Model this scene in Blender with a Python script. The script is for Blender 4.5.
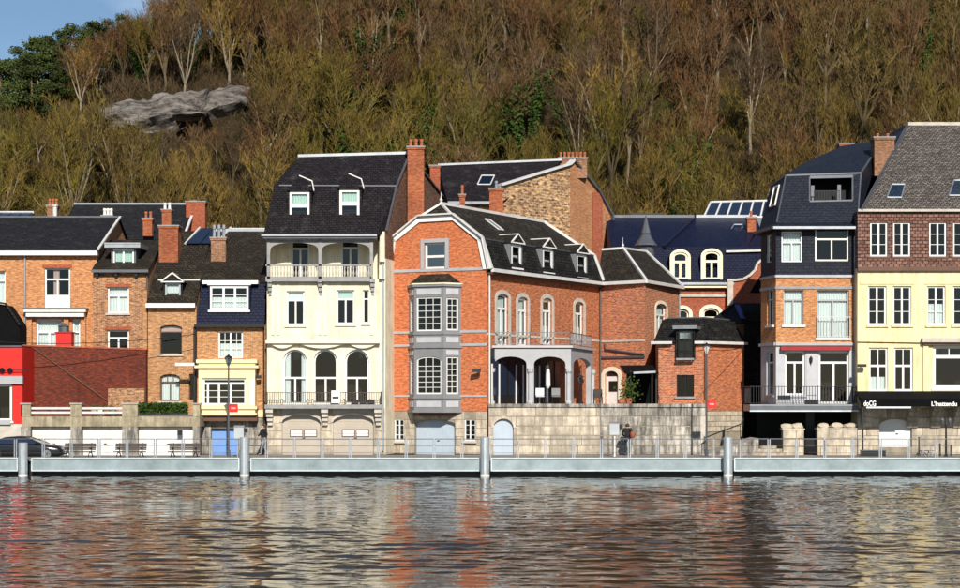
import bpy, bmesh, math, random
from mathutils import Vector
random.seed(7)
R = math.radians
for _o in list(bpy.data.objects): bpy.data.objects.remove(_o, do_unlink=True)
SC = bpy.context.scene
COL = SC.collection

# ------------------------------------------------------------------ camera
F, HY, CH = 1750.0, 400.0, 3.1          # focal length in photo pixels, horizon row, eye height over the quay
cam_d = bpy.data.cameras.new('camera'); cam = bpy.data.objects.new('camera', cam_d); COL.objects.link(cam)
cam.location = (0, 0, CH); cam.rotation_euler = (R(90), 0, 0)
cam_d.sensor_width = 36; cam_d.lens = 36*F/960
cam_d.shift_y = (HY-294)/960
cam_d.clip_start = 0.5; cam_d.clip_end = 3000
SC.camera = cam

# ------------------------------------------------------------------ light
SUN_EL, SUN_AZ = 31.0, 9.0             # azimuth: degrees to the right of straight behind the camera
world = bpy.data.worlds.new('World'); SC.world = world; world.use_nodes = True
wn, wl = world.node_tree.nodes, world.node_tree.links
wn.clear()
sky = wn.new('ShaderNodeTexSky'); sky.sky_type = 'NISHITA'; sky.sun_disc = False
sky.sun_elevation = R(SUN_EL); sky.sun_rotation = R(180-SUN_AZ); sky.air_density = 1.0; sky.dust_density = 0.2; sky.ozone_density = 4.0
bg = wn.new('ShaderNodeBackground'); bg.inputs['Strength'].default_value = 0.07
wo = wn.new('ShaderNodeOutputWorld')
tc = wn.new('ShaderNodeTexCoord'); cn = wn.new('ShaderNodeTexNoise'); cn.inputs['Scale'].default_value = 5.0; cn.inputs['Detail'].default_value = 7
cr = wn.new('ShaderNodeValToRGB'); cr.color_ramp.elements[0].position = .56; cr.color_ramp.elements[1].position = .84
cr.color_ramp.elements[1].color = (.75, .75, .75, 1)
mixc = wn.new('ShaderNodeMixRGB'); mixc.inputs['Color2'].default_value = (13, 14, 15, 1)
wl.new(tc.outputs['Generated'], cn.inputs['Vector']); wl.new(cn.outputs['Fac'], cr.inputs['Fac'])
wl.new(cr.outputs['Color'], mixc.inputs['Fac']); wl.new(sky.outputs[0], mixc.inputs['Color1'])
wl.new(mixc.outputs[0], bg.inputs['Color']); wl.new(bg.outputs[0], wo.inputs['Surface'])
sun_d = bpy.data.lights.new('sun', 'SUN'); sun_d.energy = 5.0; sun_d.angle = R(.53); sun_d.color = (1, .93, .82)
sun = bpy.data.objects.new('sun', sun_d); COL.objects.link(sun)
_s = Vector((math.sin(R(SUN_AZ))*math.cos(R(SUN_EL)), -math.cos(R(SUN_AZ))*math.cos(R(SUN_EL)), math.sin(R(SUN_EL))))
sun.rotation_euler = _s.to_track_quat('Z', 'Y').to_euler(); sun.location = _s*150
vs = SC.view_settings; vs.view_transform = 'Standard'; vs.look = 'None'; vs.exposure = 0.30; vs.gamma = 1; vs.use_curve_mapping = False
try: SC.cycles.use_denoising = True
except Exception: pass
SC.cycles.max_bounces = 7; SC.cycles.transparent_max_bounces = 12

# ------------------------------------------------------------------ materials
MATS = {}
def newmat(name):
    m = bpy.data.materials.new(name); m.use_nodes = True; MATS[name] = m
    nt = m.node_tree; return m, nt.nodes, nt.links, nt.nodes['Principled BSDF']
def nd(n, t, **kw):
    x = n.new(t)
    for k, v in kw.items():
        if k in x.inputs: x.inputs[k].default_value = v
        else: setattr(x, k, v)
    return x
def ramp(n, p0, c0, p1, c1):
    r = n.new('ShaderNodeValToRGB'); e = r.color_ramp.elements
    e[0].position = p0; e[0].color = (*c0, 1) if len(c0) == 3 else c0
    e[1].position = p1; e[1].color = (*c1, 1) if len(c1) == 3 else c1
    return r
def mixrgb(n, l, typ, fac, a, b):
    m = n.new('ShaderNodeMixRGB'); m.blend_type = typ
    for s, v in (('Fac', fac), ('Color1', a), ('Color2', b)):
        if hasattr(v, 'is_linked') or hasattr(v, 'links'): l.new(v, m.inputs[s])
        elif isinstance(v, (int, float)): m.inputs[s].default_value = v if s == 'Fac' else (v, v, v, 1)
        else: m.inputs[s].default_value = (*v[:3], 1)
    return m.outputs[0]
def plain(name, col, rough=.6, metal=0, var=.25, scale=1.5, bump=.0, rnd=0.0, spec=.4, streak=0.0):
    """a painted or raw surface with blotches of wear and faint streaks"""
    m, n, l, b = newmat(name)
    uv = nd(n, 'ShaderNodeTexCoord')
    no = nd(n, 'ShaderNodeTexNoise', Scale=scale, Detail=8, Roughness=.65); l.new(uv.outputs['UV'], no.inputs['Vector'])
    r = ramp(n, .3, (1-var,)*3, .7, (1+var*.35,)*3); l.new(no.outputs['Fac'], r.inputs['Fac'])
    c = mixrgb(n, l, 'MULTIPLY', 1.0, col, r.outputs[0])
    if streak:
        mp = nd(n, 'ShaderNodeMapping'); mp.inputs['Scale'].default_value = (3.2, .45, 1); l.new(uv.outputs['UV'], mp.inputs['Vector'])
        n3 = nd(n, 'ShaderNodeTexNoise', Scale=1.0, Detail=6, Roughness=.7); l.new(mp.outputs[0], n3.inputs['Vector']); r3 = ramp(n, .40, (1-streak,)*3, .62, (1.08,)*3); l.new(n3.outputs['Fac'], r3.inputs['Fac'])
        c = mixrgb(n, l, 'MULTIPLY', 1.0, c, r3.outputs[0])
    if rnd:
        oi = nd(n, 'ShaderNodeObjectInfo'); rr = ramp(n, 0, (1-rnd,)*3, 1, (1+rnd*.6,)*3); l.new(oi.outputs['Random'], rr.inputs['Fac'])
        c = mixrgb(n, l, 'MULTIPLY', 1.0, c, rr.outputs[0])
    l.new(c, b.inputs['Base Color']); b.inputs['Roughness'].default_value = rough; b.inputs['Metallic'].default_value = metal
    b.inputs['Specular IOR Level'].default_value = spec
    if bump:
        bp = nd(n, 'ShaderNodeBump', Strength=bump, Distance=.03); n2 = nd(n, 'ShaderNodeTexNoise', Scale=scale*9, Detail=4)
        l.new(uv.outputs['UV'], n2.inputs['Vector']); l.new(n2.outputs['Fac'], bp.inputs['Height']); l.new(bp.outputs[0], b.inputs['Normal'])
    return m
def brick(name, c1, c2, mortar, bw=.22, bh=.072, blotch=.35, dirt=(.55, .5, .47), mort=.011, bias=0.0, mscale=4.0, rough=.85, grime=.5):
    m, n, l, b = newmat(name)
    uv = nd(n, 'ShaderNodeTexCoord')
    bt = nd(n, 'ShaderNodeTexBrick', offset=.5, Scale=1.0); l.new(uv.outputs['UV'], bt.inputs['Vector'])
    for k, v in (('Color1', c1), ('Color2', c2), ('Mortar', mortar)): bt.inputs[k].default_value = (*v, 1)
    bt.inputs['Mortar Size'].default_value = mort; bt.inputs['Mortar Smooth'].default_value = .3; bt.inputs['Bias'].default_value = bias
    bt.inputs['Brick Width'].default_value = bw; bt.inputs['Row Height'].default_value = bh
    # lone bricks burnt darker or paler
    mp = nd(n, 'ShaderNodeMapping'); mp.inputs['Scale'].default_value = (mscale, mscale*2.6, 1); l.new(uv.outputs['UV'], mp.inputs['Vector'])
    n1 = nd(n, 'ShaderNodeTexNoise', Scale=1.0, Detail=3, Roughness=.7); l.new(mp.outputs[0], n1.inputs['Vector'])
    r1 = ramp(n, .33, (1-blotch,)*3, .68, (1+blotch*.55,)*3); l.new(n1.outputs['Fac'], r1.inputs['Fac'])
    c = mixrgb(n, l, 'MULTIPLY', 1.0, bt.outputs['Color'], r1.outputs[0])
    # broad staining
    n2 = nd(n, 'ShaderNodeTexNoise', Scale=.45, Detail=6, Roughness=.6); l.new(uv.outputs['UV'], n2.inputs['Vector'])
    r2 = ramp(n, .42, (0, 0, 0), .75, (grime,)*3); l.new(n2.outputs['Fac'], r2.inputs['Fac'])
    c = mixrgb(n, l, 'MULTIPLY', r2.outputs[0], c, dirt)
    l.new(c, b.inputs['Base Color']); b.inputs['Roughness'].default_value = rough; b.inputs['Specular IOR Level'].default_value = .2
    bp = nd(n, 'ShaderNodeBump', Strength=.6, Distance=.012); bp.invert = True
    l.new(bt.outputs['Fac'], bp.inputs['Height']); l.new(bp.outputs[0], b.inputs['Normal'])
    return m
def slate(name, c1, c2, moss=(.16, .15, .11), mossy=.5, bw=.26, bh=.19, rough=.7, gap=.02):
    m, n, l, b = newmat(name)
    uv = nd(n, 'ShaderNodeTexCoord')
    bt = nd(n, 'ShaderNodeTexBrick', offset=.5, Scale=1.0); l.new(uv.outputs['UV'], bt.inputs['Vector'])
    for k, v in (('Color1', c1), ('Color2', c2), ('Mortar', tuple(x*.35 for x in c1))): bt.inputs[k].default_value = (*v, 1)
    bt.inputs['Mortar Size'].default_value = gap; bt.inputs['Mortar Smooth'].default_value = .2
    bt.inputs['Brick Width'].default_value = bw; bt.inputs['Row Height'].default_value = bh
    n1 = nd(n, 'ShaderNodeTexNoise', Scale=1.1, Detail=10, Roughness=.75); l.new(uv.outputs['UV'], n1.inputs['Vector'])
    r1 = ramp(n, .52, (0, 0, 0), .70, (mossy,)*3); l.new(n1.outputs['Fac'], r1.inputs['Fac'])
    c = mixrgb(n, l, 'MIX', r1.outputs[0], bt.outputs['Color'], moss)
    n2 = nd(n, 'ShaderNodeTexNoise', Scale=6, Detail=4, Roughness=.8); l.new(uv.outputs['UV'], n2.inputs['Vector'])
    r2 = ramp(n, .34, (.45,)*3, .70, (1.75,)*3); l.new(n2.outputs['Fac'], r2.inputs['Fac'])
    c = mixrgb(n, l, 'MULTIPLY', 1.0, c, r2.outputs[0])
    l.new(c, b.inputs['Base Color']); b.inputs['Roughness'].default_value = rough; b.inputs['Specular IOR Level'].default_value = .14
    bp = nd(n, 'ShaderNodeBump', Strength=.9, Distance=.03); bp.invert = True
    l.new(bt.outputs['Fac'], bp.inputs['Height']); l.new(bp.outputs[0], b.inputs['Normal'])
    return m
def glassmat(name, tint=(.75, .82, .84), refl=.035):
    m, n, l, b = newmat(name); n.remove(b)
    out = n['Material Output']
    tr = nd(n, 'ShaderNodeBsdfTransparent'); tr.inputs[0].default_value = (*tint, 1)
    gl = nd(n, 'ShaderNodeBsdfGlossy'); gl.inputs['Roughness'].default_value = .03; gl.inputs[0].default_value = (.95, .97, 1, 1)
    fr = nd(n, 'ShaderNodeLayerWeight', Blend=.25); ad = nd(n, 'ShaderNodeMath', operation='ADD'); ad.inputs[1].default_value = refl; ad.use_clamp = True
    mu = nd(n, 'ShaderNodeMath', operation='MULTIPLY'); mu.inputs[1].default_value = .45
    l.new(fr.outputs['Fresnel'], mu.inputs[0]); l.new(mu.outputs[0], ad.inputs[0])
    mx = nd(n, 'ShaderNodeMixShader'); l.new(ad.outputs[0], mx.inputs[0]); l.new(tr.outputs[0], mx.inputs[1]); l.new(gl.outputs[0], mx.inputs[2])
    l.new(mx.outputs[0], out.inputs['Surface']); return m

brick('brick_orange', (.64, .165, .05), (.50, .105, .032), (.48, .27, .16), blotch=.5, grime=.25)
brick('brick_orange_side', (.60, .165, .05), (.34, .085, .045), (.44, .24, .14), blotch=.55, grime=.3)
brick('brick_chequer', (.62, .18, .06), (.27, .075, .06), (.50, .31, .20), bw=.21, bh=.095, mort=.016, blotch=.45, grime=.3)
brick('brick_ochre', (.62, .26, .09), (.47, .155, .05), (.52, .36, .22), blotch=.5, grime=.35)
brick('brick_brown', (.50, .22, .085), (.20, .075, .04), (.50, .38, .25), blotch=.7, grime=.4)
brick('brick_tan', (.52, .24, .09), (.37, .145, .055), (.5, .37, .23), blotch=.5, grime=.4)
brick('brick_darkred', (.20, .038, .018), (.10, .022, .016), (.12, .045, .03), blotch=.5, grime=.6)
brick('brick_red', (.45, .085, .03), (.33, .06, .025), (.30, .18, .12), blotch=.4, grime=.5)
brick('brick_chimney', (.50, .12, .035), (.36, .08, .03), (.30, .19, .12), blotch=.45, grime=.7, dirt=(.35, .28, .25))
brick('brick_chimney_brown', (.38, .16, .07), (.22, .09, .05), (.36, .28, .2), blotch=.5, grime=.7, dirt=(.4, .35, .3))
brick('brick_rubble', (.66, .38, .17), (.26, .13, .07), (.55, .42, .28), bw=.36, bh=.2, mort=.03, blotch=.85, grime=.6, mscale=2.4, dirt=(.35, .28, .24))
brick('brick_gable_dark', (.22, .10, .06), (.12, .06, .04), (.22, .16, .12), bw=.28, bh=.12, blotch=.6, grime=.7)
brick('brick_gable_brown', (.50, .21, .075), (.32, .115, .045), (.34, .24, .16), blotch=.4)  # brown brick of the rubble house's right gable part
brick('tile_hung', (.30, .16, .125), (.16, .08, .06), (.05, .028, .024), bw=.3, bh=.19, mort=.03, blotch=.55, grime=.4)
slate('slate_grey', (.013, .013, .015), (.022, .021, .023), moss=(.075, .07, .06), mossy=.4)
slate('slate_brown', (.020, .016, .012), (.032, .026, .02), moss=(.09, .075, .045), mossy=.55)
slate('slate_purple', (.011, .009, .011), (.019, .016, .019), moss=(.11, .10, .10), mossy=.32)
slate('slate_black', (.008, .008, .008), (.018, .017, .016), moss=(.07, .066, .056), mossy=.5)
slate('slate_navy', (.006, .009, .028), (.010, .014, .038), moss=(.03, .035, .05), mossy=.25, rough=.42)
slate('slate_bluegrey', (.011, .014, .024), (.015, .019, .030), moss=(.05, .055, .065), mossy=.12, rough=.5, bw=.3, bh=.18, gap=.008)
slate('slate_old', (.075, .066, .06), (.17, .15, .135), moss=(.035, .03, .02), mossy=.9, bw=.24, bh=.17, gap=.025)
plain('render_white', (.77, .70, .53), .75, var=.22, scale=.8, bump=.15, streak=.2)
plain('render_white_trim', (.74, .68, .54), .7, var=.14)
plain('render_cream', (.80, .66, .38), .75, var=.12, scale=.7, bump=.12, streak=.2)
plain('render_bay', (.80, .66, .37), .75, var=.12)
plain('paint_white', (.72, .72, .70), .45, var=.1, scale=2)
plain('paint_white_dirty', (.72, .71, .67), .55, var=.25, scale=2)
plain('paint_cream', (.80, .74, .52), .5, var=.12)
plain('paint_grey', (.20, .205, .215), .5, var=.16)
plain('paint_grey_light', (.36, .365, .38), .5, var=.14)
plain('paint_grey_pale', (.43, .435, .455), .55, var=.16)
plain('door_bluegrey', (.40, .47, .55), .5, var=.12)
plain('door_beige', (.42, .37, .31), .55, var=.14)
plain('door_blue', (.16, .30, .62), .45, var=.15)
plain('paint_red', (.60, .016, .010), .45, var=.12)
plain('paint_darkred', (.30, .02, .025), .7, var=.2)
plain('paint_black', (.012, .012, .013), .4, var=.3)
plain('paint_brown', (.11, .05, .028), .5, var=.3)
plain('canvas_black', (.005, .005, .006), .9, var=.3, spec=.08)
plain('sign_mark', (.74, .30, .28), .5, var=.1)
plain('wall_white_garage', (.70, .69, .66), .55, var=.18, streak=.12)
plain('iron_dark', (.03, .032, .036), .45, metal=.6, var=.3)
plain('iron_brown', (.09, .07, .06), .6, metal=.3, var=.3)
plain('iron_grey', (.16, .17, .19), .4, metal=.7, var=.2)
plain('zinc', (.36, .38, .41), .42, metal=.6, var=.25)
plain('zinc_dark', (.12, .13, .15), .45, metal=.5, var=.25)
plain('zinc_white', (.58, .575, .565), .5, var=.22)
plain('steel_galv', (.50, .55, .58), .45, metal=.55, var=.25, scale=1.2, bump=.1)
plain('steel_beam', (.27, .335, .36), .5, metal=.2, var=.35, scale=.9, bump=.1)
plain('steel_edge', (.55, .62, .64), .45, metal=.15, var=.25)
plain('stone_pale', (.58, .50, .39), .85, var=.4, scale=2.2, bump=.5, rnd=.22, streak=.35)
plain('stone_grey', (.50, .46, .40), .85, var=.5, scale=2.2, bump=.5, rnd=.3, streak=.75)
plain('stone_trim', (.50, .46, .40), .8, var=.3, scale=2, bump=.2)
plain('stone_blue', (.28, .28, .28), .75, var=.3, scale=2, bump=.2)
plain('mortar', (.30, .26, .20), .95, var=.4, scale=2, bump=.4)
plain('concrete_mossy', (.40, .34, .23), .9, var=.5, scale=1.6, bump=.4, streak=.35)
plain('concrete', (.36, .34, .30), .9, var=.4, scale=1.1, bump=.3)
plain('curtain', (.80, .80, .76), .9, var=.08, scale=4)
plain('curtain_warm', (.60, .40, .35), .9, var=.15, scale=4)
plain('curtain_green', (.58, .72, .62), .9, var=.1, scale=4)
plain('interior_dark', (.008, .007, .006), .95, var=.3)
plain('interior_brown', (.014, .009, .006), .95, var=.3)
plain('terracotta', (.36, .11, .05), .8, var=.3)
plain('wood_dark', (.035, .025, .02), .6, var=.4, scale=3)
plain('car_paint', (.010, .011, .013), .18, var=.05, spec=.6)
plain('rubber', (.012, .012, .012), .8, var=.2)
plain('chrome', (.6, .62, .65), .2, metal=.9, var=.1)
plain('skin', (.50, .27, .18), .6, var=.1)
plain('cloth_black', (.012, .012, .014), .9, var=.3, scale=6)
plain('cloth_navy', (.02, .024, .04), .9, var=.3, scale=6)
plain('cloth_rust', (.28, .09, .04), .9, var=.3, scale=6)
plain('cloth_white', (.75, .75, .75), .9, var=.15, scale=6)
plain('hair_brown', (.05, .028, .016), .7, var=.3, scale=8)
plain('box_grey', (.42, .45, .47), .5, var=.2)
plain('tarp_blue', (.03, .07, .30), .5, var=.2)
plain('brick_pale_joint', (.5, .4, .3))
plain('paper_white', (.82, .82, .80), .7, var=.05)
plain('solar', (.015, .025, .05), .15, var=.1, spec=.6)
plain('leaf_hedge', (.04, .075, .02), .8, var=.5, scale=6)
glassmat('glass'); glassmat('glass_sky', tint=(.4, .55, .7), refl=.22)

# ------------------------------------------------------------------ mesh building
def Pt(px, py, Y):
    """photo pixel at a known distance Y -> point"""
    return Vector(((px-480)/F*Y, Y, CH+(HY-py)/F*Y))
def Xp(px, Y): return (px-480)/F*Y
def Zp(py, Y): return CH+(HY-py)/F*Y

class MB:
    def __init__(s): s.v = []; s.f = []
    def poly(s, pts):
        i = len(s.v); s.v += [tuple(p) for p in pts]; s.f.append(tuple(range(i, i+len(pts)))); return s
    def hexa(s, c):            # 8 corners: bottom 4 ccw, top 4 ccw
        i = len(s.v); s.v += [tuple(p) for p in c]
        for q in ((3, 2, 1, 0), (4, 5, 6, 7), (0, 1, 5, 4), (1, 2, 6, 5), (2, 3, 7, 6), (3, 0, 4, 7)): s.f.append(tuple(i+k for k in q))
        return s
    def box(s, x0, x1, y0, y1, z0, z1):
        return s.hexa([(x0, y0, z0), (x1, y0, z0), (x1, y1, z0), (x0, y1, z0), (x0, y0, z1), (x1, y0, z1), (x1, y1, z1), (x0, y1, z1)])
    def pbox(s, pl, u0, u1, z0, z1, d0, d1):   # box in a facade's frame; d outward
        a, b = max(d0, d1), min(d0, d1)
        return s.hexa([pl.w(u0, z0, a), pl.w(u1, z0, a), pl.w(u1, z0, b), pl.w(u0, z0, b), pl.w(u0, z1, a), pl.w(u1, z1, a), pl.w(u1, z1, b), pl.w(u0, z1, b)])
    def prism(s, pts, vec):                    # polygon extruded by vec
        vec = Vector(vec); n = len(pts); i = len(s.v)
        a = [Vector(p) for p in pts]; b = [p+vec for p in a]
        s.v += [tuple(p) for p in a+b]
        s.f.append(tuple(i+k for k in range(n))); s.f.append(tuple(i+n+k for k in reversed(range(n))))
        for k in range(n): j = (k+1) % n; s.f.append((i+k, i+n+k, i+n+j, i+j))
        return s
    def slab(s, pts, th=.08):                  # roof plane with thickness downwards
        p = [Vector(q) for q in pts]; nn = (p[1]-p[0]).cross(p[2]-p[0])
        if nn.length < 1e-9 and len(p) > 3: nn = (p[2]-p[0]).cross(p[3]-p[0])
        nn.normalize()
        if nn.z < 0: nn = -nn
        return s.prism(pts, -nn*th)
    def tube(s, path, r, seg=6, cap=True):
        path = [Vector(p) for p in path]; rs = r if isinstance(r, (list, tuple)) else [r]*len(path)
        i0 = len(s.v)
        for k, p in enumerate(path):
            d = (path[min(k+1, len(path)-1)]-path[max(k-1, 0)]).normalized()
            a = d.orthogonal().normalized() if abs(d.z) < .99 else Vector((1, 0, 0))
            if abs(d.z) < .99: a = Vector((0, 0, 1)).cross(d).normalized()
            b = d.cross(a)
            for q in range(seg):
                t = 2*math.pi*q/seg; s.v.append(tuple(p+(a*math.cos(t)+b*math.sin(t))*rs[k]))
        for k in range(len(path)-1):
            for q in range(seg):
                j = (q+1) % seg; a = i0+k*seg
                s.f.append((a+q, a+j, a+seg+j, a+seg+q))
        if cap:
            s.f.append(tuple(i0+q for q in reversed(range(seg)))); e = i0+(len(path)-1)*seg; s.f.append(tuple(e+q for q in range(seg)))
        return s
    def lathe(s, c, prof, seg=10):             # prof: list of (r, z) from c
        c = Vector(c); return s.tube([c+Vector((0, 0, z)) for r, z in prof], [max(r, .001) for r, z in prof], seg)
    def bar(s, a, b, w, h=None):               # square bar between two points
        a, b = Vector(a), Vector(b); h = h or w; d = (b-a).normalized()
        t = Vector((0, 0, 1)).cross(d); t = t.normalized() if t.length > 1e-4 else Vector((1, 0, 0)); n = d.cross(t)
        q = lambda p: [p-t*w/2-n*h/2, p+t*w/2-n*h/2, p+t*w/2+n*h/2, p-t*w/2+n*h/2]
        return s.hexa(q(a)+q(b))
    def build(s, name, mat, root=None, parent=None, smooth=False, kind=None):
        me = bpy.data.meshes.new(name)
        org = root.location if root is not None else Vector((0, 0, 0))
        me.from_pydata([(x-org.x, y-org.y, z-org.z) for x, y, z in s.v], [], s.f)
        uvl = me.uv_layers.new(name='UVMap').data
        up = Vector((0, 0, 1)); verts = s.v
        for p in me.polygons:
            n = p.normal
            t = up.cross(n)
            if t.length < .05: t = Vector((1, 0, 0)); b = Vector((0, 1, 0))
            else: t.normalize(); b = n.cross(t)
            for li in p.loop_indices:
                q = Vector(verts[me.loops[li].vertex_index]); uvl[li].uv = (q.dot(t), q.dot(b))
        me.materials.append(MATS[mat] if isinstance(mat, str) else mat)
        if smooth:
            me.polygons.foreach_set('use_smooth', [True]*len(me.polygons))
        o = bpy.data.objects.new(name, me); COL.objects.link(o)
        if parent is not None: o.parent = parent
        elif root is not None: o.parent = root
        if kind: o['kind'] = kind
        return o

def thing(name, loc, label, cat, group=None):
    o = bpy.data.objects.new(name, None); COL.objects.link(o); o.location = loc; o.empty_display_size = .2
    o['label'] = label; o['category'] = cat
    if group: o['group'] = group
    return o
def tag(o, label=None, cat=None, group=None, kind=None):
    if label: o['label'] = label
    if cat: o['category'] = cat
    if group: o['group'] = group
    if kind: o['kind'] = kind
    return o
def copy_tree(o, parent=None):
    c = o.copy(); COL.objects.link(c); c.parent = parent
    for ch in o.children: copy_tree(ch, c)
    return c

class Plane:
    """a vertical facade plane through two plan points, left to right as seen from the river"""
    def __init__(s, a, b):
        s.a = Vector((a[0], a[1], 0)); d = Vector((b[0]-a[0], b[1]-a[1], 0)); s.len = d.length; s.u = d.normalized()
        s.n = Vector((s.u.y, -s.u.x, 0)); s.holes = []
    def w(s, u, z, d=0.0): p = s.a+s.u*u+s.n*d; return Vector((p.x, p.y, z))
    def pt(s, px, py, d=0.0):
        k = (px-480)/F; o = s.a+s.n*d
        # point o + u*t with x = k*y
        t = (k*o.y-o.x)/(s.u.x-k*s.u.y); Y = o.y+s.u.y*t
        return t, CH+(HY-py)/F*Y
    def P(s, px, py, d=0.0): t, z = s.pt(px, py, d); return s.w(t, z, d)
    def rect(s, r, d=0.0):
        u0, z1 = s.pt(r[0], r[1], d); u1, z0 = s.pt(r[2], r[3], d); return u0, u1, z0, z1
def front(px0, px1, Y): return Plane((Xp(px0, Y), Y), (Xp(px1, Y), Y))

def clip_poly(poly, outline):
    """convex clip in (u, z); outline counter-clockwise"""
    out = poly
    for i in range(len(outline)):
        a, b = outline[i], outline[(i+1) % len(outline)]
        f = lambda p: (b[0]-a[0])*(p[1]-a[1])-(b[1]-a[1])*(p[0]-a[0])
        res = []
        for k in range(len(out)):
            p, q = out[k], out[(k+1) % len(out)]; fp, fq = f(p), f(q)
            if fp >= -1e-9: res.append(p)
            if (fp > 1e-9 and fq < -1e-9) or (fp < -1e-9 and fq > 1e-9):
                t = fp/(fp-fq); res.append((p[0]+(q[0]-p[0])*t, p[1]+(q[1]-p[1])*t))
        out = res
        if len(out) < 3: return []
    return out
def arch_pts(u0, u1, zs, rise, n=10):
    c, a = (u0+u1)/2, (u1-u0)/2
    return [(c+a*math.cos(math.pi*k/n), zs+rise*math.sin(math.pi*k/n)) for k in range(n+1)]   # right to left
def wall(mb, pl, u0, u1, z0, z1, outline=None, depth=.24, d=0.0, holes=None):
    """facade sheet with openings cut through it and their reveals"""
    holes = pl.holes if holes is None else holes
    hs = [h for h in holes if h[1] > u0 and h[0] < u1 and h[3] > z0 and h[2] < z1]
    us = sorted({u0, u1, *[min(max(h[k], u0), u1) for h in hs for k in (0, 1)]}); zs = sorted({z0, z1, *[min(max(h[k], z0), z1) for h in hs for k in (2, 3)]})
    def put(q):
        if outline: q = clip_poly(q, outline)
        if len(q) >= 3: mb.poly([pl.w(a, b, d) for a, b in q])
    for i in range(len(us)-1):
        for j in range(len(zs)-1):
            cu, cz = (us[i]+us[i+1])/2, (zs[j]+zs[j+1])/2
            if us[i+1]-us[i] < 1e-6 or zs[j+1]-zs[j] < 1e-6: continue
            if any(h[0] < cu < h[1] and h[2] < cz < h[3] for h in hs): continue
            put([(us[i], zs[j]), (us[i+1], zs[j]), (us[i+1], zs[j+1]), (us[i], zs[j+1])])
    for h in hs:
        a0, a1, b0, b1, rise = h
        if rise > 0:
            ap = arch_pts(a0, a1, b1-rise, rise)
            for k in range(len(ap)-1):
                p, q = ap[k], ap[k+1]
                quad = [(q[0], q[1]), (p[0], p[1]), (p[0], b1), (q[0], b1)]
                put([x for m, x in enumerate(quad) if m == 0 or abs(x[0]-quad[m-1][0])+abs(x[1]-quad[m-1][1]) > 1e-6])
            ring = [(a0, b0), (a1, b0)]+ap
        else: ring = [(a0, b0), (a1, b0), (a1, b1), (a0, b1)]
        for k in range(len(ring)):
            p, q = ring[k], ring[(k+1) % len(ring)]
            if abs(p[0]-q[0])+abs(p[1]-q[1]) < 1e-6: continue
            mb.poly([pl.w(p[0], p[1], d), pl.w(p[0], p[1], d-depth), pl.w(q[0], q[1], d-depth), pl.w(q[0], q[1], d)])
    return mb
def plan_walls(mb, pts, z0, z1):
    for a, b in zip(pts, pts[1:]): mb.poly([(a[0], a[1], z0), (b[0], b[1], z0), (b[0], b[1], z1), (a[0], a[1], z1)])
    return mb

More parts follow.
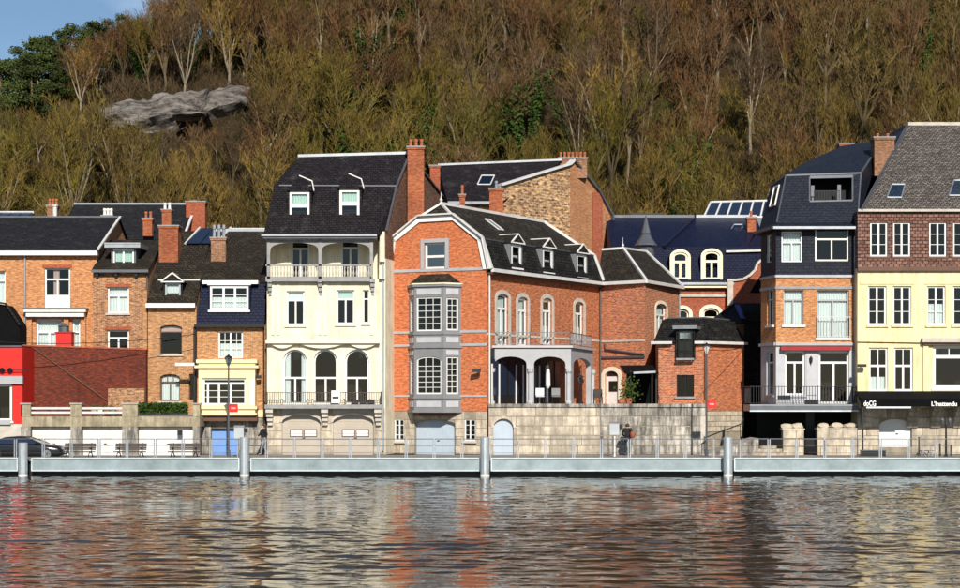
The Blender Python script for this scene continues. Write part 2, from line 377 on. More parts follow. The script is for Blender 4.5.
def win(h, pl, r, cols=2, transom=0.0, rows=1, mcols=1, tcols=1, trows=1, arch=0.0, frame='paint_white', fw=.065, recess=.13, sill='stone_trim',
        surround=None, sw=.12, curtain=None, cmat='curtain', panel=0.0, glass='glass', label=None, hole=True, d=0.0, proud=.04, keepout=.3, lintel=None):
    """one window: the frame mesh with its panes, curtains, sill and surround below it; r in photo pixels; arch: rise in px"""
    u0, u1, z0, z1 = pl.rect(r, d)
    rise = 0.0
    if arch: rise = arch*(z1-z0)/(r[3]-r[1])
    if hole: pl.holes.append((u0, u1, z0, z1, rise))
    dd = d-recess; zs = z1-rise
    f = MB()
    def ring(e): # outline inset by e
        o = [(u0+e, z0+e), (u1-e, z0+e)]
        return o+(arch_pts(u0+e, u1-e, zs, max(rise-e, .01)) if rise else [(u1-e, z1-e), (u0+e, z1-e)])
    A, B = ring(0), ring(fw)
    for k in range(len(A)):
        j = (k+1) % len(A)
        f.poly([pl.w(*A[k], dd), pl.w(*A[j], dd), pl.w(*B[j], dd), pl.w(*B[k], dd)])
        f.poly([pl.w(*B[k], dd), pl.w(*B[j], dd), pl.w(*B[j], dd-.07), pl.w(*B[k], dd-.07)])
    def top_at(u):
        if not rise: return z1-fw
        c, a = (u0+u1)/2, (u1-u0)/2-fw
        return zs+max(rise-fw, .01)*math.sqrt(max(0, 1-min(1, ((u-c)/a)**2)))
    i0, i1, b0 = u0+fw, u1-fw, z0+fw
    if panel:
        zp = z0+(z1-z0)*panel; f.pbox(pl, i0, i1, b0, zp, dd-.01, dd-.05); f.pbox(pl, i0+.08, i1-.08, b0+.06, zp-.06, dd+.008, dd-.02); b0 = zp
    zt = (z1-(z1-z0)*transom) if transom else None
    ztop = (zt-fw*.5) if zt else (zs if rise else z1-fw)
    lights = []
    mw = fw*.85
    cu = [i0+(i1-i0)*k/cols for k in range(cols+1)] if isinstance(cols, int) else [i0+(i1-i0)*k for k in cols]
    if zt: f.pbox(pl, i0, i1, zt-fw*.55, zt+fw*.55, dd+.012, dd-.06)
    for k, u in enumerate(cu[1:-1]):
        zz = ztop if zt else top_at(u); f.pbox(pl, u-mw*.6, u+mw*.6, b0, zz, dd+.008, dd-.055)
    for k in range(len(cu)-1): lights.append((cu[k]+(mw*.6 if k else 0), cu[k+1]-(mw*.6 if k < len(cu)-2 else 0), b0, ztop, False))
    bar = .03
    for (a, b, c, e, _) in lights:
        for q in range(1, rows): zz = c+(e-c)*q/rows; f.pbox(pl, a, b, zz-bar/2, zz+bar/2, dd-.012, dd-.045)
        for q in range(1, mcols): uu = a+(b-a)*q/mcols; f.pbox(pl, uu-bar/2, uu+bar/2, c, e if (zt or not rise) else top_at(uu), dd-.014, dd-.047)
    if zt:
        tt = zt+fw*.55
        for q in range(1, tcols): uu = i0+(i1-i0)*q/tcols; f.pbox(pl, uu-bar*.8, uu+bar*.8, tt, top_at(uu), dd-.012, dd-.05)
        for q in range(1, trows): zz = tt+(z1-fw-tt)*q/trows; f.pbox(pl, i0, i1, zz-bar/2, zz+bar/2, dd-.012, dd-.045)
    fo = f.build('window', frame, h)
    if label: fo['label'] = label
    gd = dd-.05
    for (a, b, c, e, _) in lights:
        if rise and not zt:
            n = 6; top = [(a+(b-a)*k/n) for k in range(n+1)]
            MB().poly([pl.w(a, c, gd), pl.w(b, c, gd)]+[pl.w(u, top_at(u), gd) for u in reversed(top)]).build('pane', glass, h, fo)
        else: MB().poly([pl.w(a, c, gd), pl.w(b, c, gd), pl.w(b, e, gd), pl.w(a, e, gd)]).build('pane', glass, h, fo)
    if zt:
        a, b = i0, i1
        if rise:
            n = 10; top = [(a+(b-a)*k/n) for k in range(n+1)]
            MB().poly([pl.w(a, tt, gd), pl.w(b, tt, gd)]+[pl.w(u, max(top_at(u), tt+.001), gd) for u in reversed(top)]).build('pane', glass, h, fo)
        else: MB().poly([pl.w(a, tt, gd), pl.w(b, tt, gd), pl.w(b, z1-fw, gd), pl.w(a, z1-fw, gd)]).build('pane', glass, h, fo)
    def drape(a, b, c, e, cm, nf=None):
        nf = nf or max(4, int((b-a)/.045)); m = MB(); ph = random.random()*6
        for k in range(nf):
            q = lambda t: gd-.10+.03*math.sin(ph+(a+(b-a)*t/nf)*42)
            m.poly([pl.w(a+(b-a)*k/nf, c, q(k)), pl.w(a+(b-a)*(k+1)/nf, c, q(k+1)), pl.w(a+(b-a)*(k+1)/nf, e, q(k+1)), pl.w(a+(b-a)*k/nf, e, q(k))])
        m.build('curtain', cm, h, fo)
    top = z1-rise*.25-fw
    if curtain == 'net': drape(i0, i1, b0, top, cmat)
    elif curtain == 'side': w_ = (i1-i0)*.26; drape(i0, i0+w_, b0, top, cmat); drape(i1-w_*.8, i1, b0, top, cmat)
    elif curtain == 'one': drape(i0+(i1-i0)*.3, i0+(i1-i0)*.55, b0, top, cmat)
    elif curtain == 'blind':
        MB().pbox(pl, i0, i1, (zt or z1-(z1-z0)*.35), z1-fw, gd-.06, gd-.09).build('blind', cmat, h, fo)
    elif curtain == 'half': drape(i0, i1, b0, b0+(ztop-b0)*.55, cmat)
    elif curtain == 'top': drape(i0, i1, b0+(z1-b0)*.5, top, cmat)
    if sill:
        MB().pbox(pl, u0-.10, u1+.10, z0-.12, z0-.002, d+.10, d-recess+.01).build('sill', sill, h, fo)
    if lintel:
        MB().pbox(pl, u0-.12, u1+.12, z1+.002, z1+.2, d+.03, d-.05).build('lintel', lintel, h, fo)
    if surround:
        m = MB(); e0, e1 = -.004, -sw
        A, B = ring(e0)[1:], ring(e1)[1:]
        # jambs down to the sill
        A[0] = (A[0][0], z0); B[0] = (B[0][0], z0); A.append((u0-.004, z0)); B.append((u0-sw, z0))
        for k in range(len(A)-1):
            q = [A[k], A[k+1], B[k+1], B[k]]
            m.prism([pl.w(*x, d+proud) for x in q], -pl.n*(proud+.02))
        m.build('surround', surround, h, fo)
    return fo

def gutter(h, a, b, mat='zinc_white', r=.07, name='gutter'):
    return MB().bar(a, b, r*2, r*1.8).build(name, mat, h)
def downpipe(h, pts, mat='zinc', r=.05): return MB().tube(pts, r, 6).build('downpipe', mat, h)
def iron_rail(parent_root, pts, z0, z1, mat, step=.14, r=.012, post_r=.022, root=None, solid=None, name='railing'):
    """a balcony railing following plan points"""
    m = MB(); root = root or parent_root
    for a, b in zip(pts, pts[1:]):
        for z, t in ((z1, .05), (z0+.08, .035)): m.bar((a[0], a[1], z), (b[0], b[1], z), t, t*.7)
    for p in pts: m.tube([(p[0], p[1], z0), (p[0], p[1], z1+.05)], post_r, 5)
    o = m.build(name, mat, root)
    m = MB()
    for a, b in zip(pts, pts[1:]):
        L = math.hypot(b[0]-a[0], b[1]-a[1]); n = max(1, int(L/step))
        for k in range(1, n):
            x, y = a[0]+(b[0]-a[0])*k/n, a[1]+(b[1]-a[1])*k/n
            m.bar((x, y, z0+.08), (x, y, z1), r*2)
    m.build('baluster_row', mat, root, o, kind='stuff')
    return o
def chimney(h, px0, px1, ptop, pbot, Y, mat='brick_chimney', depth=.6, pots=2, potmat='terracotta', name='chimney', ph=.45, cap='stone_blue'):
    x0, x1, z1, z0 = Xp(px0, Y), Xp(px1, Y), Zp(ptop, Y), Zp(pbot, Y)
    m = MB().box(x0, x1, Y, Y+depth, z0, z1-.16); m.box(x0-.05, x1+.05, Y-.05, Y+depth+.05, z1-.26, z1-.14)
    c = m.build(name, mat, h)
    MB().box(x0-.08, x1+.08, Y-.08, Y+depth+.08, z1-.138, z1-.06).build('chimney_cap', cap, h, c)
    for k in range(pots):
        x = x0+(x1-x0)*(k+.5)/pots
        MB().lathe((x, Y+depth/2, z1-.06), [(.10, 0), (.085, ph*.6), (.11, ph*.7), (.10, ph)], 8).build('chimney_pot', potmat, h, c)
    return c
def skylight(h, pts, mat='glass_sky', fmat='zinc', t=.07, name='skylight'):
    p = [Vector(q) for q in pts]; n = (p[1]-p[0]).cross(p[3]-p[0]).normalized()
    if n.z < 0: n = -n
    m = MB()
    for k in range(4): m.bar(p[k]+n*.05, p[(k+1) % 4]+n*.05, t, t)
    o = m.build(name, fmat, h); MB().poly([q+n*.05 for q in p]).build('pane', mat, h, o); return o
def ashlar(h, pl, u0, u1, z0, z1, rows, blen, holes=(), mat='stone_pale', d=0.0, th=.10, seed=1, gap=.018, outline_top=None):
    """coursed stone blocks, every block a piece of its own, cut round the openings"""
    rr = random.Random(seed); rh = (z1-z0)/rows
    for r in range(rows):
        za, zb = z0+r*rh, z0+(r+1)*rh
        u = u0-rr.random()*blen*.5
        while u < u1:
            v = u+blen*rr.uniform(.65, 1.35); a, b = max(u, u0), min(v, u1); u = v
            segs = [(a, b)]
            for hh in holes:
                if hh[3] > za+.02 and hh[2] < zb-.02:
                    ns = []
                    for (s, e) in segs:
                        if hh[1] <= s or hh[0] >= e: ns.append((s, e)); continue
                        if hh[0] > s: ns.append((s, hh[0]))
                        if hh[1] < e: ns.append((hh[1], e))
                    segs = ns
            for (s, e) in segs:
                if e-s < .08: continue
                g = gap/2; dz = rr.uniform(-.012, .02); c = .012
                lo = [(s+g, za+g), (e-g, za+g), (e-g, zb-g), (s+g, zb-g)]
                hi = [(s+g+c, za+g+c), (e-g-c, za+g+c), (e-g-c, zb-g-c), (s+g+c, zb-g-c)]
                m = MB(); B0 = [pl.w(*q, d) for q in lo]; B1 = [pl.w(*q, d+th+dz-c) for q in lo]; B2 = [pl.w(*q, d+th+dz) for q in hi]
                m.poly(B2)
                for k in range(4):
                    j = (k+1) % 4; m.poly([B0[k], B0[j], B1[j], B1[k]]); m.poly([B1[k], B1[j], B2[j], B2[k]])
                m.build('stone', mat, h)
# ------------------------------------------------------------------ the setting: river, quay, hill
from mathutils import noise as mnoise
WZ = -.92
def water_material():
    m, n, l, b = newmat('river_water')
    g = nd(n, 'ShaderNodeTexCoord')
    def wave(sx, sy, sc, det, rot=0.0):
        mp = nd(n, 'ShaderNodeMapping'); mp.inputs['Scale'].default_value = (sx, sy, 1); mp.inputs['Rotation'].default_value = (0, 0, rot); l.new(g.outputs['Object'], mp.inputs['Vector'])
        t = nd(n, 'ShaderNodeTexNoise', Scale=sc, Detail=det, Roughness=.6); t.inputs['Distortion'].default_value = .6; l.new(mp.outputs[0], t.inputs['Vector']); return t.outputs['Fac']
    a = wave(.45, 1.0, .9, 1, .12); c = wave(.5, 1.0, 3.4, 1.5, -.12)
    mx = nd(n, 'ShaderNodeMath', operation='MULTIPLY_ADD'); mx.inputs[1].default_value = .22; l.new(c, mx.inputs[0]); l.new(a, mx.inputs[2])
    bp = nd(n, 'ShaderNodeBump', Strength=1.0, Distance=.012); l.new(mx.outputs[0], bp.inputs['Height']); l.new(bp.outputs[0], b.inputs['Normal'])
    b.inputs['Base Color'].default_value = (.028, .020, .014, 1); b.inputs['Roughness'].default_value = .06; b.inputs['IOR'].default_value = 1.25
    b.inputs['Specular IOR Level'].default_value = .42
    return m
water_material()
def grid(name, mat, x0, x1, y0, y1, nx, ny, fz, kind='structure', smooth=True):
    vs = []; fs = []
    for j in range(ny+1):
        for i in range(nx+1):
            x, y = x0+(x1-x0)*i/nx, y0+(y1-y0)*j/ny; vs.append((x, y, fz(x, y)))
    for j in range(ny):
        for i in range(nx): a = j*(nx+1)+i; fs.append((a, a+1, a+nx+2, a+nx+1))
    m = MB(); m.v = vs; m.f = fs; o = m.build(name, mat, smooth=smooth, kind=kind); return o
import numpy as np
def river():
    """the river sheet: rippled where it is seen, flat far up and down stream"""
    rs = np.random.RandomState(4); x0, x1, y0, y1 = -36.0, 36.0, 30.0, 94.0; nx, ny = 520, 820
    xs = np.linspace(x0, x1, nx+1); ys = np.linspace(y0, y1, ny+1); X, Y = np.meshgrid(xs, ys); Z = np.zeros_like(X)
    N = 60
    for i in range(N):
        lam = .36*(5.0**rs.rand()); th = rs.normal(0, .6); k = 2*math.pi/lam; s = .088*math.sqrt(2.0/N)
        Z += s/k*np.sin(k*(X*math.sin(th)+Y*math.cos(th))+rs.rand()*6.283)
    Z *= .75+.45*np.sin(X*.11+Y*.07+1)*np.sin(X*.05-Y*.16)+.2*np.sin(X*.4+2)*np.sin(Y*.31)
    edge = np.minimum(np.minimum(X-x0, x1-X), np.minimum(Y-y0, 99))/1.5; Z = Z*np.clip(edge, 0, 1)+WZ
    v = np.stack([X.ravel(), Y.ravel(), Z.ravel()], 1)
    a = (np.arange(ny)[:, None]*(nx+1)+np.arange(nx)[None, :]).ravel(); f = np.stack([a, a+1, a+nx+2, a+nx+1], 1)
    n0 = len(v)
    ring = [(x0, y0), (x1, y0), (x1, 96), (x0, 96), (-700, -60), (700, -60), (700, 96), (-700, 96)]
    verts = [tuple(p) for p in v.tolist()]+[(x, y, WZ) for x, y in ring]; q = lambda *k: tuple(n0+j for j in k)
    faces = [tuple(p) for p in f.tolist()]+[q(4, 5, 1, 0), q(5, 6, 2, 1), q(4, 0, 3, 7)]
    me = bpy.data.meshes.new('river'); me.from_pydata(verts, [], faces); me.materials.append(MATS['river_water'])
    me.polygons.foreach_set('use_smooth', [True]*len(me.polygons)); o = bpy.data.objects.new('river', me); COL.objects.link(o); o['kind'] = 'structure'
river()

plain('quay_paving', (.20, .185, .165), .85, var=.45, scale=.8, bump=.3)
q = MB().box(-400, 400, 94.0, 99.5, -3, 0.0).build('quay', 'quay_paving', kind='structure')

def hill_material():
    m, n, l, b = newmat('hill_soil'); g = nd(n, 'ShaderNodeTexCoord')
    a = nd(n, 'ShaderNodeTexNoise', Scale=.12, Detail=9, Roughness=.7); l.new(g.outputs['Object'], a.inputs['Vector'])
    r = ramp(n, .35, (.035, .024, .010), .68, (.075, .046, .022)); e = r.color_ramp.elements.new(.5); e.color = (.045, .036, .014, 1); l.new(a.outputs['Fac'], r.inputs['Fac'])
    c = nd(n, 'ShaderNodeTexNoise', Scale=2.2, Detail=6, Roughness=.8); l.new(g.outputs['Object'], c.inputs['Vector'])
    r2 = ramp(n, .3, (.45,)*3, .7, (1.25,)*3); l.new(c.outputs['Fac'], r2.inputs['Fac'])
    l.new(mixrgb(n, l, 'MULTIPLY', 1.0, r.outputs[0], r2.outputs[0]), b.inputs['Base Color']); b.inputs['Roughness'].default_value = .95; b.inputs['Specular IOR Level'].default_value = .1
    bp = nd(n, 'ShaderNodeBump', Strength=1, Distance=.4); l.new(c.outputs['Fac'], bp.inputs['Height']); l.new(bp.outputs[0], b.inputs['Normal'])
hill_material()
def hill_z(x, y):
    s = .60*(y-127)
    s = .5*(s+math.sqrt(s*s+9))-1.2                     # soft foot
    s += 1.6*mnoise.noise(Vector((x*.05, y*.05, .3)))*min(1, max(0, (y-135)/20))+.5*mnoise.noise(Vector((x*.2, y*.2, 2)))*min(1, max(0, (y-135)/20))
    c = 34.0+.45*(x+56) if x < -34 else min(115, 43.9+1.7*(x+34))
    c = max(c, 12)-max(0, y-240)*.05
    k = 4.0; h = max(k-abs(s-c), 0)/k
    return min(s, c)-h*h*k*.25+.02 if y > 125 else max(min(s, c), .02)-.06
grid('hill', 'hill_soil', -260, 260, 99.4, 420, 130, 107, hill_z)
grid('far_ground', 'hill_soil', -1800, 1800, 100, 2400, 20, 20, lambda x, y: -.6)

# the bare rock on the slope
def rock():
    m, n, l, b = newmat('rock'); g = nd(n, 'ShaderNodeTexCoord')
    mp = nd(n, 'ShaderNodeMapping'); mp.inputs['Scale'].default_value = (.35, 1, 1.5); mp.inputs['Rotation'].default_value = (0, R(14), 0); l.new(g.outputs['Object'], mp.inputs['Vector'])
    a = nd(n, 'ShaderNodeTexNoise', Scale=1.1, Detail=12, Roughness=.78); l.new(mp.outputs[0], a.inputs['Vector'])
    r = ramp(n, .41, (.04, .034, .028), .60, (.29, .26, .235)); l.new(a.outputs['Fac'], r.inputs['Fac']); l.new(r.outputs[0], b.inputs['Base Color']); b.inputs['Roughness'].default_value = .9
    bp = nd(n, 'ShaderNodeBump', Strength=1, Distance=.5); l.new(a.outputs['Fac'], bp.inputs['Height']); l.new(bp.outputs[0], b.inputs['Normal'])
    def slabrock(name, px0, px1, y_l, y_r, thick, Y, seed, label):
        """a tilted limestone slab that stands out of the slope"""
        nx, ny = 44, 12; mb = MB(); x0, x1 = Xp(px0, Y), Xp(px1, Y)
        for j in range(ny+1):
            for i in range(nx+1):
                s, t = i/nx, j/ny
                x = x0+(x1-x0)*s
                ztop = Zp(y_l+(y_r-y_l)*s**.8, Y)+.5*mnoise.noise(Vector((x*.35, seed, 0)))
                env = math.sin(math.pi*min(1, max(0, s)))**.45
                zb = ztop-thick*env-.3
                tt = t**.8
                z = ztop-(ztop-zb)*tt
                y = Y+1.6-2.4*env*math.sin(math.pi*min(.92, tt*.9+.06))+.8*mnoise.noise(Vector((x*.4, z*.8, seed)))+.35*mnoise.noise(Vector((x*1.3, z*2.5, seed+3)))
                y += .25*math.sin((z-.25*x)*4)
                mb.v.append((x, y, z-(.6*abs(mnoise.noise(Vector((x*.8, t*3, seed)))) if j == 0 else 0)))
        for j in range(ny):
            for i in range(nx): a_ = j*(nx+1)+i; mb.f.append((a_, a_+1, a_+nx+2, a_+nx+1))
        # close to the slope behind
        k = len(mb.v)
        for i in range(nx+1): v = mb.v[i]; mb.v.append((v[0], v[1]+4, v[2]-.8))
        for i in range(nx): mb.f.append((i+1, i, k+i, k+i+1))
        o = mb.build(name, 'rock', smooth=False); tag(o, label, 'rock'); return o
    slabrock('rock_outcrop', 96, 205, 105, 85, 4.6, 180.5, 1.0, 'long pale grey bare rock slab on the wooded hillside')
    slabrock('rock_outcrop', 176, 250, 99, 80, 3.6, 183, 5.0, 'rounded grey rock hump overlapping the end of the long bare slab')
    slabrock('rock_outcrop', 170, 205, 112, 108, .8, 176, 9.0, 'small low pale rock ledge below the bare hillside slabs')
    slabrock('rock_outcrop', 84, 120, 143, 138, .7, 168, 12.0, 'small broken rock ledge among shrubs well below the slabs')
rock()

# ------------------------------------------------------------------ trees
def barkmat(name, col, rnd=.35, hue=None):
    m, n, l, b = newmat(name); oi = nd(n, 'ShaderNodeObjectInfo')
    r = n.new('ShaderNodeValToRGB'); e = r.color_ramp.elements
    cols = hue or [col]
    e[0].color = (*cols[0], 1); e[1].color = (*cols[-1], 1); e[1].position = 1
    for k, c in enumerate(cols[1:-1]): x = e.new((k+1)/(len(cols)-1)); x.color = (*c, 1)
    l.new(oi.outputs['Random'], r.inputs['Fac'])
    g = nd(n, 'ShaderNodeTexCoord'); no = nd(n, 'ShaderNodeTexNoise', Scale=.7, Detail=3); l.new(g.outputs['Object'], no.inputs['Vector'])
    r2 = ramp(n, .3, (.6,)*3, .7, (1.35,)*3); l.new(no.outputs['Fac'], r2.inputs['Fac'])
    l.new(mixrgb(n, l, 'MULTIPLY', 1.0, r.outputs[0], r2.outputs[0]), b.inputs['Base Color']); b.inputs['Roughness'].default_value = .9; b.inputs['Specular IOR Level'].default_value = .1
barkmat('bark', None, hue=[(.15, .11, .065), (.09, .07, .042), (.28, .235, .165), (.10, .075, .04), (.07, .053, .03)])
barkmat('twig_ochre', None, hue=[(.14, .092, .024), (.10, .07, .018), (.19, .125, .034), (.08, .06, .017), (.125, .086, .032)])
barkmat('twig_brown', None, hue=[(.12, .06, .024), (.085, .046, .022), (.145, .078, .034), (.075, .05, .028), (.11, .072, .044)])
barkmat('twig_olive', None, hue=[(.10, .08, .015), (.14, .105, .024), (.075, .066, .014), (.12, .09, .018)])
barkmat('twig_brush', None, hue=[(.22, .14, .04), (.22, .14, .04)])
barkmat('twig_yellow', None, hue=[(.42, .28, .02), (.42, .28, .02)])
barkmat('ivy_leaf', None, hue=[(.035, .07, .014), (.05, .085, .018), (.028, .05, .015)])
barkmat('pine_needle', None, hue=[(.045, .066, .018), (.06, .08, .022), (.036, .052, .016)])

def rv(rr, s=1.0): return Vector((rr.uniform(-s, s), rr.uniform(-s, s), rr.uniform(-s, s)))
def strip(mb, p, q, w, rr):
    d = q-p; t = d.cross(rv(rr)); t = t.normalized()*w/2 if t.length > 1e-5 else Vector((w/2, 0, 0))
    mid = (p+q)/2+rv(rr, d.length*.10)
    i = len(mb.v); mb.v += [tuple(p-t), tuple(p+t), tuple(mid+t*.8), tuple(mid-t*.8), tuple(q)]
    mb.f += [(i, i+1, i+2, i+3), (i+3, i+2, i+4)]
def bare_tree(seed, H=9.0, spread=.5, leaders=4, low=.2, twigs=6, tw=.05, ivy=False):
    rr = random.Random(seed); tr = MB(); cr = MB(); lf = MB()
    base = Vector((0, 0, -.4)); fork = Vector((rr.uniform(-.3, .3), rr.uniform(-.3, .3), H*low))
    tr.tube([base, (base+fork)/2+Vector((rr.uniform(-.1, .1), rr.uniform(-.1, .1), 0)), fork], [H*.021, H*.017, H*.014], 6, cap=False)
    for k in range(leaders):
        az = 2*math.pi*(k+rr.random()*.7)/leaders; tilt = rr.uniform(.08, spread)
        L = H*(1-low)*rr.uniform(.72, 1.0); d = Vector((math.cos(az)*math.sin(tilt), math.sin(az)*math.sin(tilt), math.cos(tilt)))
        pts = [fork]; p = fork.copy(); dd = d.copy()
        for s in range(5):
            dd = (dd+rv(rr, .13)+Vector((0, 0, .05))).normalized(); p = p+dd*L/5; pts.append(p.copy())
        tr.tube(pts, [H*.012*(1-.165*s) for s in range(6)], 5, cap=False)
        nb = rr.randint(7, 9)
        for b in range(nb):
            t = .15+.85*(b+rr.random())/nb; si = min(4, int(t*5)); o = pts[si].lerp(pts[si+1], t*5-si)
            az2 = rr.uniform(0, 6.28); bt = rr.uniform(.35, .85)
            bd = (d*math.cos(bt)+Vector((math.cos(az2), math.sin(az2), rr.uniform(0, .5)))*math.sin(bt)).normalized()
            BL = L*(.50-.30*t)*rr.uniform(.7, 1.25)
            e1 = o+bd*BL*.5+rv(rr, .1); e2 = o+bd*BL+Vector((0, 0, BL*.18))+rv(rr, .15)
            cr.tube([o, e1, e2], [H*.0055, H*.004, H*.0022], 3, cap=False)
            nt = rr.randint(6, 8)
            for q in range(nt):
                tt = .2+.8*(q+rr.random())/nt; s0 = o.lerp(e1, tt*2) if tt < .5 else e1.lerp(e2, tt*2-1)
                td = (bd+rv(rr, .9)+Vector((0, 0, .55))).normalized(); TL = BL*rr.uniform(.25, .5)+.25
                e = s0+td*TL; strip(cr, s0, e, tw*1.2, rr)
                for w in range(twigs):
                    a = s0.lerp(e, rr.uniform(.25, 1)); strip(cr, a, a+(td+rv(rr, .8)+Vector((0, 0, .35))).normalized()*rr.uniform(.3, .75), tw*rr.uniform(.6, 1), rr)
        if ivy:
            for q in range(520):
                t = rr.random()**1.3*.8; si = min(4, int(t*5)); o = pts[si].lerp(pts[si+1], t*5-si)+rv(rr, .55); leaf(lf, o, rr.uniform(.09, .2), rr)
    if ivy:
        for q in range(600): o = base.lerp(fork, rr.random())+rv(rr, .5); leaf(lf, o, rr.uniform(.09, .2), rr)
    return tr, cr, lf
def leaf(mb, o, s, rr):
    n = rv(rr).normalized(); t = n.orthogonal().normalized()*s; b = n.cross(t)*.7; i = len(mb.v)
    mb.v += [tuple(o-t), tuple(o-b), tuple(o+t), tuple(o+b)]; mb.f.append((i, i+1, i+2, i+3))
def pine_tree(seed, H=10):
    rr = random.Random(seed); tr = MB(); lf = MB()
    tr.tube([(0, 0, -.5), (rr.uniform(-.2, .2), rr.uniform(-.2, .2), H*.5), (rr.uniform(-.4, .4), 0, H*.95)], [H*.02, H*.015, H*.005], 6, cap=False)
    for k in range(18):
        z = H*(.10+.88*(k+rr.random())/18); az = rr.uniform(0, 6.28); L = H*(.36-.24*(z/H-.10)/.9)*rr.uniform(.6, 1.15)
        d = Vector((math.cos(az), math.sin(az), rr.uniform(.02, .3))); e = Vector((0, 0, z))+d*L
        tr.tube([(0, 0, z), tuple(Vector((0, 0, z))+d*L*.6), tuple(e)], [H*.006, H*.005, .02], 4, cap=False)
        for c in range(7):
            cc = Vector((0, 0, z)).lerp(e, rr.uniform(.35, 1.05))+rv(rr, .35)
            for q in range(60):
                v = rv(rr); v.z *= .42; leaf(lf, cc+v*H*.095, rr.uniform(.09, .2), rr)
    return tr, None, lf
PROTO = {}
def proto(kind, i):
    key = (kind, i)
    if key in PROTO: return PROTO[key]
    s = hash((len(kind), i))+i*31
    if kind == 'pine': tr, cr, lf = pine_tree(100+i)
    else:
        rr = random.Random(i*7+3)
        tr, cr, lf = bare_tree(40+i*11, H=9.0, spread=rr.uniform(.35, .75), leaders=rr.randint(3, 5), low=rr.uniform(.12, .3), twigs=6, ivy=(kind == 'ivy'))
    def md(mb, nm, mat):
        me = bpy.data.meshes.new(nm); me.from_pydata(mb.v, [], mb.f); me.materials.append(MATS[mat]); return me
    PROTO[key] = (md(tr, 'trunk', 'bark'), cr, lf, md)
    return PROTO[key]
CROWN = {}
def plant(kind, i, loc, sc, rot, label, group, twig):
    tm, cr, lf, md = proto(kind, i)
    r = thing('pine_tree' if kind == 'pine' else 'ivy_tree' if kind == 'ivy' else 'bare_tree', loc, label, 'tree', group)
    r.scale = (sc*random.uniform(.85, 1.15), sc*random.uniform(.85, 1.15), sc); r.rotation_euler = (random.uniform(-.06, .06), random.uniform(-.06, .06), rot)
    def ch(nm, me): o = bpy.data.objects.new(nm, me); COL.objects.link(o); o.parent = r
    ch('trunk', tm)
    if cr is not None:
        k = (kind, i, twig)
        if k not in CROWN: CROWN[k] = md(cr, 'crown', twig)
        ch('crown', CROWN[k])
    if lf is not None and lf.f:
        k = (kind, i, 'leaf')
        if k not in CROWN: CROWN[k] = md(lf, 'leaves', 'pine_needle' if kind == 'pine' else 'ivy_leaf')
        ch('crown' if kind == 'pine' else 'ivy', CROWN[k])
TREE_LABELS = {
 'twig_ochre': ('bare tree with ochre twigs on the wooded hillside', 'ochre twigged bare trees on the hillside'),
 'twig_brown': ('bare tree with reddish brown twigs on the wooded hillside', 'brown twigged bare trees on the hillside'),
 'twig_olive': ('bare tree with olive green mossy twigs on the wooded hillside', 'olive twigged bare trees on the hillside')}
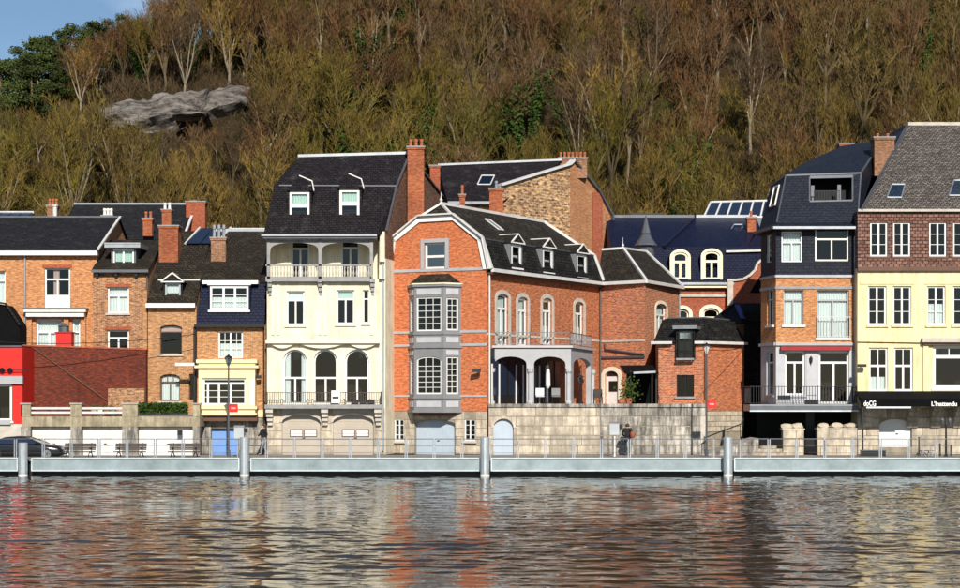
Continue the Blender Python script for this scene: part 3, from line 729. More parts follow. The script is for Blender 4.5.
def forest():
    rr = random.Random(21); pts = []
    tries = 0
    while len(pts) < 274 and tries < 60000:
        tries += 1
        Y = 141+85*rr.random(); px = rr.uniform(-40, 1000); X = Xp(px, Y); z = hill_z(X, Y)
        top = HY-(z+8-CH)/Y*F; bot = HY-(z-CH)/Y*F
        if top > 228 or bot < -25: continue
        if px < 300 and Y > 218: continue
        near_rock = 88 < px < 262 and 92 < bot < 175 and top < 120
        dmin = 3.2
        if any((X-a[0])**2+(Y-a[1])**2 < dmin*dmin for a in pts): continue
        pts.append((X, Y, z, px, (top+bot)/2, near_rock, bot))
    for (X, Y, z, px, py, near_rock, bot) in pts:
        nn = mnoise.noise(Vector((X*.06, Y*.08, 4)))+rr.uniform(-.35, .35)
        tw = 'twig_ochre'
        if py < 120 and px > 300 or (py < 150 and px < 120): tw = 'twig_brown' if nn > -.15 else 'twig_ochre'
        elif nn > .25 or (70 < px < 270 and 95 < py < 158): tw = 'twig_brown'
        elif nn < -.2: tw = 'twig_olive'
        sc = rr.uniform(.8, 1.3)
        if near_rock and bot < 124: continue
        if 80 < px < 262 and bot >= 150: sc = min(sc, max(.3, (bot-122)/(F/Y)/9.6))
        if near_rock: sc = min(.6, max(.18, (bot-128)/95))
        ivy = rr.random() < .08 or (620 < px < 760 and 90 < py < 220 and rr.random() < .3) or (505 < px < 570 and 100 < py < 180 and rr.random() < .7) or (px > 900 and py < 90 and rr.random() < .4)
        if px < 135 and bot < 112-.25*px+8 and rr.random() < .75: continue
        if px < 175:
            lim = 82-.48*px if px > 52 else 108; sc = min(sc, (bot-lim)/(F/Y)/9.3)
            if sc < .3: continue
        lab, grp = TREE_LABELS[tw]
        if ivy: plant('ivy', rr.randint(0, 2), (X, Y, z), sc, rr.uniform(0, 6.28), 'dark green ivy clad tree among the bare hillside trees', 'ivy clad trees on the hillside', tw)
        else: plant('bare', rr.randint(0, 9), (X, Y, z), sc, rr.uniform(0, 6.28), lab, grp, tw)
    for k in range(44):
        px = 84+rr.random()*215; Y = rr.uniform(187, 207); X = Xp(px, Y); z = hill_z(X, Y); bot = HY-(z-CH)/Y*F; sc = min(rr.uniform(.75, 1.15), (bot-(82-.48*px))/(F/Y)/9.3)
        if sc < .3: continue
        tw = rr.choice(('twig_brown', 'twig_brown', 'twig_ochre')); plant('bare', rr.randint(0, 9), (X, Y, z), sc, rr.uniform(0, 6.28), *TREE_LABELS[tw], tw)
    for k in range(10):
        px = 70+rr.random()*190; Y = rr.uniform(190, 205); X = Xp(px, Y); z = hill_z(X, Y); bot = HY-(z-CH)/Y*F; sc = min(rr.uniform(.55, .8), (bot-(82-.48*px))/(F/Y)/9.3)
        if sc > .3: plant('ivy', rr.randint(0, 2), (X, Y, z), sc, rr.uniform(0, 6.28), 'dark green ivy clad tree among the bare hillside trees', 'ivy clad trees on the hillside', 'twig_olive')
    for (px, bot, Y, sc) in ((18, 112, 183, .72), (2, 118, 179, .75), (33, 115, 182, .66), (38, 104, 187, .7), (50, 90, 190, .62), (70, 84, 192, .66), (92, 80, 196, .68), (108, 72, 198, .6), (126, 66, 200, .62), (28, 92, 190, .5), (60, 100, 186, .45), (140, 58, 204, .6), (160, 40, 208, .6)):
        X = Xp(px, Y); plant('pine', int(px) % 3, (X, Y, hill_z(X, Y)), sc, px, 'dark green flat topped pine on the crest of the hill', 'pines on the hill crest', 'twig_olive')
    # the yellow flowering shrub high on the slope
    for px, py, Y in ((683, 52, 205),):
        X = Xp(px, Y); plant('bare', 3, (X, Y, hill_z(X, Y)), .8, 1.0, 'bright yellow flowering shrub among the bare trees', None, 'twig_yellow')
forest()
def undergrowth():
    rr = random.Random(5); groups = {'twig_ochre': MB(), 'twig_brown': MB(), 'twig_olive': MB()}
    for k in range(13000):
        Y = 134+88*rr.random(); px = rr.uniform(-60, 1020); X = Xp(px, Y); z = hill_z(X, Y); py = HY-(z-CH)/Y*F
        if py < -30: continue
        nn = mnoise.noise(Vector((X*.05, Y*.07, 9)))+rr.uniform(-.2, .2)
        tw = 'twig_brown' if nn > .15 or (80 < px < 260 and 70 < py < 150) else 'twig_olive' if nn < -.15 else 'twig_ochre'
        mb = groups[tw]; o = Vector((X, Y, z-.1)); h = rr.uniform(.8, 2.6)
        if 92 < px < 256 and 76 < py < 124 and Y < 183.5: continue
        if 92 < px < 256 and 120 < py < 158: h *= .45
        for q in range(14):
            d = (Vector((rr.uniform(-.7, .7), rr.uniform(-.7, .7), 1))).normalized(); e = o+rv(rr, .35)+d*h*rr.uniform(.5, 1)
            strip(mb, o+rv(rr, .3), e, .06, rr)
    for tw, nm, lb in (('twig_ochre', 'undergrowth', 'ochre brushwood covering the hillside under the trees'), ('twig_brown', 'undergrowth', 'reddish brown brushwood round the bare rocks'), ('twig_olive', 'undergrowth', 'olive green brushwood on the hillside')):
        mb = groups[tw]; me = bpy.data.meshes.new(nm); me.from_pydata(mb.v, [], mb.f); me.materials.append(MATS[tw]); o = bpy.data.objects.new(nm, me); COL.objects.link(o)
        tag(o, lb, 'brushwood', kind='stuff')
undergrowth()
# ------------------------------------------------------------------ houses
def door(h, pl, r, mat, arch=0.0, recess=.22, d=0.0, vert=2, horiz=0, name='door', hole=True, label=None, handle=True, windows=()):
    u0, u1, z0, z1 = pl.rect(r, d); rise = arch*(z1-z0)/(r[3]-r[1]) if arch else 0
    if hole: pl.holes.append((u0, u1, z0, z1, rise))
    dd = d-recess; out = [(u0, z0), (u1, z0)]+(arch_pts(u0, u1, z1-rise, rise) if rise else [(u1, z1), (u0, z1)])
    m = MB().prism([pl.w(a, b, dd) for a, b in out], -pl.n*.06)
    for k in range(1, vert): u = u0+(u1-u0)*k/vert; m.pbox(pl, u-.02, u+.02, z0, z1-rise*.3 if rise else z1, dd+.015, dd-.02)
    for k in range(1, horiz): z = z0+(z1-z0)*k/horiz; m.pbox(pl, u0+.01, u1-.01, z-.012, z+.012, dd+.012, dd-.02)
    o = m.build(name, mat, h)
    if label: o['label'] = label
    if handle: u = (u0+u1)/2+.12; MB().pbox(pl, u-.07, u+.07, z0+(z1-z0)*.46, z0+(z1-z0)*.46+.04, dd+.06, dd).build('handle', 'iron_dark', h, o)
    for w in windows:
        a0, a1, b0, b1 = pl.rect(w, dd)
        m = MB()
        for (p0, p1, q0, q1) in ((a0-.05, a1+.05, b0-.05, b0), (a0-.05, a1+.05, b1, b1+.05), (a0-.05, a0, b0, b1), (a1, a1+.05, b0, b1)): m.pbox(pl, p0, p1, q0, q1, dd+.03, dd-.02)
        m.build('window_frame', 'paint_brown', h, o); MB().pbox(pl, a0, a1, b0, b1, dd+.012, dd-.01).build('pane', 'paint_white', h, o)
    return o
def band(h, pl, px0, px1, py0, py1, mat, proud=.05, name='string_course', d=0.0):
    u0, u1, z0, z1 = pl.rect((px0, py0, px1, py1), d); return MB().pbox(pl, u0, u1, z0, z1, d+proud, d-.03).build(name, mat, h)
def gables(mb, x0, x1, y0, y1, z0, ze, yr, zr, zb=None, sides=(1, 1), back=True):
    zb = ze if zb is None else zb
    for x, on in ((x0, sides[0]), (x1, sides[1])):
        if on: mb.poly([(x, y0, z0), (x, y1, z0), (x, y1, zb), (x, yr, zr), (x, y0, ze)])
    if back: mb.poly([(x0, y1, z0), (x1, y1, z0), (x1, y1, zb), (x0, y1, zb)])
    return mb
def root_at(name, px, Y, label, cat='house', z=0.0): return thing(name, (Xp(px, Y), Y, z), label, cat)
def dormer(h, pl, r, ptop, depth, wallmat='slate_grey', roofmat='slate_grey', trim='zinc_white', kind='hip', over=.12, d=0.0, backd=None):
    """a dormer box round the window rectangle r, standing on facade plane pl"""
    u0, u1, z0, z1 = pl.rect(r, d); u0 -= .08; u1 += .08; z1 += .06; z0 -= .05
    b = d-.02-depth; _, zt = pl.pt((r[0]+r[2])/2, ptop, d)
    if kind == 'flat':
        o = MB().pbox(pl, u0-over, u1+over, z1, zt, d+over, b-.3).build('dormer', roofmat, h)
        MB().pbox(pl, u0-over-.01, u1+over+.01, zt-.07, zt+.02, d+over+.03, d+over-.02).build('trim', trim, h, o)
    else:
        c = (u0+u1)/2; a0 = [pl.w(u0-over, z1, d+over), pl.w(u1+over, z1, d+over)]; dep = .45 if kind == 'hip' else 0.0
        ap, bp = pl.w(c, zt, d+over-dep), pl.w(c, zt, b-.8); e = [pl.w(u0-over, z1, b-.4), pl.w(u1+over, z1, b-.4)]
        m = MB(); m.slab([a0[0], ap, bp, e[0]], .05); m.slab([a0[1], e[1], bp, ap], .05)
        m.poly([a0[0], a0[1], ap])
        o = m.build('dormer', roofmat, h)
        m = MB(); m.bar(a0[0], ap, .07); m.bar(a0[1], ap, .07); m.bar(a0[0], a0[1], .07); m.bar(ap, bp, .06); m.build('trim', trim, h, o)
    for u in (u0, u1): MB().pbox(pl, u-.03, u+.03, z0, z1, d-.005, b).build('dormer_cheek', wallmat, h, o)
    return o
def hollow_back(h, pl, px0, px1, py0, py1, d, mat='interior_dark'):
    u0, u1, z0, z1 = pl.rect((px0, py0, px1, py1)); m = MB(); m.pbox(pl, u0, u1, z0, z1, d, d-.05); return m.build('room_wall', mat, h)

# ---- left: long ochre brick house with white eaves -------------------------------------------------
def ochre_house():
    Y = 103.5; pl = front(-40, 97, Y); h = root_at('brick_house', 40, Y, 'long ochre brick house with white eaves and a tall white balcony window')
    ze = Zp(251, Y); yr = 109.5; zr = Zp(219.5, yr); x0, x1 = Xp(-40, Y), Xp(97, Y)
    win(h, pl, (44.5, 268, 70, 310), cols=2, transom=.27, panel=.36, fw=.09, curtain='one', cmat='curtain_warm', sill=None, lintel='brick_red')
    win(h, pl, (-19, 271, 5.5, 303), cols=2, transom=.3, fw=.08, curtain='net')
    win(h, pl, (36, 319, 62, 362), cols=2, transom=.30, rows=1, fw=.13, arch=0, curtain='net', sill=None)
    win(h, pl, (72.5, 319, 80, 362), cols=1, transom=.30, fw=.09, curtain='net', sill=None)
    m = wall(MB(), pl, 0, pl.len, 0, ze); gables(m, x0, x1, Y, 115.5, 0, ze, yr, zr); m.build('wall', 'brick_ochre', h)
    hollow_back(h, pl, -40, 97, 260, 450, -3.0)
    r = MB(); r.slab([(x0, Y-.35, ze+.02), (x1+.12, Y-.35, ze+.02), (x1+.12, yr, zr+.12), (x0, yr, zr+.12)]); r.slab([(x0, yr, zr+.12), (x1+.12, yr, zr+.12), (x1+.12, 115.8, ze), (x0, 115.8, ze)]); ro = r.build('roof', 'slate_grey', h)
    m = MB(); m.bar((x1+.14, Y-.36, ze+.06), (x1+.14, yr, zr+.17), .14, .1); m.build('verge', 'zinc_white', h, ro)
    MB().bar((x0, yr, zr+.16), (x1, yr, zr+.16), .2, .1).build('ridge', 'zinc_dark', h, ro)
    MB().box(x0, x1+.1, Y-.42, Y-.02, ze-.28, ze-.02).build('eaves_board', 'paint_white', h)
    downpipe(h, [(Xp(25, Y-.1), Y-.1, ze-.2), (Xp(25, Y-.1), Y-.1, 4)], 'zinc')
    # canopy over the arched front
    cx0, cx1 = Xp(26, Y), Xp(88, Y)
    m = MB(); m.box(cx0, cx1, Y-.6, Y-.01, Zp(312.5, Y), Zp(309.5, Y)); m.box(cx0+.12, cx1-.12, Y-.5, Y-.01, Zp(317, Y), Zp(313.3, Y)); m.build('canopy', 'paint_white_dirty', h)
    MB().box(cx0-.06, cx1+.06, Y-.68, Y-.01, Zp(309.4, Y), Zp(308.3, Y)).build('canopy_lead', 'zinc_dark', h)
    for px in (30, 67, 84):
        MB().box(Xp(px-2.5, Y), Xp(px+2.5, Y), Y-.22, Y-.01, 3.5, Zp(317.2, Y)).build('pilaster', 'brick_ochre', h)
    for (a, b, c, d) in ((11, 246, 23, 239), (65, 243, 76, 236)):
        t = lambda py: ((Zp(251, Y)-0)+0)
        k = (zr-ze)/(yr-Y+.35)
        def onroof(px, py):
            yy = Y
            for _ in range(12): z = ze+.1+k*(yy-Y+.35); yy = F*(z-CH)/(HY-py)
            return Vector((Xp(px, yy), yy, ze+.1+k*(yy-Y+.35)))
        skylight(h, [onroof(a, b), onroof(c, b), onroof(c+9, d), onroof(a+9, d)], fmat='zinc')
    return h
ochre_house()

# ---- brown mottled brick house beside it ------------------------------------------------------------
def mottled_house():
    Y = 102.6; pl = front(93, 148, Y); h = root_at('brick_house', 120, Y, 'narrow brown mottled brick house with a flat roofed dormer')
    ze = Zp(271, Y); yr = 107.2; zr = Zp(240, yr); x0, x1 = Xp(93, Y), Xp(148, Y)
    win(h, pl, (107.5, 287, 129, 313), cols=2, transom=.33, tcols=1, fw=.09, curtain='net', surround=None, lintel='brick_red')
    win(h, pl, (107.5, 330, 129, 352), cols=2, transom=.36, fw=.09, curtain=None, lintel='brick_red')
    m = wall(MB(), pl, 0, pl.len, 0, ze); gables(m, x0, x1, Y, 112, 0, ze, yr, zr); m.build('wall', 'brick_brown', h)
    hollow_back(h, pl, 93, 148, 273, 450, -3.0)
    r = MB(); r.slab([(x0-.05, Y-.3, ze), (x1+.08, Y-.3, ze), (x1+.08, yr, zr), (x0-.05, yr, zr)]); r.slab([(x0-.05, yr, zr), (x1+.08, yr, zr), (x1+.08, 112.2, ze), (x0-.05, 112.2, ze)]); ro = r.build('roof', 'slate_brown', h)
    gutter(h, (x0, Y-.35, ze-.03), (x1+.1, Y-.35, ze-.03), 'zinc_dark', .09)
    for px in (98, 117, 137): MB().box(Xp(px, Y)-.08, Xp(px, Y)+.08, Y-.3, Y, ze-.32, ze-.1).build('eaves_bracket', 'paint_black', h)
    pd = front(93, 148, Y+.9)
    r_ = (113, 249, 134, 267)
    win(h, pd, r_, cols=2, fw=.10, curtain='net', cmat='curtain_green', sill='zinc', recess=.03, hole=False)
    dormer(h, pd, r_, 243.5, 2.6, 'zinc_dark', 'zinc', 'zinc', 'flat', over=.35)
    downpipe(h, [(x1-.05, Y-.08, ze-.1), (x1-.05, Y-.08, 3.5)], 'iron_brown')
    return h
mottled_house()

# ---- houses behind on the left -----------------------------------------------------------------------
def back_left():
    Y = 118; h = root_at('brick_house', 120, Y, 'red brick house with a wide slate roof and tall chimneys, behind the ochre house')
    ze = Zp(238, Y); yr = 123; zr = Zp(206, yr); x0, x1 = Xp(57, Y), Xp(183, Y)
    m = MB(); gables(m, x0, x1, Y, 129, 0, ze, yr, zr); m.poly([(x0, Y, 0), (x1, Y, 0), (x1, Y, ze), (x0, Y, ze)]); m.build('wall', 'brick_red', h)
    r = MB(); r.slab([(x0, Y-.3, ze-.1), (x1+.1, Y-.3, ze-.1), (x1+.1, yr, zr+.1), (x0, yr, zr+.1)]); r.slab([(x0, yr, zr+.1), (x1+.1, yr, zr+.1), (x1+.1, 129.2, ze), (x0, 129.2, ze)]); ro = r.build('roof', 'slate_grey', h)
    MB().bar((x1+.1, Y-.3, ze), (x1+.1, yr, zr+.15), .16, .12).build('verge', 'zinc_white', h, ro)
    MB().bar((x0, yr, zr+.15), (x1, yr, zr+.15), .2, .12).build('ridge', 'zinc', h, ro)
    MB().box(x1-.25, x1+.25, yr-.8, yr+4.0, zr-3.5, zr+.35).build('fire_wall', 'brick_red', h)
    def R_(px, py):
        k = (zr-ze+.2)/(yr-Y+.3); yy = Y
        for _ in range(14): z = ze+k*(yy-Y+.3); yy = F*(z-CH)/(HY-py)
        return Vector((Xp(px, yy), yy, ze+k*(yy-Y+.3)))
    skylight(h, [R_(72, 219), R_(83, 219), R_(90, 212), R_(79, 212)], fmat='zinc_white')
    chimney(h, 102, 112, 214, 233, 112.5, 'brick_chimney', pots=3, potmat='paint_white_dirty')
    chimney(h, 143, 152, 217, 236, 117, 'brick_chimney', pots=2)
    chimney(h, 162, 171, 208, 240, 116.5, 'brick_chimney', pots=2, potmat='paint_white_dirty')
    chimney(h, 186, 205, 200, 245, 121, 'brick_red', depth=1.0, pots=0)
    chimney(h, 47, 57, 204, 226, 119, 'brick_chimney_brown', pots=3)
    MB().lathe((Xp(55, 118), 118, Zp(226, 118)), [(.14, 0), (.14, 1.3), (.2, 1.32), (.2, 1.42)], 8).build('flue_pipe', 'zinc_white', h)
    h2 = root_at('glass_roof_house', 15, 113, 'low house with a bluish glass lean-to roof behind the ochre house')
    xa, xb = Xp(-40, 113), Xp(22, 113); ze = Zp(224, 113); zr = Zp(213, 116)
    m = MB(); gables(m, xa, xb, 113, 119, 0, ze, 116, zr); m.poly([(xa, 113, 0), (xb, 113, 0), (xb, 113, ze), (xa, 113, ze)]); m.build('wall', 'brick_brown', h2)
    r = MB(); r.slab([(xa, 112.8, ze), (xb, 112.8, ze), (xb, 116, zr), (xa, 116, zr)]); r.slab([(xa, 116, zr), (xb, 116, zr), (xb+.2, 119.2, ze), (xa, 119.2, ze)]); r.build('roof', 'zinc_dark', h2)
    for k in range(6):
        a = xa+(xb-xa)*k/6; b = xa+(xb-xa)*(k+.92)/6
        MB().slab([(a, 112.85, ze+.08), (b, 112.85, ze+.08), (b, 115.9, zr+.04), (a, 115.9, zr+.04)], .03).build('roof_glass', 'solar', h2)
    MB().bar((xa, 116, zr+.05), (xb, 116, zr+.05), .14).build('ridge', 'zinc_white', h2)
back_left()

# ---- narrow brick house with pointed dormer -----------------------------------------------------------
def narrow_house():
    Y = 101.5; pl = front(148, 197, Y); h = root_at('brick_house', 170, Y, 'narrow orange brown brick house with a small pointed dormer and big chimney')
    ze = Zp(304, Y); yr = 107.3; zr = Zp(231, yr); x0, x1 = Xp(148, Y), Xp(196.4, Y)
    win(h, pl, (160, 325, 182, 354), cols=1, transom=.24, arch=3, fw=.05, frame='paint_brown', curtain='blind', cmat='curtain_warm')
    win(h, pl, (160, 374, 180, 401), cols=2, transom=.3, tcols=3, arch=4, frame='paint_brown', fw=.07, curtain='net', lintel=None)
    win(h, pl, (189, 374, 194.5, 400), cols=1, frame='paint_brown', fw=.05, sill=None)
    m = wall(MB(), pl, 0, x1-x0, 0, ze); gables(m, x0, x1, Y, 113, 0, ze, yr, zr); m.build('wall', 'brick_tan', h)
    hollow_back(h, pl, 148, 196, 306, 450, -3.0)
    r = MB(); r.slab([(x0-.05, Y-.3, ze), (x1+.02, Y-.3, ze), (x1+.02, yr, zr), (x0-.05, yr, zr)]); r.slab([(x0, yr, zr), (x1, yr, zr), (x1, 113, ze), (x0, 113, ze)]); ro = r.build('roof', 'slate_brown', h)
    MB().box(x0-.05, x1-.02, Y-.42, Y-.02, ze-.22, ze+.02).build('eaves_board', 'paint_white', h)
    MB().box(x0+.3, x1, Y+1.55, Y+1.75, Zp(280.5, 103), Zp(279, 103)).build('snow_board', 'zinc_white', h, ro)
    MB().box(x0-.28, x0-.06, Y, yr+1, 4, Zp(290, Y)).build('party_wall', 'brick_tan', h)
    pd = front(148, 197, Y+.35); r_ = (165, 283, 180.5, 301)
    win(h, pd, r_, cols=1, fw=.10, frame='zinc', curtain='net', sill='zinc', recess=.03, hole=False)
    dormer(h, pd, r_, 273, 1.6, 'slate_grey', 'slate_brown', 'paint_white_dirty', 'gable', over=.15)
    chimney(h, 159, 178, 224, 276, 104.6, 'brick_chimney', depth=1.2, pots=0)
    return h
narrow_house()

# ---- house with the navy mansard and cream bay ---------------------------------------------------------
def bay_house():
    Y = 100.4; pl = front(197, 265.5, Y); h = root_at('bay_house', 230, Y, 'tan brick house with a navy mansard, cream bay window and blue door')
    ze = Zp(325, Y); x0, x1 = Xp(197, Y), Xp(265.5, Y)
    win(h, pl, (218, 331, 243, 358), cols=2, rows=3, mcols=2, fw=.10, curtain='half', sill=None)
    door(h, pl, (211, 428, 238, 459), 'door_blue', recess=.35, vert=3, horiz=0, label='pale blue garage style street door')
    m = wall(MB(), pl, 0, x1-x0, Zp(414, Y), ze); gables(m, x0, x1, Y, 113, 0, ze, 107.3, Zp(231, 107.3)); m.build('wall', 'brick_tan', h)
    m = wall(MB(), pl, 0, x1-x0, 0, Zp(414, Y), depth=.36, d=-.03); m.build('base_wall', 'mortar', h)
    ashlar(h, pl, 0, x1-x0, 0.02, Zp(414.5, Y), 5, .9, [x for x in pl.holes if x[2] < .5], 'stone_grey', d=-.10, th=.10, seed=4)
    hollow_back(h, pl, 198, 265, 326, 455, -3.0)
    band(h, pl, 240, 266, 410, 417, 'render_bay', .06)
    # cream bay, a box standing out
    pb = front(198.5, 255, Y-.75); u0, u1 = 0, pb.len
    win(h, pb, (202.5, 378, 246, 405), cols=[0, .08, .36, .66, 1.0], rows=3, transom=.2, fw=.11, curtain=None, sill=None)
    m = wall(MB(), pb, 0, pb.len, Zp(416, Y-.75), Zp(362, Y-.75), depth=.2)
    for u in (0, pb.len): m.poly([pb.w(u, Zp(416, Y-.75), 0), pb.w(u, Zp(416, Y-.75), -.75), pb.w(u, Zp(362, Y-.75), -.75), pb.w(u, Zp(362, Y-.75), 0)])
    zz = Zp(416, Y-.75); m.poly([pb.w(0, zz, 0), pb.w(u1, zz, 0), pb.w(u1, zz, -.75), pb.w(0, zz, -.75)])
    bo = m.build('bay', 'render_bay', h)
    MB().pbox(pb, .1, u1-.1, Zp(415, Y), Zp(364, Y), -.66, -.72).build('room_wall', 'interior_dark', h, bo)
    for (a, b, pr) in ((359.5, 363, .12), (365.5, 368, .2), (406.5, 409, .12), (413, 415, .10)):
        MB().pbox(pb, -pr, u1+pr, Zp(b, Y-.75), Zp(a, Y-.75), pr, -.745).build('cornice', 'render_bay', h, bo)
    MB().pbox(pb, -.1, u1+.1, Zp(421, Y-.75), Zp(416.2, Y-.75), -.15, -.74).build('bay_soffit', 'paint_brown', h, bo)
    ws = MB(); uu = pb.pt(250, 380)[0]; ws.pbox(pb, uu, uu+.22, Zp(405, Y-.75), Zp(379, Y-.75), .02, -.02); ws.build('shutter', 'paint_white', h, bo)
    # mansard
    zt = Zp(282, Y+.9); a = [Vector((x0-.02, Y-.25, ze-.05)), Vector((x1-.02, Y-.25, ze-.05)), Vector((x1-.1, Y+.95, zt)), Vector((x0+.12, Y+.95, zt))]
    m = MB(); m.slab(a, .1); m.poly([a[0], a[3], Vector((x0+.12, Y+5, zt)), Vector((x0, Y+5, ze))]); m.build('mansard', 'slate_navy', h)
    gutter(h, (x0-.1, Y-.32, ze-.05), (x1, Y-.32, ze-.05), 'paint_black', .09)
    yr = 107.3; zr = Zp(231, yr)
    r = MB(); r.slab([(x0, Y+.85, zt), (x1-.05, Y+.85, zt), (x1+1.0, yr, zr), (x0-.05, yr, zr)]); r.slab([(x0, yr, zr), (x1+.5, yr, zr), (x1, 113, ze), (x0, 113, ze)])
    r.poly([(x0+.02, Y+.9, zt), (x0+.02, yr, zr), (x0+.02, yr, zr-3), (x0+.02, Y+.9, zt-2)])
    ro = r.build('roof', 'slate_brown', h)
    MB().bar((x0, yr, zr+.05), (x1+.9, yr, zr+.05), .16).build('ridge', 'zinc', h, ro)
    pd = front(197, 265, Y+.05); r_ = (210, 286, 248.5, 310)
    win(h, pd, r_, cols=3, rows=3, fw=.12, curtain='half', sill='paint_white', recess=.03, hole=False)
    do = dormer(h, pd, r_, 284, 1.2, 'slate_navy', 'zinc_dark', 'paint_white', 'flat', over=.05)
    MB().box(Xp(201, Y), Xp(257, Y), Y+.4, Y+.95, Zp(284, Y+.5), Zp(280.5, Y+.5)).build('roof_trim', 'paint_white', h)
    chimney(h, 211, 225.5, 236, 275, 103.6, 'brick_chimney_brown', pots=3, potmat='zinc', ph=.75)
    # roof glass near the ridge
    for k in range(2):
        aa = Xp(188+k*15, 106.4); m = MB().slab([(Xp(186+15*k, 105.9), 105.9, Zp(243, 105.9)), (Xp(200+15*k, 105.9), 105.9, Zp(243, 105.9)), (Xp(213+15*k, 107.6), 107.6, Zp(228, 107.6)), (Xp(199+15*k, 107.6), 107.6, Zp(228, 107.6))], .06); m.build('roof_glass', 'solar', h, ro)
    MB().bar(Pt(185, 244, 105.9), Pt(200, 227.5, 107.6), .1).build('flashing', 'zinc_white', h, ro)
    MB().bar(Pt(216, 244, 105.9), Pt(231, 227.5, 107.6), .1).build('flashing', 'zinc_white', h, ro)
    MB().bar(Pt(231, 229, 107.5), Pt(265, 229, 107.5), .12).build('flashing', 'zinc_white', h, ro)
    downpipe(h, [(x1-.08, Y-.08, ze-.1), (x1-.08, Y-.08, .2)], 'iron_dark')
    downpipe(h, [(x0-.1, Y-.12, ze-.1), (x0-.1, Y-.12, 2.8)], 'iron_dark', .09)
    m = MB(); p = Pt(256, 377, Y); m.bar(p, p+Vector((.1, -.5, .0)), .05); m.box(p.x-.1, p.x+.36, p.y-.65, p.y-.4, p.z-.09, p.z+.09); m.build('floodlight', 'iron_dark', h)
    MB().box(Xp(177, Y), Xp(196, Y), Y-.6, Y-.4, Zp(366, Y), Zp(363, Y)).build('awning_arm', 'paint_white_dirty', h)
    return h
bay_house()

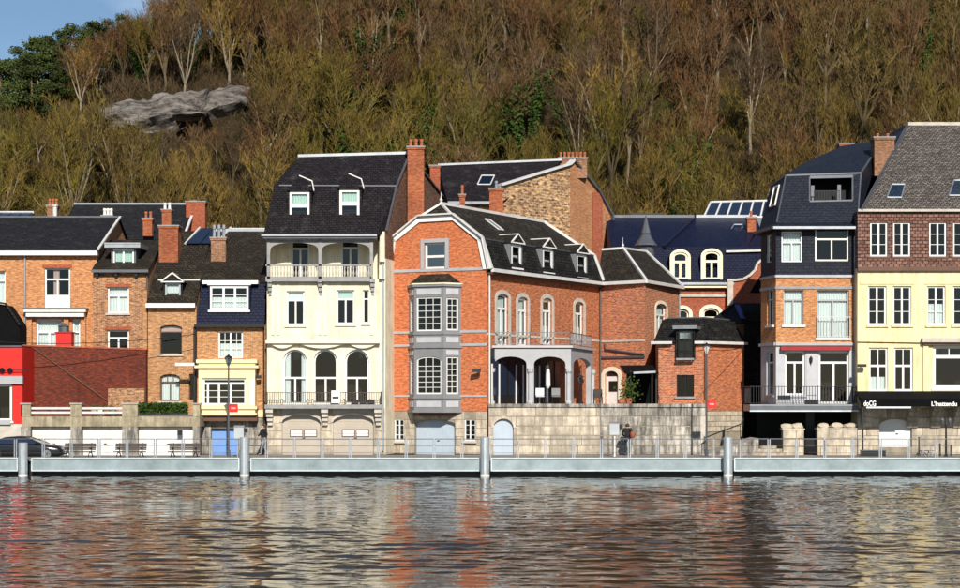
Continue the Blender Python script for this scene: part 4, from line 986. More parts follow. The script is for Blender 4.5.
# ---- white house --------------------------------------------------------------------------------------
def white_house():
    Y = 100.0; pl = front(267, 385, Y); h = root_at('white_house', 325, Y, 'cream white town house with arched windows, wooden loggia and dark mansard')
    U = lambda px: pl.pt(px, 400)[0]
    x0, x1 = Xp(267, Y), Xp(385, Y)
    # ground floor: stone piers, garages
    for r in ((282, 415, 320.5, 458), (333, 415, 373.5, 458)):
        a, b = r[0], r[2]; c = (a+b)/2
        door(h, pl, r, 'door_beige', arch=7, recess=.28, vert=1, horiz=7, name='garage_door', windows=((c-10.5, 430, c+1, 436), (c+3.5, 430, c+15, 436)))
    zg = Zp(408, Y)
    wall(MB(), pl, 0, pl.len, 0, zg, depth=.6, d=-.03).build('base_wall', 'stone_trim', h)
    ashlar(h, pl, 0, pl.len, .02, zg-.02, 6, 1.1, pl.holes[:], 'stone_pale', d=-.10, th=.10, seed=8)
    for (u0, u1, z0, z1, ri) in pl.holes[:]:
        ap = arch_pts(u0, u1, z1-ri, ri); o2 = arch_pts(u0-.16, u1+.16, z1-ri, ri+.14); m = MB()
        for k in range(len(ap)-1): m.prism([pl.w(*ap[k], .05), pl.w(*ap[k+1], .05), pl.w(*o2[k+1], .05), pl.w(*o2[k], .05)], -pl.n*.16)
        m.build('arch_stone', 'stone_trim', h)
    pl.holes.clear()
    # first floor
    for a in (283, 313.5, 345):
        win(h, pl, (a, 349.5, a+24, 404), cols=2, transom=.52, arch=12, fw=.10, curtain='side' if a < 300 else None, surround='render_white_trim', sw=.10, sill=None, proud=.05,
            label='arched white window with a pale drape' if a < 300 else None)
    m = wall(MB(), pl, 0, pl.len, zg, Zp(341, Y)); 
    m.poly([(x0, Y, 0), (x0, Y+12, 0), (x0, Y+12, 13), (x0, Y, 13)])
    # second floor stands out a little
    D = .30; ua, ub = U(269), U(379)
    win(h, pl, (286.5, 291, 304.5, 325), cols=2, transom=.27, fw=.09, d=D, curtain='blind', sill='render_white_trim')
    win(h, pl, (336.5, 290, 354.5, 324), cols=2, transom=.27, fw=.09, d=D, curtain='blind', cmat='curtain_green', sill='render_white_trim')
    win(h, pl, (363, 290, 369, 323), cols=1, transom=.27, fw=.06, d=D, sill='render_white_trim')
    za, zb = pl.pt(300, 341, D)[1], pl.pt(300, 279, D)[1]
    wall(m, pl, ua, ub, za, zb, d=D)
    for u in (ua, ub): m.poly([pl.w(u, za, D), pl.w(u, za, 0), pl.w(u, zb, 0), pl.w(u, zb, D)])
    m.poly([pl.w(ua, za, D), pl.w(ub, za, D), pl.w(ub, za, 0), pl.w(ua, za, 0)])
    m.poly([pl.w(0, zb, D), pl.w(pl.len, zb, D), pl.w(pl.len, zb, -1.2), pl.w(0, zb, -1.2)])
    wall(m, pl, ub, pl.len, Zp(341, Y), zb+2.2, holes=[]); wall(m, pl, 0, ua, Zp(341, Y), zb+2.2, holes=[])
    # loggia back wall
    pb = front(267, 385, Y+1.0)
    win(h, pb, (291, 241, 309.5, 279), cols=2, transom=.2, fw=.10, sill=None)
    win(h, pb, (341, 240, 359.5, 279), cols=2, transom=.2, fw=.10, sill=None)
    wall(m, pb, 0, pb.len, zb, Zp(230, Y+1))
    m.build('wall', 'render_white', h)
    for (p0, p1) in ((268, 384.5),): hollow_back(h, pl, p0, p1, 236, 403, -3.2, 'interior_brown')
    # ornament on the oriel: panels, corbels, string course
    for px in (273.5, 279, 320.5, 326, 372): 
        u = U(px); MB().pbox(pl, u-.09, u+.09, za+.35, zb-.15, D+.05, D-.02).build('pilaster', 'render_white_trim', h)
    for px in (271, 321, 373):
        u = U(px); m = MB()
        for k in range(4): m.pbox(pl, u-.13+.02*k, u+.13-.02*k, zb-.22-.24*k, zb-.02-.24*k, D+.42-.11*k, D-.02)
        m.build('corbel', 'stone_blue', h)
    MB().pbox(pl, U(267)-.03, U(380), Zp(343.5, Y), Zp(340.5, Y), D+.1, -.02).build('string_course', 'render_white_trim', h)
    for k, (a, b) in enumerate(((270, 296), (298, 346), (348, 378))):
        ua_, ub_ = U(a), U(b); z1_ = Zp(343.6, Y); pts = [(ua_, z1_)]+[(ua_+(ub_-ua_)*t/8, z1_-.28*math.sin(math.pi*t/8)) for t in range(1, 8)]+[(ub_, z1_)]
        MB().prism([pl.w(a2, b2, D*.8) for a2, b2 in reversed(pts)], -pl.n*D*.75).build('cove', 'render_white_trim', h)
    # lower balcony
    BD = .75; z1, z0 = Zp(404.5, Y-BD), Zp(408.5, Y-BD)
    MB().box(x0-.05, x1-.15, Y-BD, Y-.005, z0, z1).build('balcony_slab', 'stone_blue', h)
    for px in (270.5, 325.5, 378.5):
        x = Xp(px, Y); m = MB()
        for k in range(4): m.box(x-.2+.02*k, x+.2-.02*k, Y-.66+.15*k, Y-.02, z0-.24*(k+1), z0-.24*k-.005)
        m.build('bracket', 'stone_trim', h)
    iron_rail(h, [(x0, Y-.02), (x0, Y-.7), (Xp(307, Y-1), Y-.7), (Xp(345, Y-1), Y-.7), (x1-.2, Y-.7), (x1-.2, Y-.02)], z1, z1+.68, 'iron_brown', step=.12, r=.013)
    MB().box(Xp(331, Y-1.05), Xp(339.5, Y-1.05), Y-.8, Y-.765, Zp(403, Y-1), Zp(390.5, Y-1)).build('notice_board', 'paper_white', h)
    MB().box(Xp(332, Y-1.05), Xp(338.5, Y-1.05), Y-.815, Y-.801, Zp(398.5, Y-1), Zp(396.5, Y-1)).build('notice_text', 'paint_black', h)
    for px in (355, 363, 371): MB().box(Xp(px, Y-.5)-.2, Xp(px, Y-.5)+.2, Y-.6, Y-.3, z1, z1+.28).build('balcony_planter', 'paint_black', h)
    # loggia: slab, balustrade, posts, arched braces
    yf = Y-D-.35; zl = zb
    MB().box(x0, Xp(374, Y), yf, Y-.02, zl-.16, zl+.02).build('loggia_floor', 'stone_blue', h)
    zt = zl+.80
    m = MB(); m.box(x0, Xp(372, Y), yf, yf+.12, zt-.09, zt); m.box(x0, Xp(372, Y), yf, yf+.12, zl+.02, zl+.12); bo = m.build('balustrade', 'stone_blue', h)
    m = MB(); n = 34; xa, xb = x0+.1, Xp(371, Y)
    for k in range(n): x = xa+(xb-xa)*(k+.5)/n; m.lathe((x, yf+.06, zl+.12), [(.035, 0), (.06, .18), (.03, .4), (.05, .56)], 5)
    m.build('baluster_row', 'stone_trim', h, bo, kind='stuff')
    zeave = Zp(236, yf)
    for px in (268.5, 320, 371.5):
        x = Xp(px, yf); MB().box(x-.09, x+.09, yf, yf+.16, zl, zeave-.05).build('post', 'stone_blue', h)
    for a, b in ((268.5, 320), (320, 371.5)):
        xa, xb = Xp(a, yf)+.09, Xp(b, yf)-.09; m = MB(); n = 14; c = (xa+xb)/2; w = (xb-xa)/2
        low = [(c+w*math.cos(math.pi*k/n), zeave-.95+.58*math.sin(math.pi*k/n)**.55) for k in range(n+1)]; up = [(p[0], zeave-.22) for p in low]
        for k in range(n): m.prism([(low[k][0], yf+.03, low[k][1]), (low[k+1][0], yf+.03, low[k+1][1]), (up[k+1][0], yf+.03, up[k+1][1]), (up[k][0], yf+.03, up[k][1])], (0, .08, 0))
        m.build('arch_brace', 'stone_blue', h)
    # right side wall: oblique gable with stack
    gp = Plane((Xp(385, Y), Y), (Xp(441, 112.3), 112.3))
    G = [gp.P(385.5, 231), gp.P(396, 186), gp.P(409, 154), gp.P(442, 196)]
    base = [Vector((G[0].x, G[0].y, 0)), Vector((G[3].x, G[3].y, 0))]
    zc = 11.2; c0, c1 = Vector((base[0].x, base[0].y, zc)), Vector((base[1].x, base[1].y, zc))
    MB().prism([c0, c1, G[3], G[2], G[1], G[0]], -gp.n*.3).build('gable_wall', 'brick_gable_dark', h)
    MB().prism([base[0], base[1], c1, c0], -gp.n*.3).build('side_wall', 'render_white', h)
    # roof
    L0, L1, L2 = Pt(263.5, 235, Y-.9), Pt(274, 185.5, Y+2.0), Pt(298, 157, Y+4.7)
    E0 = Pt(377, 234.5, Y-.9); r = MB()
    r.slab([L0, E0, G[0]+Vector((0, 0, .05)), G[1], L1], .1)
    r.slab([L1, G[1], G[2], L2], .1)
    L3 = Vector((L0.x, 113, L0.z+2)); r.slab([L2, G[2], G[3], L3], .1)
    r.poly([L0, L1, L2, L3])
    ro = r.build('roof', 'slate_purple', h)
    MB().bar(L2+Vector((0, 0, .06)), G[2]+Vector((0, 0, .06)), .16).build('ridge', 'zinc', h, ro)
    for a, b in ((G[0], G[1]), (G[1], G[2]), (G[2], G[3])): MB().bar(a+gp.n*.05, b+gp.n*.05, .12, .1).build('verge', 'zinc_dark', h, ro)
    MB().bar(L1+Vector((.3, -.05, 0)), G[1]+Vector((0, -.05, 0)), .07).build('mansard_break', 'zinc_dark', h, ro)
    MB().box(L0.x, E0.x, Y-.98, Y-.72, L0.z-.2, L0.z-.02).build('eaves_board', 'zinc_dark', h); gutter(h, (L0.x-.1, Y-1.02, L0.z-.02), (E0.x, Y-1.02, L0.z-.02), 'zinc', .07)
    m = MB(); m.poly([(L0.x, Y-.7, L0.z-.19), (E0.x, Y-.7, L0.z-.19), (E0.x, Y+1, L0.z-.19), (L0.x, Y+1, L0.z-.19)]); m.build('soffit', 'stone_blue', h)
    pd = front(267, 385, Y+.25)
    for r_ in ((288.5, 190.5, 310.5, 220.5), (338.5, 188.5, 360.5, 218.5)):
        win(h, pd, r_, cols=1, transom=.5, fw=.2, curtain='top', cmat='curtain_green', sill='paint_white', recess=.03, hole=False)
        u0, u1, z0, z1 = pd.rect(r_); 
        a, b, c = pd.w(u0-.1, z1, .12), pd.w(u1+.1, z1, .12), pd.w((u0+u1)/2-.05, z1+.95, -1.2); e = pd.w((u0+u1)/2, z1+.95, -2.6)
        m = MB(); m.slab([a, b, c], .05); m.slab([b, pd.w(u1+.1, z1, -2.0), e, c], .05); m.slab([a, c, e, pd.w(u0-.1, z1, -2.0)], .05); o = m.build('dormer', 'slate_purple', h)
        for u in (u0, u1): MB().pbox(pd, u-.06, u+.06, z0, z1, -.01, -2.2).build('dormer_cheek', 'slate_purple', h, o)
        m = MB(); m.bar(c+Vector((-.1, 0, .06)), Vector((c.x+.62, c.y+.3, c.z-.22)), .06); m.bar(Vector((c.x+.62, c.y+.3, c.z-.22)), pd.w(u1+.18, z1+.02, -.1), .06); m.build('flashing', 'paint_white_dirty', h, o)
    chimney(h, 407.5, 424, 145, 222, 104.0, 'brick_chimney', depth=1.3, pots=3, ph=.5)
    downpipe(h, [(x1-.1, Y-.1, Zp(235, Y)), (x1-.1, Y-.1, .2)], 'zinc')
    MB().box(x1-.28, x1+.0, Y-.3, Y-.12, Zp(262, Y), Zp(232, Y)).build('eaves_console', 'render_white', h)
    return h
white_house()
# ---- orange gambrel house ------------------------------------------------------------------------------
A7, B7, C7 = (Xp(386, 102.0), 102.0), (Xp(487, 99.6), 99.6), (Xp(600, 111.5), 111.5)
D7, E7 = (Xp(645, 109.1), 109.1), (Xp(679, 115.0), 115.0)
def orange_house():
    pf = Plane(A7, B7); ps = Plane(B7, C7); h = thing('gambrel_house', (B7[0], B7[1], 0), 'orange brick house with a white edged gambrel gable and grey two storey bay', 'house')
    out_px = [(386, 465), (487, 465), (487, 268), (481, 239), (452, 216), (419, 218), (391, 240.5), (386, 271)]
    outline = [pf.pt(*p) for p in out_px]; outline[0] = (0, -.1); outline[1] = (pf.len, -.1)
    outline[2] = (pf.len, outline[2][1]); outline[7] = (0, outline[7][1])
    zst = pf.pt(440, 411)[1]
    # openings of the front
    win(h, pf, (424.5, 243, 445.5, 268.5), cols=1, rows=1, transom=.52, fw=.12, glass='glass_sky', curtain=None, sill=None, surround='paint_grey_light', sw=.22, proud=.07)
    win(h, pf, (394, 419, 404, 441), cols=2, rows=4, fw=.07, mcols=1, sill='stone_trim', recess=.1)
    win(h, pf, (464, 419, 475.5, 441), cols=2, rows=4, fw=.07, mcols=1, sill='stone_trim', recess=.1)
    door(h, pf, (414.5, 420, 455, 459), 'door_bluegrey', arch=4, recess=.3, vert=3, horiz=0, name='garage_door')
    stone_holes = pf.holes[1:]
    m = wall(MB(), pf, 0, pf.len, zst, 15.5, outline)
    m.poly([(A7[0], A7[1], 0), (A7[0]+ (C7[0]-B7[0]), A7[1]+(C7[1]-B7[1]), 0), (A7[0]+(C7[0]-B7[0]), A7[1]+(C7[1]-B7[1]), 10.5), (A7[0], A7[1], 10.5)])
    m.build('wall', 'brick_orange', h)
    wall(MB(), pf, 0, pf.len, 0, zst, depth=.36, d=-.03).build('base_wall', 'mortar', h)
    ashlar(h, pf, 0, pf.len, .02, zst-.01, 5, 1.0, stone_holes, 'stone_pale', d=-.10, th=.10, seed=12)
    hollow_back(h, pf, 392, 470, 246, 455, -3.0)
    for a, b in ((269, 272), (331.5, 334), (344.5, 347), (395, 397)):
        ya = lambda px, y: y
        u0, z1 = pf.pt(388, a+(1 if a < 300 else 0)); z0 = pf.pt(388, b+(1 if a < 300 else 0))[1]
        MB().pbox(pf, 0, pf.len, z0, z1, .05, -.03).build('string_course', 'paint_grey_light', h)
    m = MB(); p = pf.P(480, 370.5); m.bar(p, p+pf.n*.4, .05); q = p+pf.n*.45; m.box(q.x-.26, q.x+.22, q.y-.14, q.y+.1, q.z-.1, q.z+.1); m.build('floodlight', 'iron_dark', h)
    # bay: canted, two storeys
    u0, u1 = pf.pt(409, 345)[0], pf.pt(461, 345)[0]; dep = .85
    c0, c1 = u0+.72, u1-.72
    pts = [pf.w(u0, 0), pf.w(c0, 0, dep), pf.w(c1, 0, dep), pf.w(u1, 0)]
    zb, zt = pf.pt(435, 411, dep)[1], pf.pt(435, 284, dep)[1]
    bm_ = MB(); faces = [Plane((pts[k].x, pts[k].y), (pts[k+1].x, pts[k+1].y)) for k in range(3)]
    def zrow(y): return pf.pt(435, y, dep)[1]
    fr = faces[1]; rt = faces[2]; lf = faces[0]
    for kk, (p, a0, a1) in enumerate(((fr, .14, fr.len-.14), (rt, .2, rt.len-.16), (lf, .2, lf.len-.2))):
        for (ya, yb, ar) in ((297.5, 330.5, 0), (356.5, 394, 1)):
            # pixel rectangle back from the frame of this bay face
            def px_of(u, z): q = p.w(u, z); return 480+q.x/q.y*F, HY-(q.z-CH)/q.y*F
            X0, Y1 = px_of(a0, zrow(yb)); X1, Y0 = px_of(a1, zrow(ya))
            win(h, p, (X0, Y0, X1, Y1), cols=1, rows=6 if ar else 5, mcols=3 if kk == 0 else 2, arch=4.5 if (ar and kk == 0) else 0, fw=.08, recess=.06, sill=None, curtain=None)
    for p in faces: wall(bm_, p, 0, p.len, zb, zt, depth=.12)
    bm_.poly([Vector((q.x, q.y, zb)) for q in pts])
    bo = bm_.build('bay', 'paint_grey', h)
    MB().pbox(pf, u0+.05, u1-.05, zb+.05, zt-.05, .06, .01).build('room_wall', 'interior_dark', h, bo)
    for p in faces:
        for (ya, yb, pr) in ((283.5, 286.5, .10), (332.5, 334.5, .06), (345.5, 348, .08), (396.5, 398.5, .06), (410, 412.5, .10)):
            MB().pbox(p, -pr*.4, p.len+pr*.4, zrow(yb), zrow(ya), pr, -.03).build('moulding', 'paint_grey', h, bo)
        for (ya, yb) in ((288.5, 294.5), (337, 342.5), (350, 355), (401, 407)):
            if ya == 350 and p is fr: continue
            MB().pbox(p, .16, p.len-.16, zrow(yb), zrow(ya), .025, -.03).build('panel', 'paint_grey_pale', h, bo)
    # bay roof
    ap = [pf.w(u0+.75, zrow(273), 0), pf.w(u1-.75, zrow(273), 0)]; e = [Vector((q.x, q.y, zt+.03)) for q in (pf.w(u0-.08, 0), pf.w(c0-.05, 0, dep+.1), pf.w(c1+.05, 0, dep+.1), pf.w(u1+.08, 0))]
    m = MB(); m.slab([e[0], e[1], ap[0]], .06); m.slab([e[1], e[2], ap[1], ap[0]], .06); m.slab([e[2], e[3], ap[1]], .06); bro = m.build('bay_roof', 'slate_brown', h)
    m = MB(); m.bar(e[0], e[1], .07); m.bar(e[1], e[2], .07); m.bar(e[2], e[3], .07); m.build('trim', 'paint_cream', h, bro)
    # soffit of the bay: stepped wooden underside
    m = MB(); m.prism([Vector((q.x, q.y, zb-.002)) for q in (pf.w(u0+.3, 0), pf.w(c0+.15, 0, dep*.6), pf.w(c1-.15, 0, dep*.6), pf.w(u1-.3, 0))], (0, 0, -.28)); m.build('bay_corbel', 'paint_brown', h, bo)
    # white gable edge
    op = [(385.5, 276), (391, 239.5), (419, 217), (452.5, 215), (481.5, 238), (487.5, 269)]; Pm = [pf.P(*q, .12) for q in op]
    m = MB()
    for a, b in zip(Pm, Pm[1:]): m.bar(a, b, .34, .26) if False else m.prism([a, b, b+Vector((0, 0, -.30)), a+Vector((0, 0, -.30))] if abs((b-a).x) > abs((b-a).z) else [a, b, b+pf.u*(.28 if a.x < -2.5 else -.28), a+pf.u*(.28 if a.x < -2.5 else -.28)], -pf.n*.2)
    m.build('gable_board', 'paint_white', h)
    m = MB(); ex = [(384, 277), (390, 239), (418.5, 215.6), (453, 213.6), (482.5, 237), (489, 269)]
    Pm2 = [pf.P(*q, .16) for q in ex]
    for a, b in zip(Pm2, Pm2[1:]): m.bar(a, b, .30, .09)
    m.build('gable_cornice', 'zinc_white', h)
    # side wall
    for r, c in (((497, 293.5, 508.5, 346), 'net'), ((518, 296.5, 527.5, 346), 'net'), ((542.5, 297.5, 552, 345), 'half'), ((575, 301.5, 583.5, 344), 'half')):
        win(h, ps, r, cols=2, transom=.28, arch=4, fw=.11, recess=.12, sill=None, surround='stone_trim', sw=.24, curtain=c)
    ze = ps.pt(487, 270)[1]
    m = wall(MB(), ps, 0, ps.len, 0, ze); m.build('side_wall', 'brick_orange_side', h)
    for a, b in ((340, 342),):
        z = ps.pt(600, a)[1]; MB().pbox(ps, 0, ps.len, z-.12, z, .04, -.02).build('string_course', 'stone_trim', h)
    # roof
    s = ps.u; L = ps.len; K0 = pf.P(481, 239); T0 = pf.P(452, 216); K0l = pf.P(391, 240.5); T0l = pf.P(419, 218); El = pf.P(386, 271)
    A0 = Vector(((A7[0]+B7[0])/2, (A7[1]+B7[1])/2, 0))+s*.55; A0.z = 14.42; R1 = A0+s*12.2
    E0 = Vector((B7[0], B7[1], ze)); E1 = Vector((C7[0], C7[1], ze)); ins = (Vector((K0.x, K0.y, 0))-Vector((B7[0], B7[1], 0))); zK = K0.z
    K1 = Vector((C7[0], C7[1], zK))+ins*.9-s*.1; K0 = Vector((K0.x, K0.y, zK))
    o_ = -pf.n*0+ps.n*.3
    m = MB()
    m.slab([E0+o_, E1+o_, K1, K0], .1)                               # lower slope
    m2 = MB(); m2.slab([K0, K1, R1, A0], .1); m2.slab([K0, A0, T0], .1); m2.slab([T0, A0, T0l], .08)
    # left slopes and far hip
    Ll = Vector((A7[0], A7[1], 0)); K1l = Vector((K0l.x, K0l.y, zK))+s*L; E1l = Vector((El.x, El.y, ze))+s*L
    m2.slab([K0l, T0l, A0, R1, K1l], .1); m2.slab([Vector((El.x, El.y, ze)), K0l, K1l, E1l], .1); m2.slab([K1, K1l, R1], .1); m2.slab([E1, K1, K1l, E1l], .1)
    ro = m2.build('roof', 'slate_brown', h); lo = m.build('mansard_slope', 'slate_black', h)
    up = Vector((0, 0, .06))
    m = MB(); m.bar(A0+up, R1+up, .16); m.bar(R1+up, K1+up, .16); m.bar(K1+up, E1+o_+up, .2); m.bar(T0+up, A0+up, .12); m.bar(T0l+up, A0+up, .12); m.bar(K0+up+ps.n*.05, E0+o_+up, .2); m.build('hip_trim', 'zinc_white', h, ro)
    MB().bar(K0+up*.6, K1+up*.6, .08).build('mansard_break', 'zinc_dark', h, ro)
    MB().lathe(A0, [(.12, 0), (.06, .15), (.11, .25), (.03, .38), (.015, .7)], 6).build('finial', 'zinc_white', h, ro)
    a, b = E0+ps.n*.38, E1+ps.n*.38; MB().bar(a+Vector((0, 0, -.02)), b+Vector((0, 0, -.02)), .22, .2).build('gutter', 'zinc_white', h)
    MB().prism([E0+Vector((0, 0, -.14)), E1+Vector((0, 0, -.14)), E1+ps.n*.36+Vector((0, 0, -.14)), E0+ps.n*.36+Vector((0, 0, -.14))], (0, 0, -.1)).build('soffit', 'paint_brown', h)
    downpipe(h, [ps.w(.12, ze-.2, .1), ps.w(.12, 6.6, .1), ps.w(.12, .3, .1)], 'zinc_white', .055)
    downpipe(h, [ps.w(ps.len-.15, ze-.2, .1), ps.w(ps.len-.15, 3, .1)], 'iron_brown', .055)
    # dormers of the lower slope, upright on the wall line
    pd = Plane((B7[0]+ps.n.x*.12, B7[1]+ps.n.y*.12), (C7[0]+ps.n.x*.12, C7[1]+ps.n.y*.12))
    for r in ((511.5, 243.5, 521.5, 268.5), (543, 248, 553, 273), (577, 253.5, 586.5, 278)):
        win(h, pd, r, cols=1, fw=.16, recess=.02, sill='paint_white', hole=False, curtain='half')
        dormer(h, pd, r, r[1]-9.5, 1.0, 'zinc', 'slate_brown', 'paint_white', 'gable', over=.12)
    q = [K0.lerp(K1, .30).lerp(R1.lerp(A0, .72), f) for f in (.42, .72)]
    w_ = s*.55; skylight(h, [q[0], q[0]+w_, q[1]+w_, q[1]], fmat='zinc_white')
    # wing with hipped roof
    pc, pe = Plane(C7, D7), Plane(D7, E7)
    win(h, pe, (656, 303, 666.5, 344), cols=2, transom=.28, arch=5, fw=.10, sill=None, surround='render_white_trim', sw=.2, curtain='net')
    door(h, pc, (605, 371, 618.5, 404), 'paint_white', arch=6, recess=.12, vert=1, label='white arched terrace door with a dark glass light', handle=False)
    u0, u1, z0, z1 = pc.rect((608, 381, 616, 391.5)); MB().pbox(pc, u0, u1, z0, z1, -.09, -.13).build('door_light', 'paint_black', h)
    u0, u1, z0, z1 = pc.rect((605.5, 371.5, 618, 376)); ap_ = arch_pts(u0+.03, u1-.03, z0, z1-z0); MB().prism([pc.w(a, b, -.10) for a, b in ap_], -pc.n*.03).build('fanlight', 'paint_black', h)
    u0, u1, z0, z1 = pc.rect((605, 371, 618.5, 404)); A_ = arch_pts(u0-.005, u1+.005, z1-.35, .355); B_ = arch_pts(u0-.3, u1+.3, z1-.35, .62); m = MB()
    A_ = [(u1+.005, z0)]+A_+[(u0-.005, z0)]; B_ = [(u1+.3, z0)]+B_+[(u0-.3, z0)]
    for k in range(len(A_)-1): m.prism([pc.w(*A_[k], .05), pc.w(*A_[k+1], .05), pc.w(*B_[k+1], .05), pc.w(*B_[k], .05)], -pc.n*.07)
    m.build('door_surround', 'render_white_trim', h)
    m = wall(MB(), pc, 0, pc.len, 0, ze); wall(m, pe, 0, pe.len, 0, ze); m.poly([(E7[0], E7[1], 0), (E7[0]-2, E7[1]+4, 0), (E7[0]-2, E7[1]+4, ze), (E7[0], E7[1], ze)]); m.build('wing_wall', 'brick_chequer', h)
    hollow_back(h, pc, 601, 622, 290, 402, -2.2)
    F0, F1, F2 = Pt(602, 250.5, 114.0), Pt(623, 249, 113.6), Pt(646, 252, 117.5)
    c_, d_, e_ = Vector((*C7, ze))+pc.n*.3, Vector((*D7, ze))+(pc.n+pe.n)*.2, Vector((*E7, ze))+pe.n*.3
    m = MB(); m.slab([c_, d_, F1, F0], .08); m.slab([d_, e_, F2, F1], .08); bk = Vector((E7[0]-3, E7[1]+5, ze)); m.slab([e_, bk, F2], .08); m.slab([F0, F1, F2, bk], .08); wr = m.build('wing_roof', 'slate_brown', h)
    m = MB(); m.bar(F0+up, F1+up, .14); m.bar(F1+up, d_+up, .16); m.bar(F1+up, F2+up, .14); m.bar(F2+up, e_+up, .14); m.build('hip_trim', 'zinc_white', h, wr)
    MB().lathe(F1, [(.10, 0), (.05, .15), (.10, .24), (.02, .36), (.012, .75)], 6).build('finial', 'zinc_white', h, wr)
    m = MB(); m.bar(c_+Vector((0, 0, -.02)), d_+Vector((0, 0, -.02)), .2); m.bar(d_+Vector((0, 0, -.02)), e_+Vector((0, 0, -.02)), .2); m.build('gutter', 'zinc_white', h, wr)
    downpipe(h, [pe.w(pe.len-.1, ze-.1, .08), pe.w(pe.len-.1, 3, .08)], 'zinc')
    z = pc.pt(620, 340)[1]; MB().pbox(pc, 0, pc.len, z-.12, z, .04, -.02).build('string_course', 'stone_trim', h)
    z = pc.pt(620, 349.5)[1]; MB().tube([pc.w(.5, z+.45, .1), pc.w(.5, z+.05, .1), pc.w(pc.len+.0, z-.35, .12)], .06, 6).build('downpipe', 'zinc_dark', h)
    MB().pbox(pc, .0, pc.len, z-.55, z-.42, .1, -.02).build('cable_tray', 'zinc_dark', h)
    return pf, ps
PF7, PS7 = orange_house()

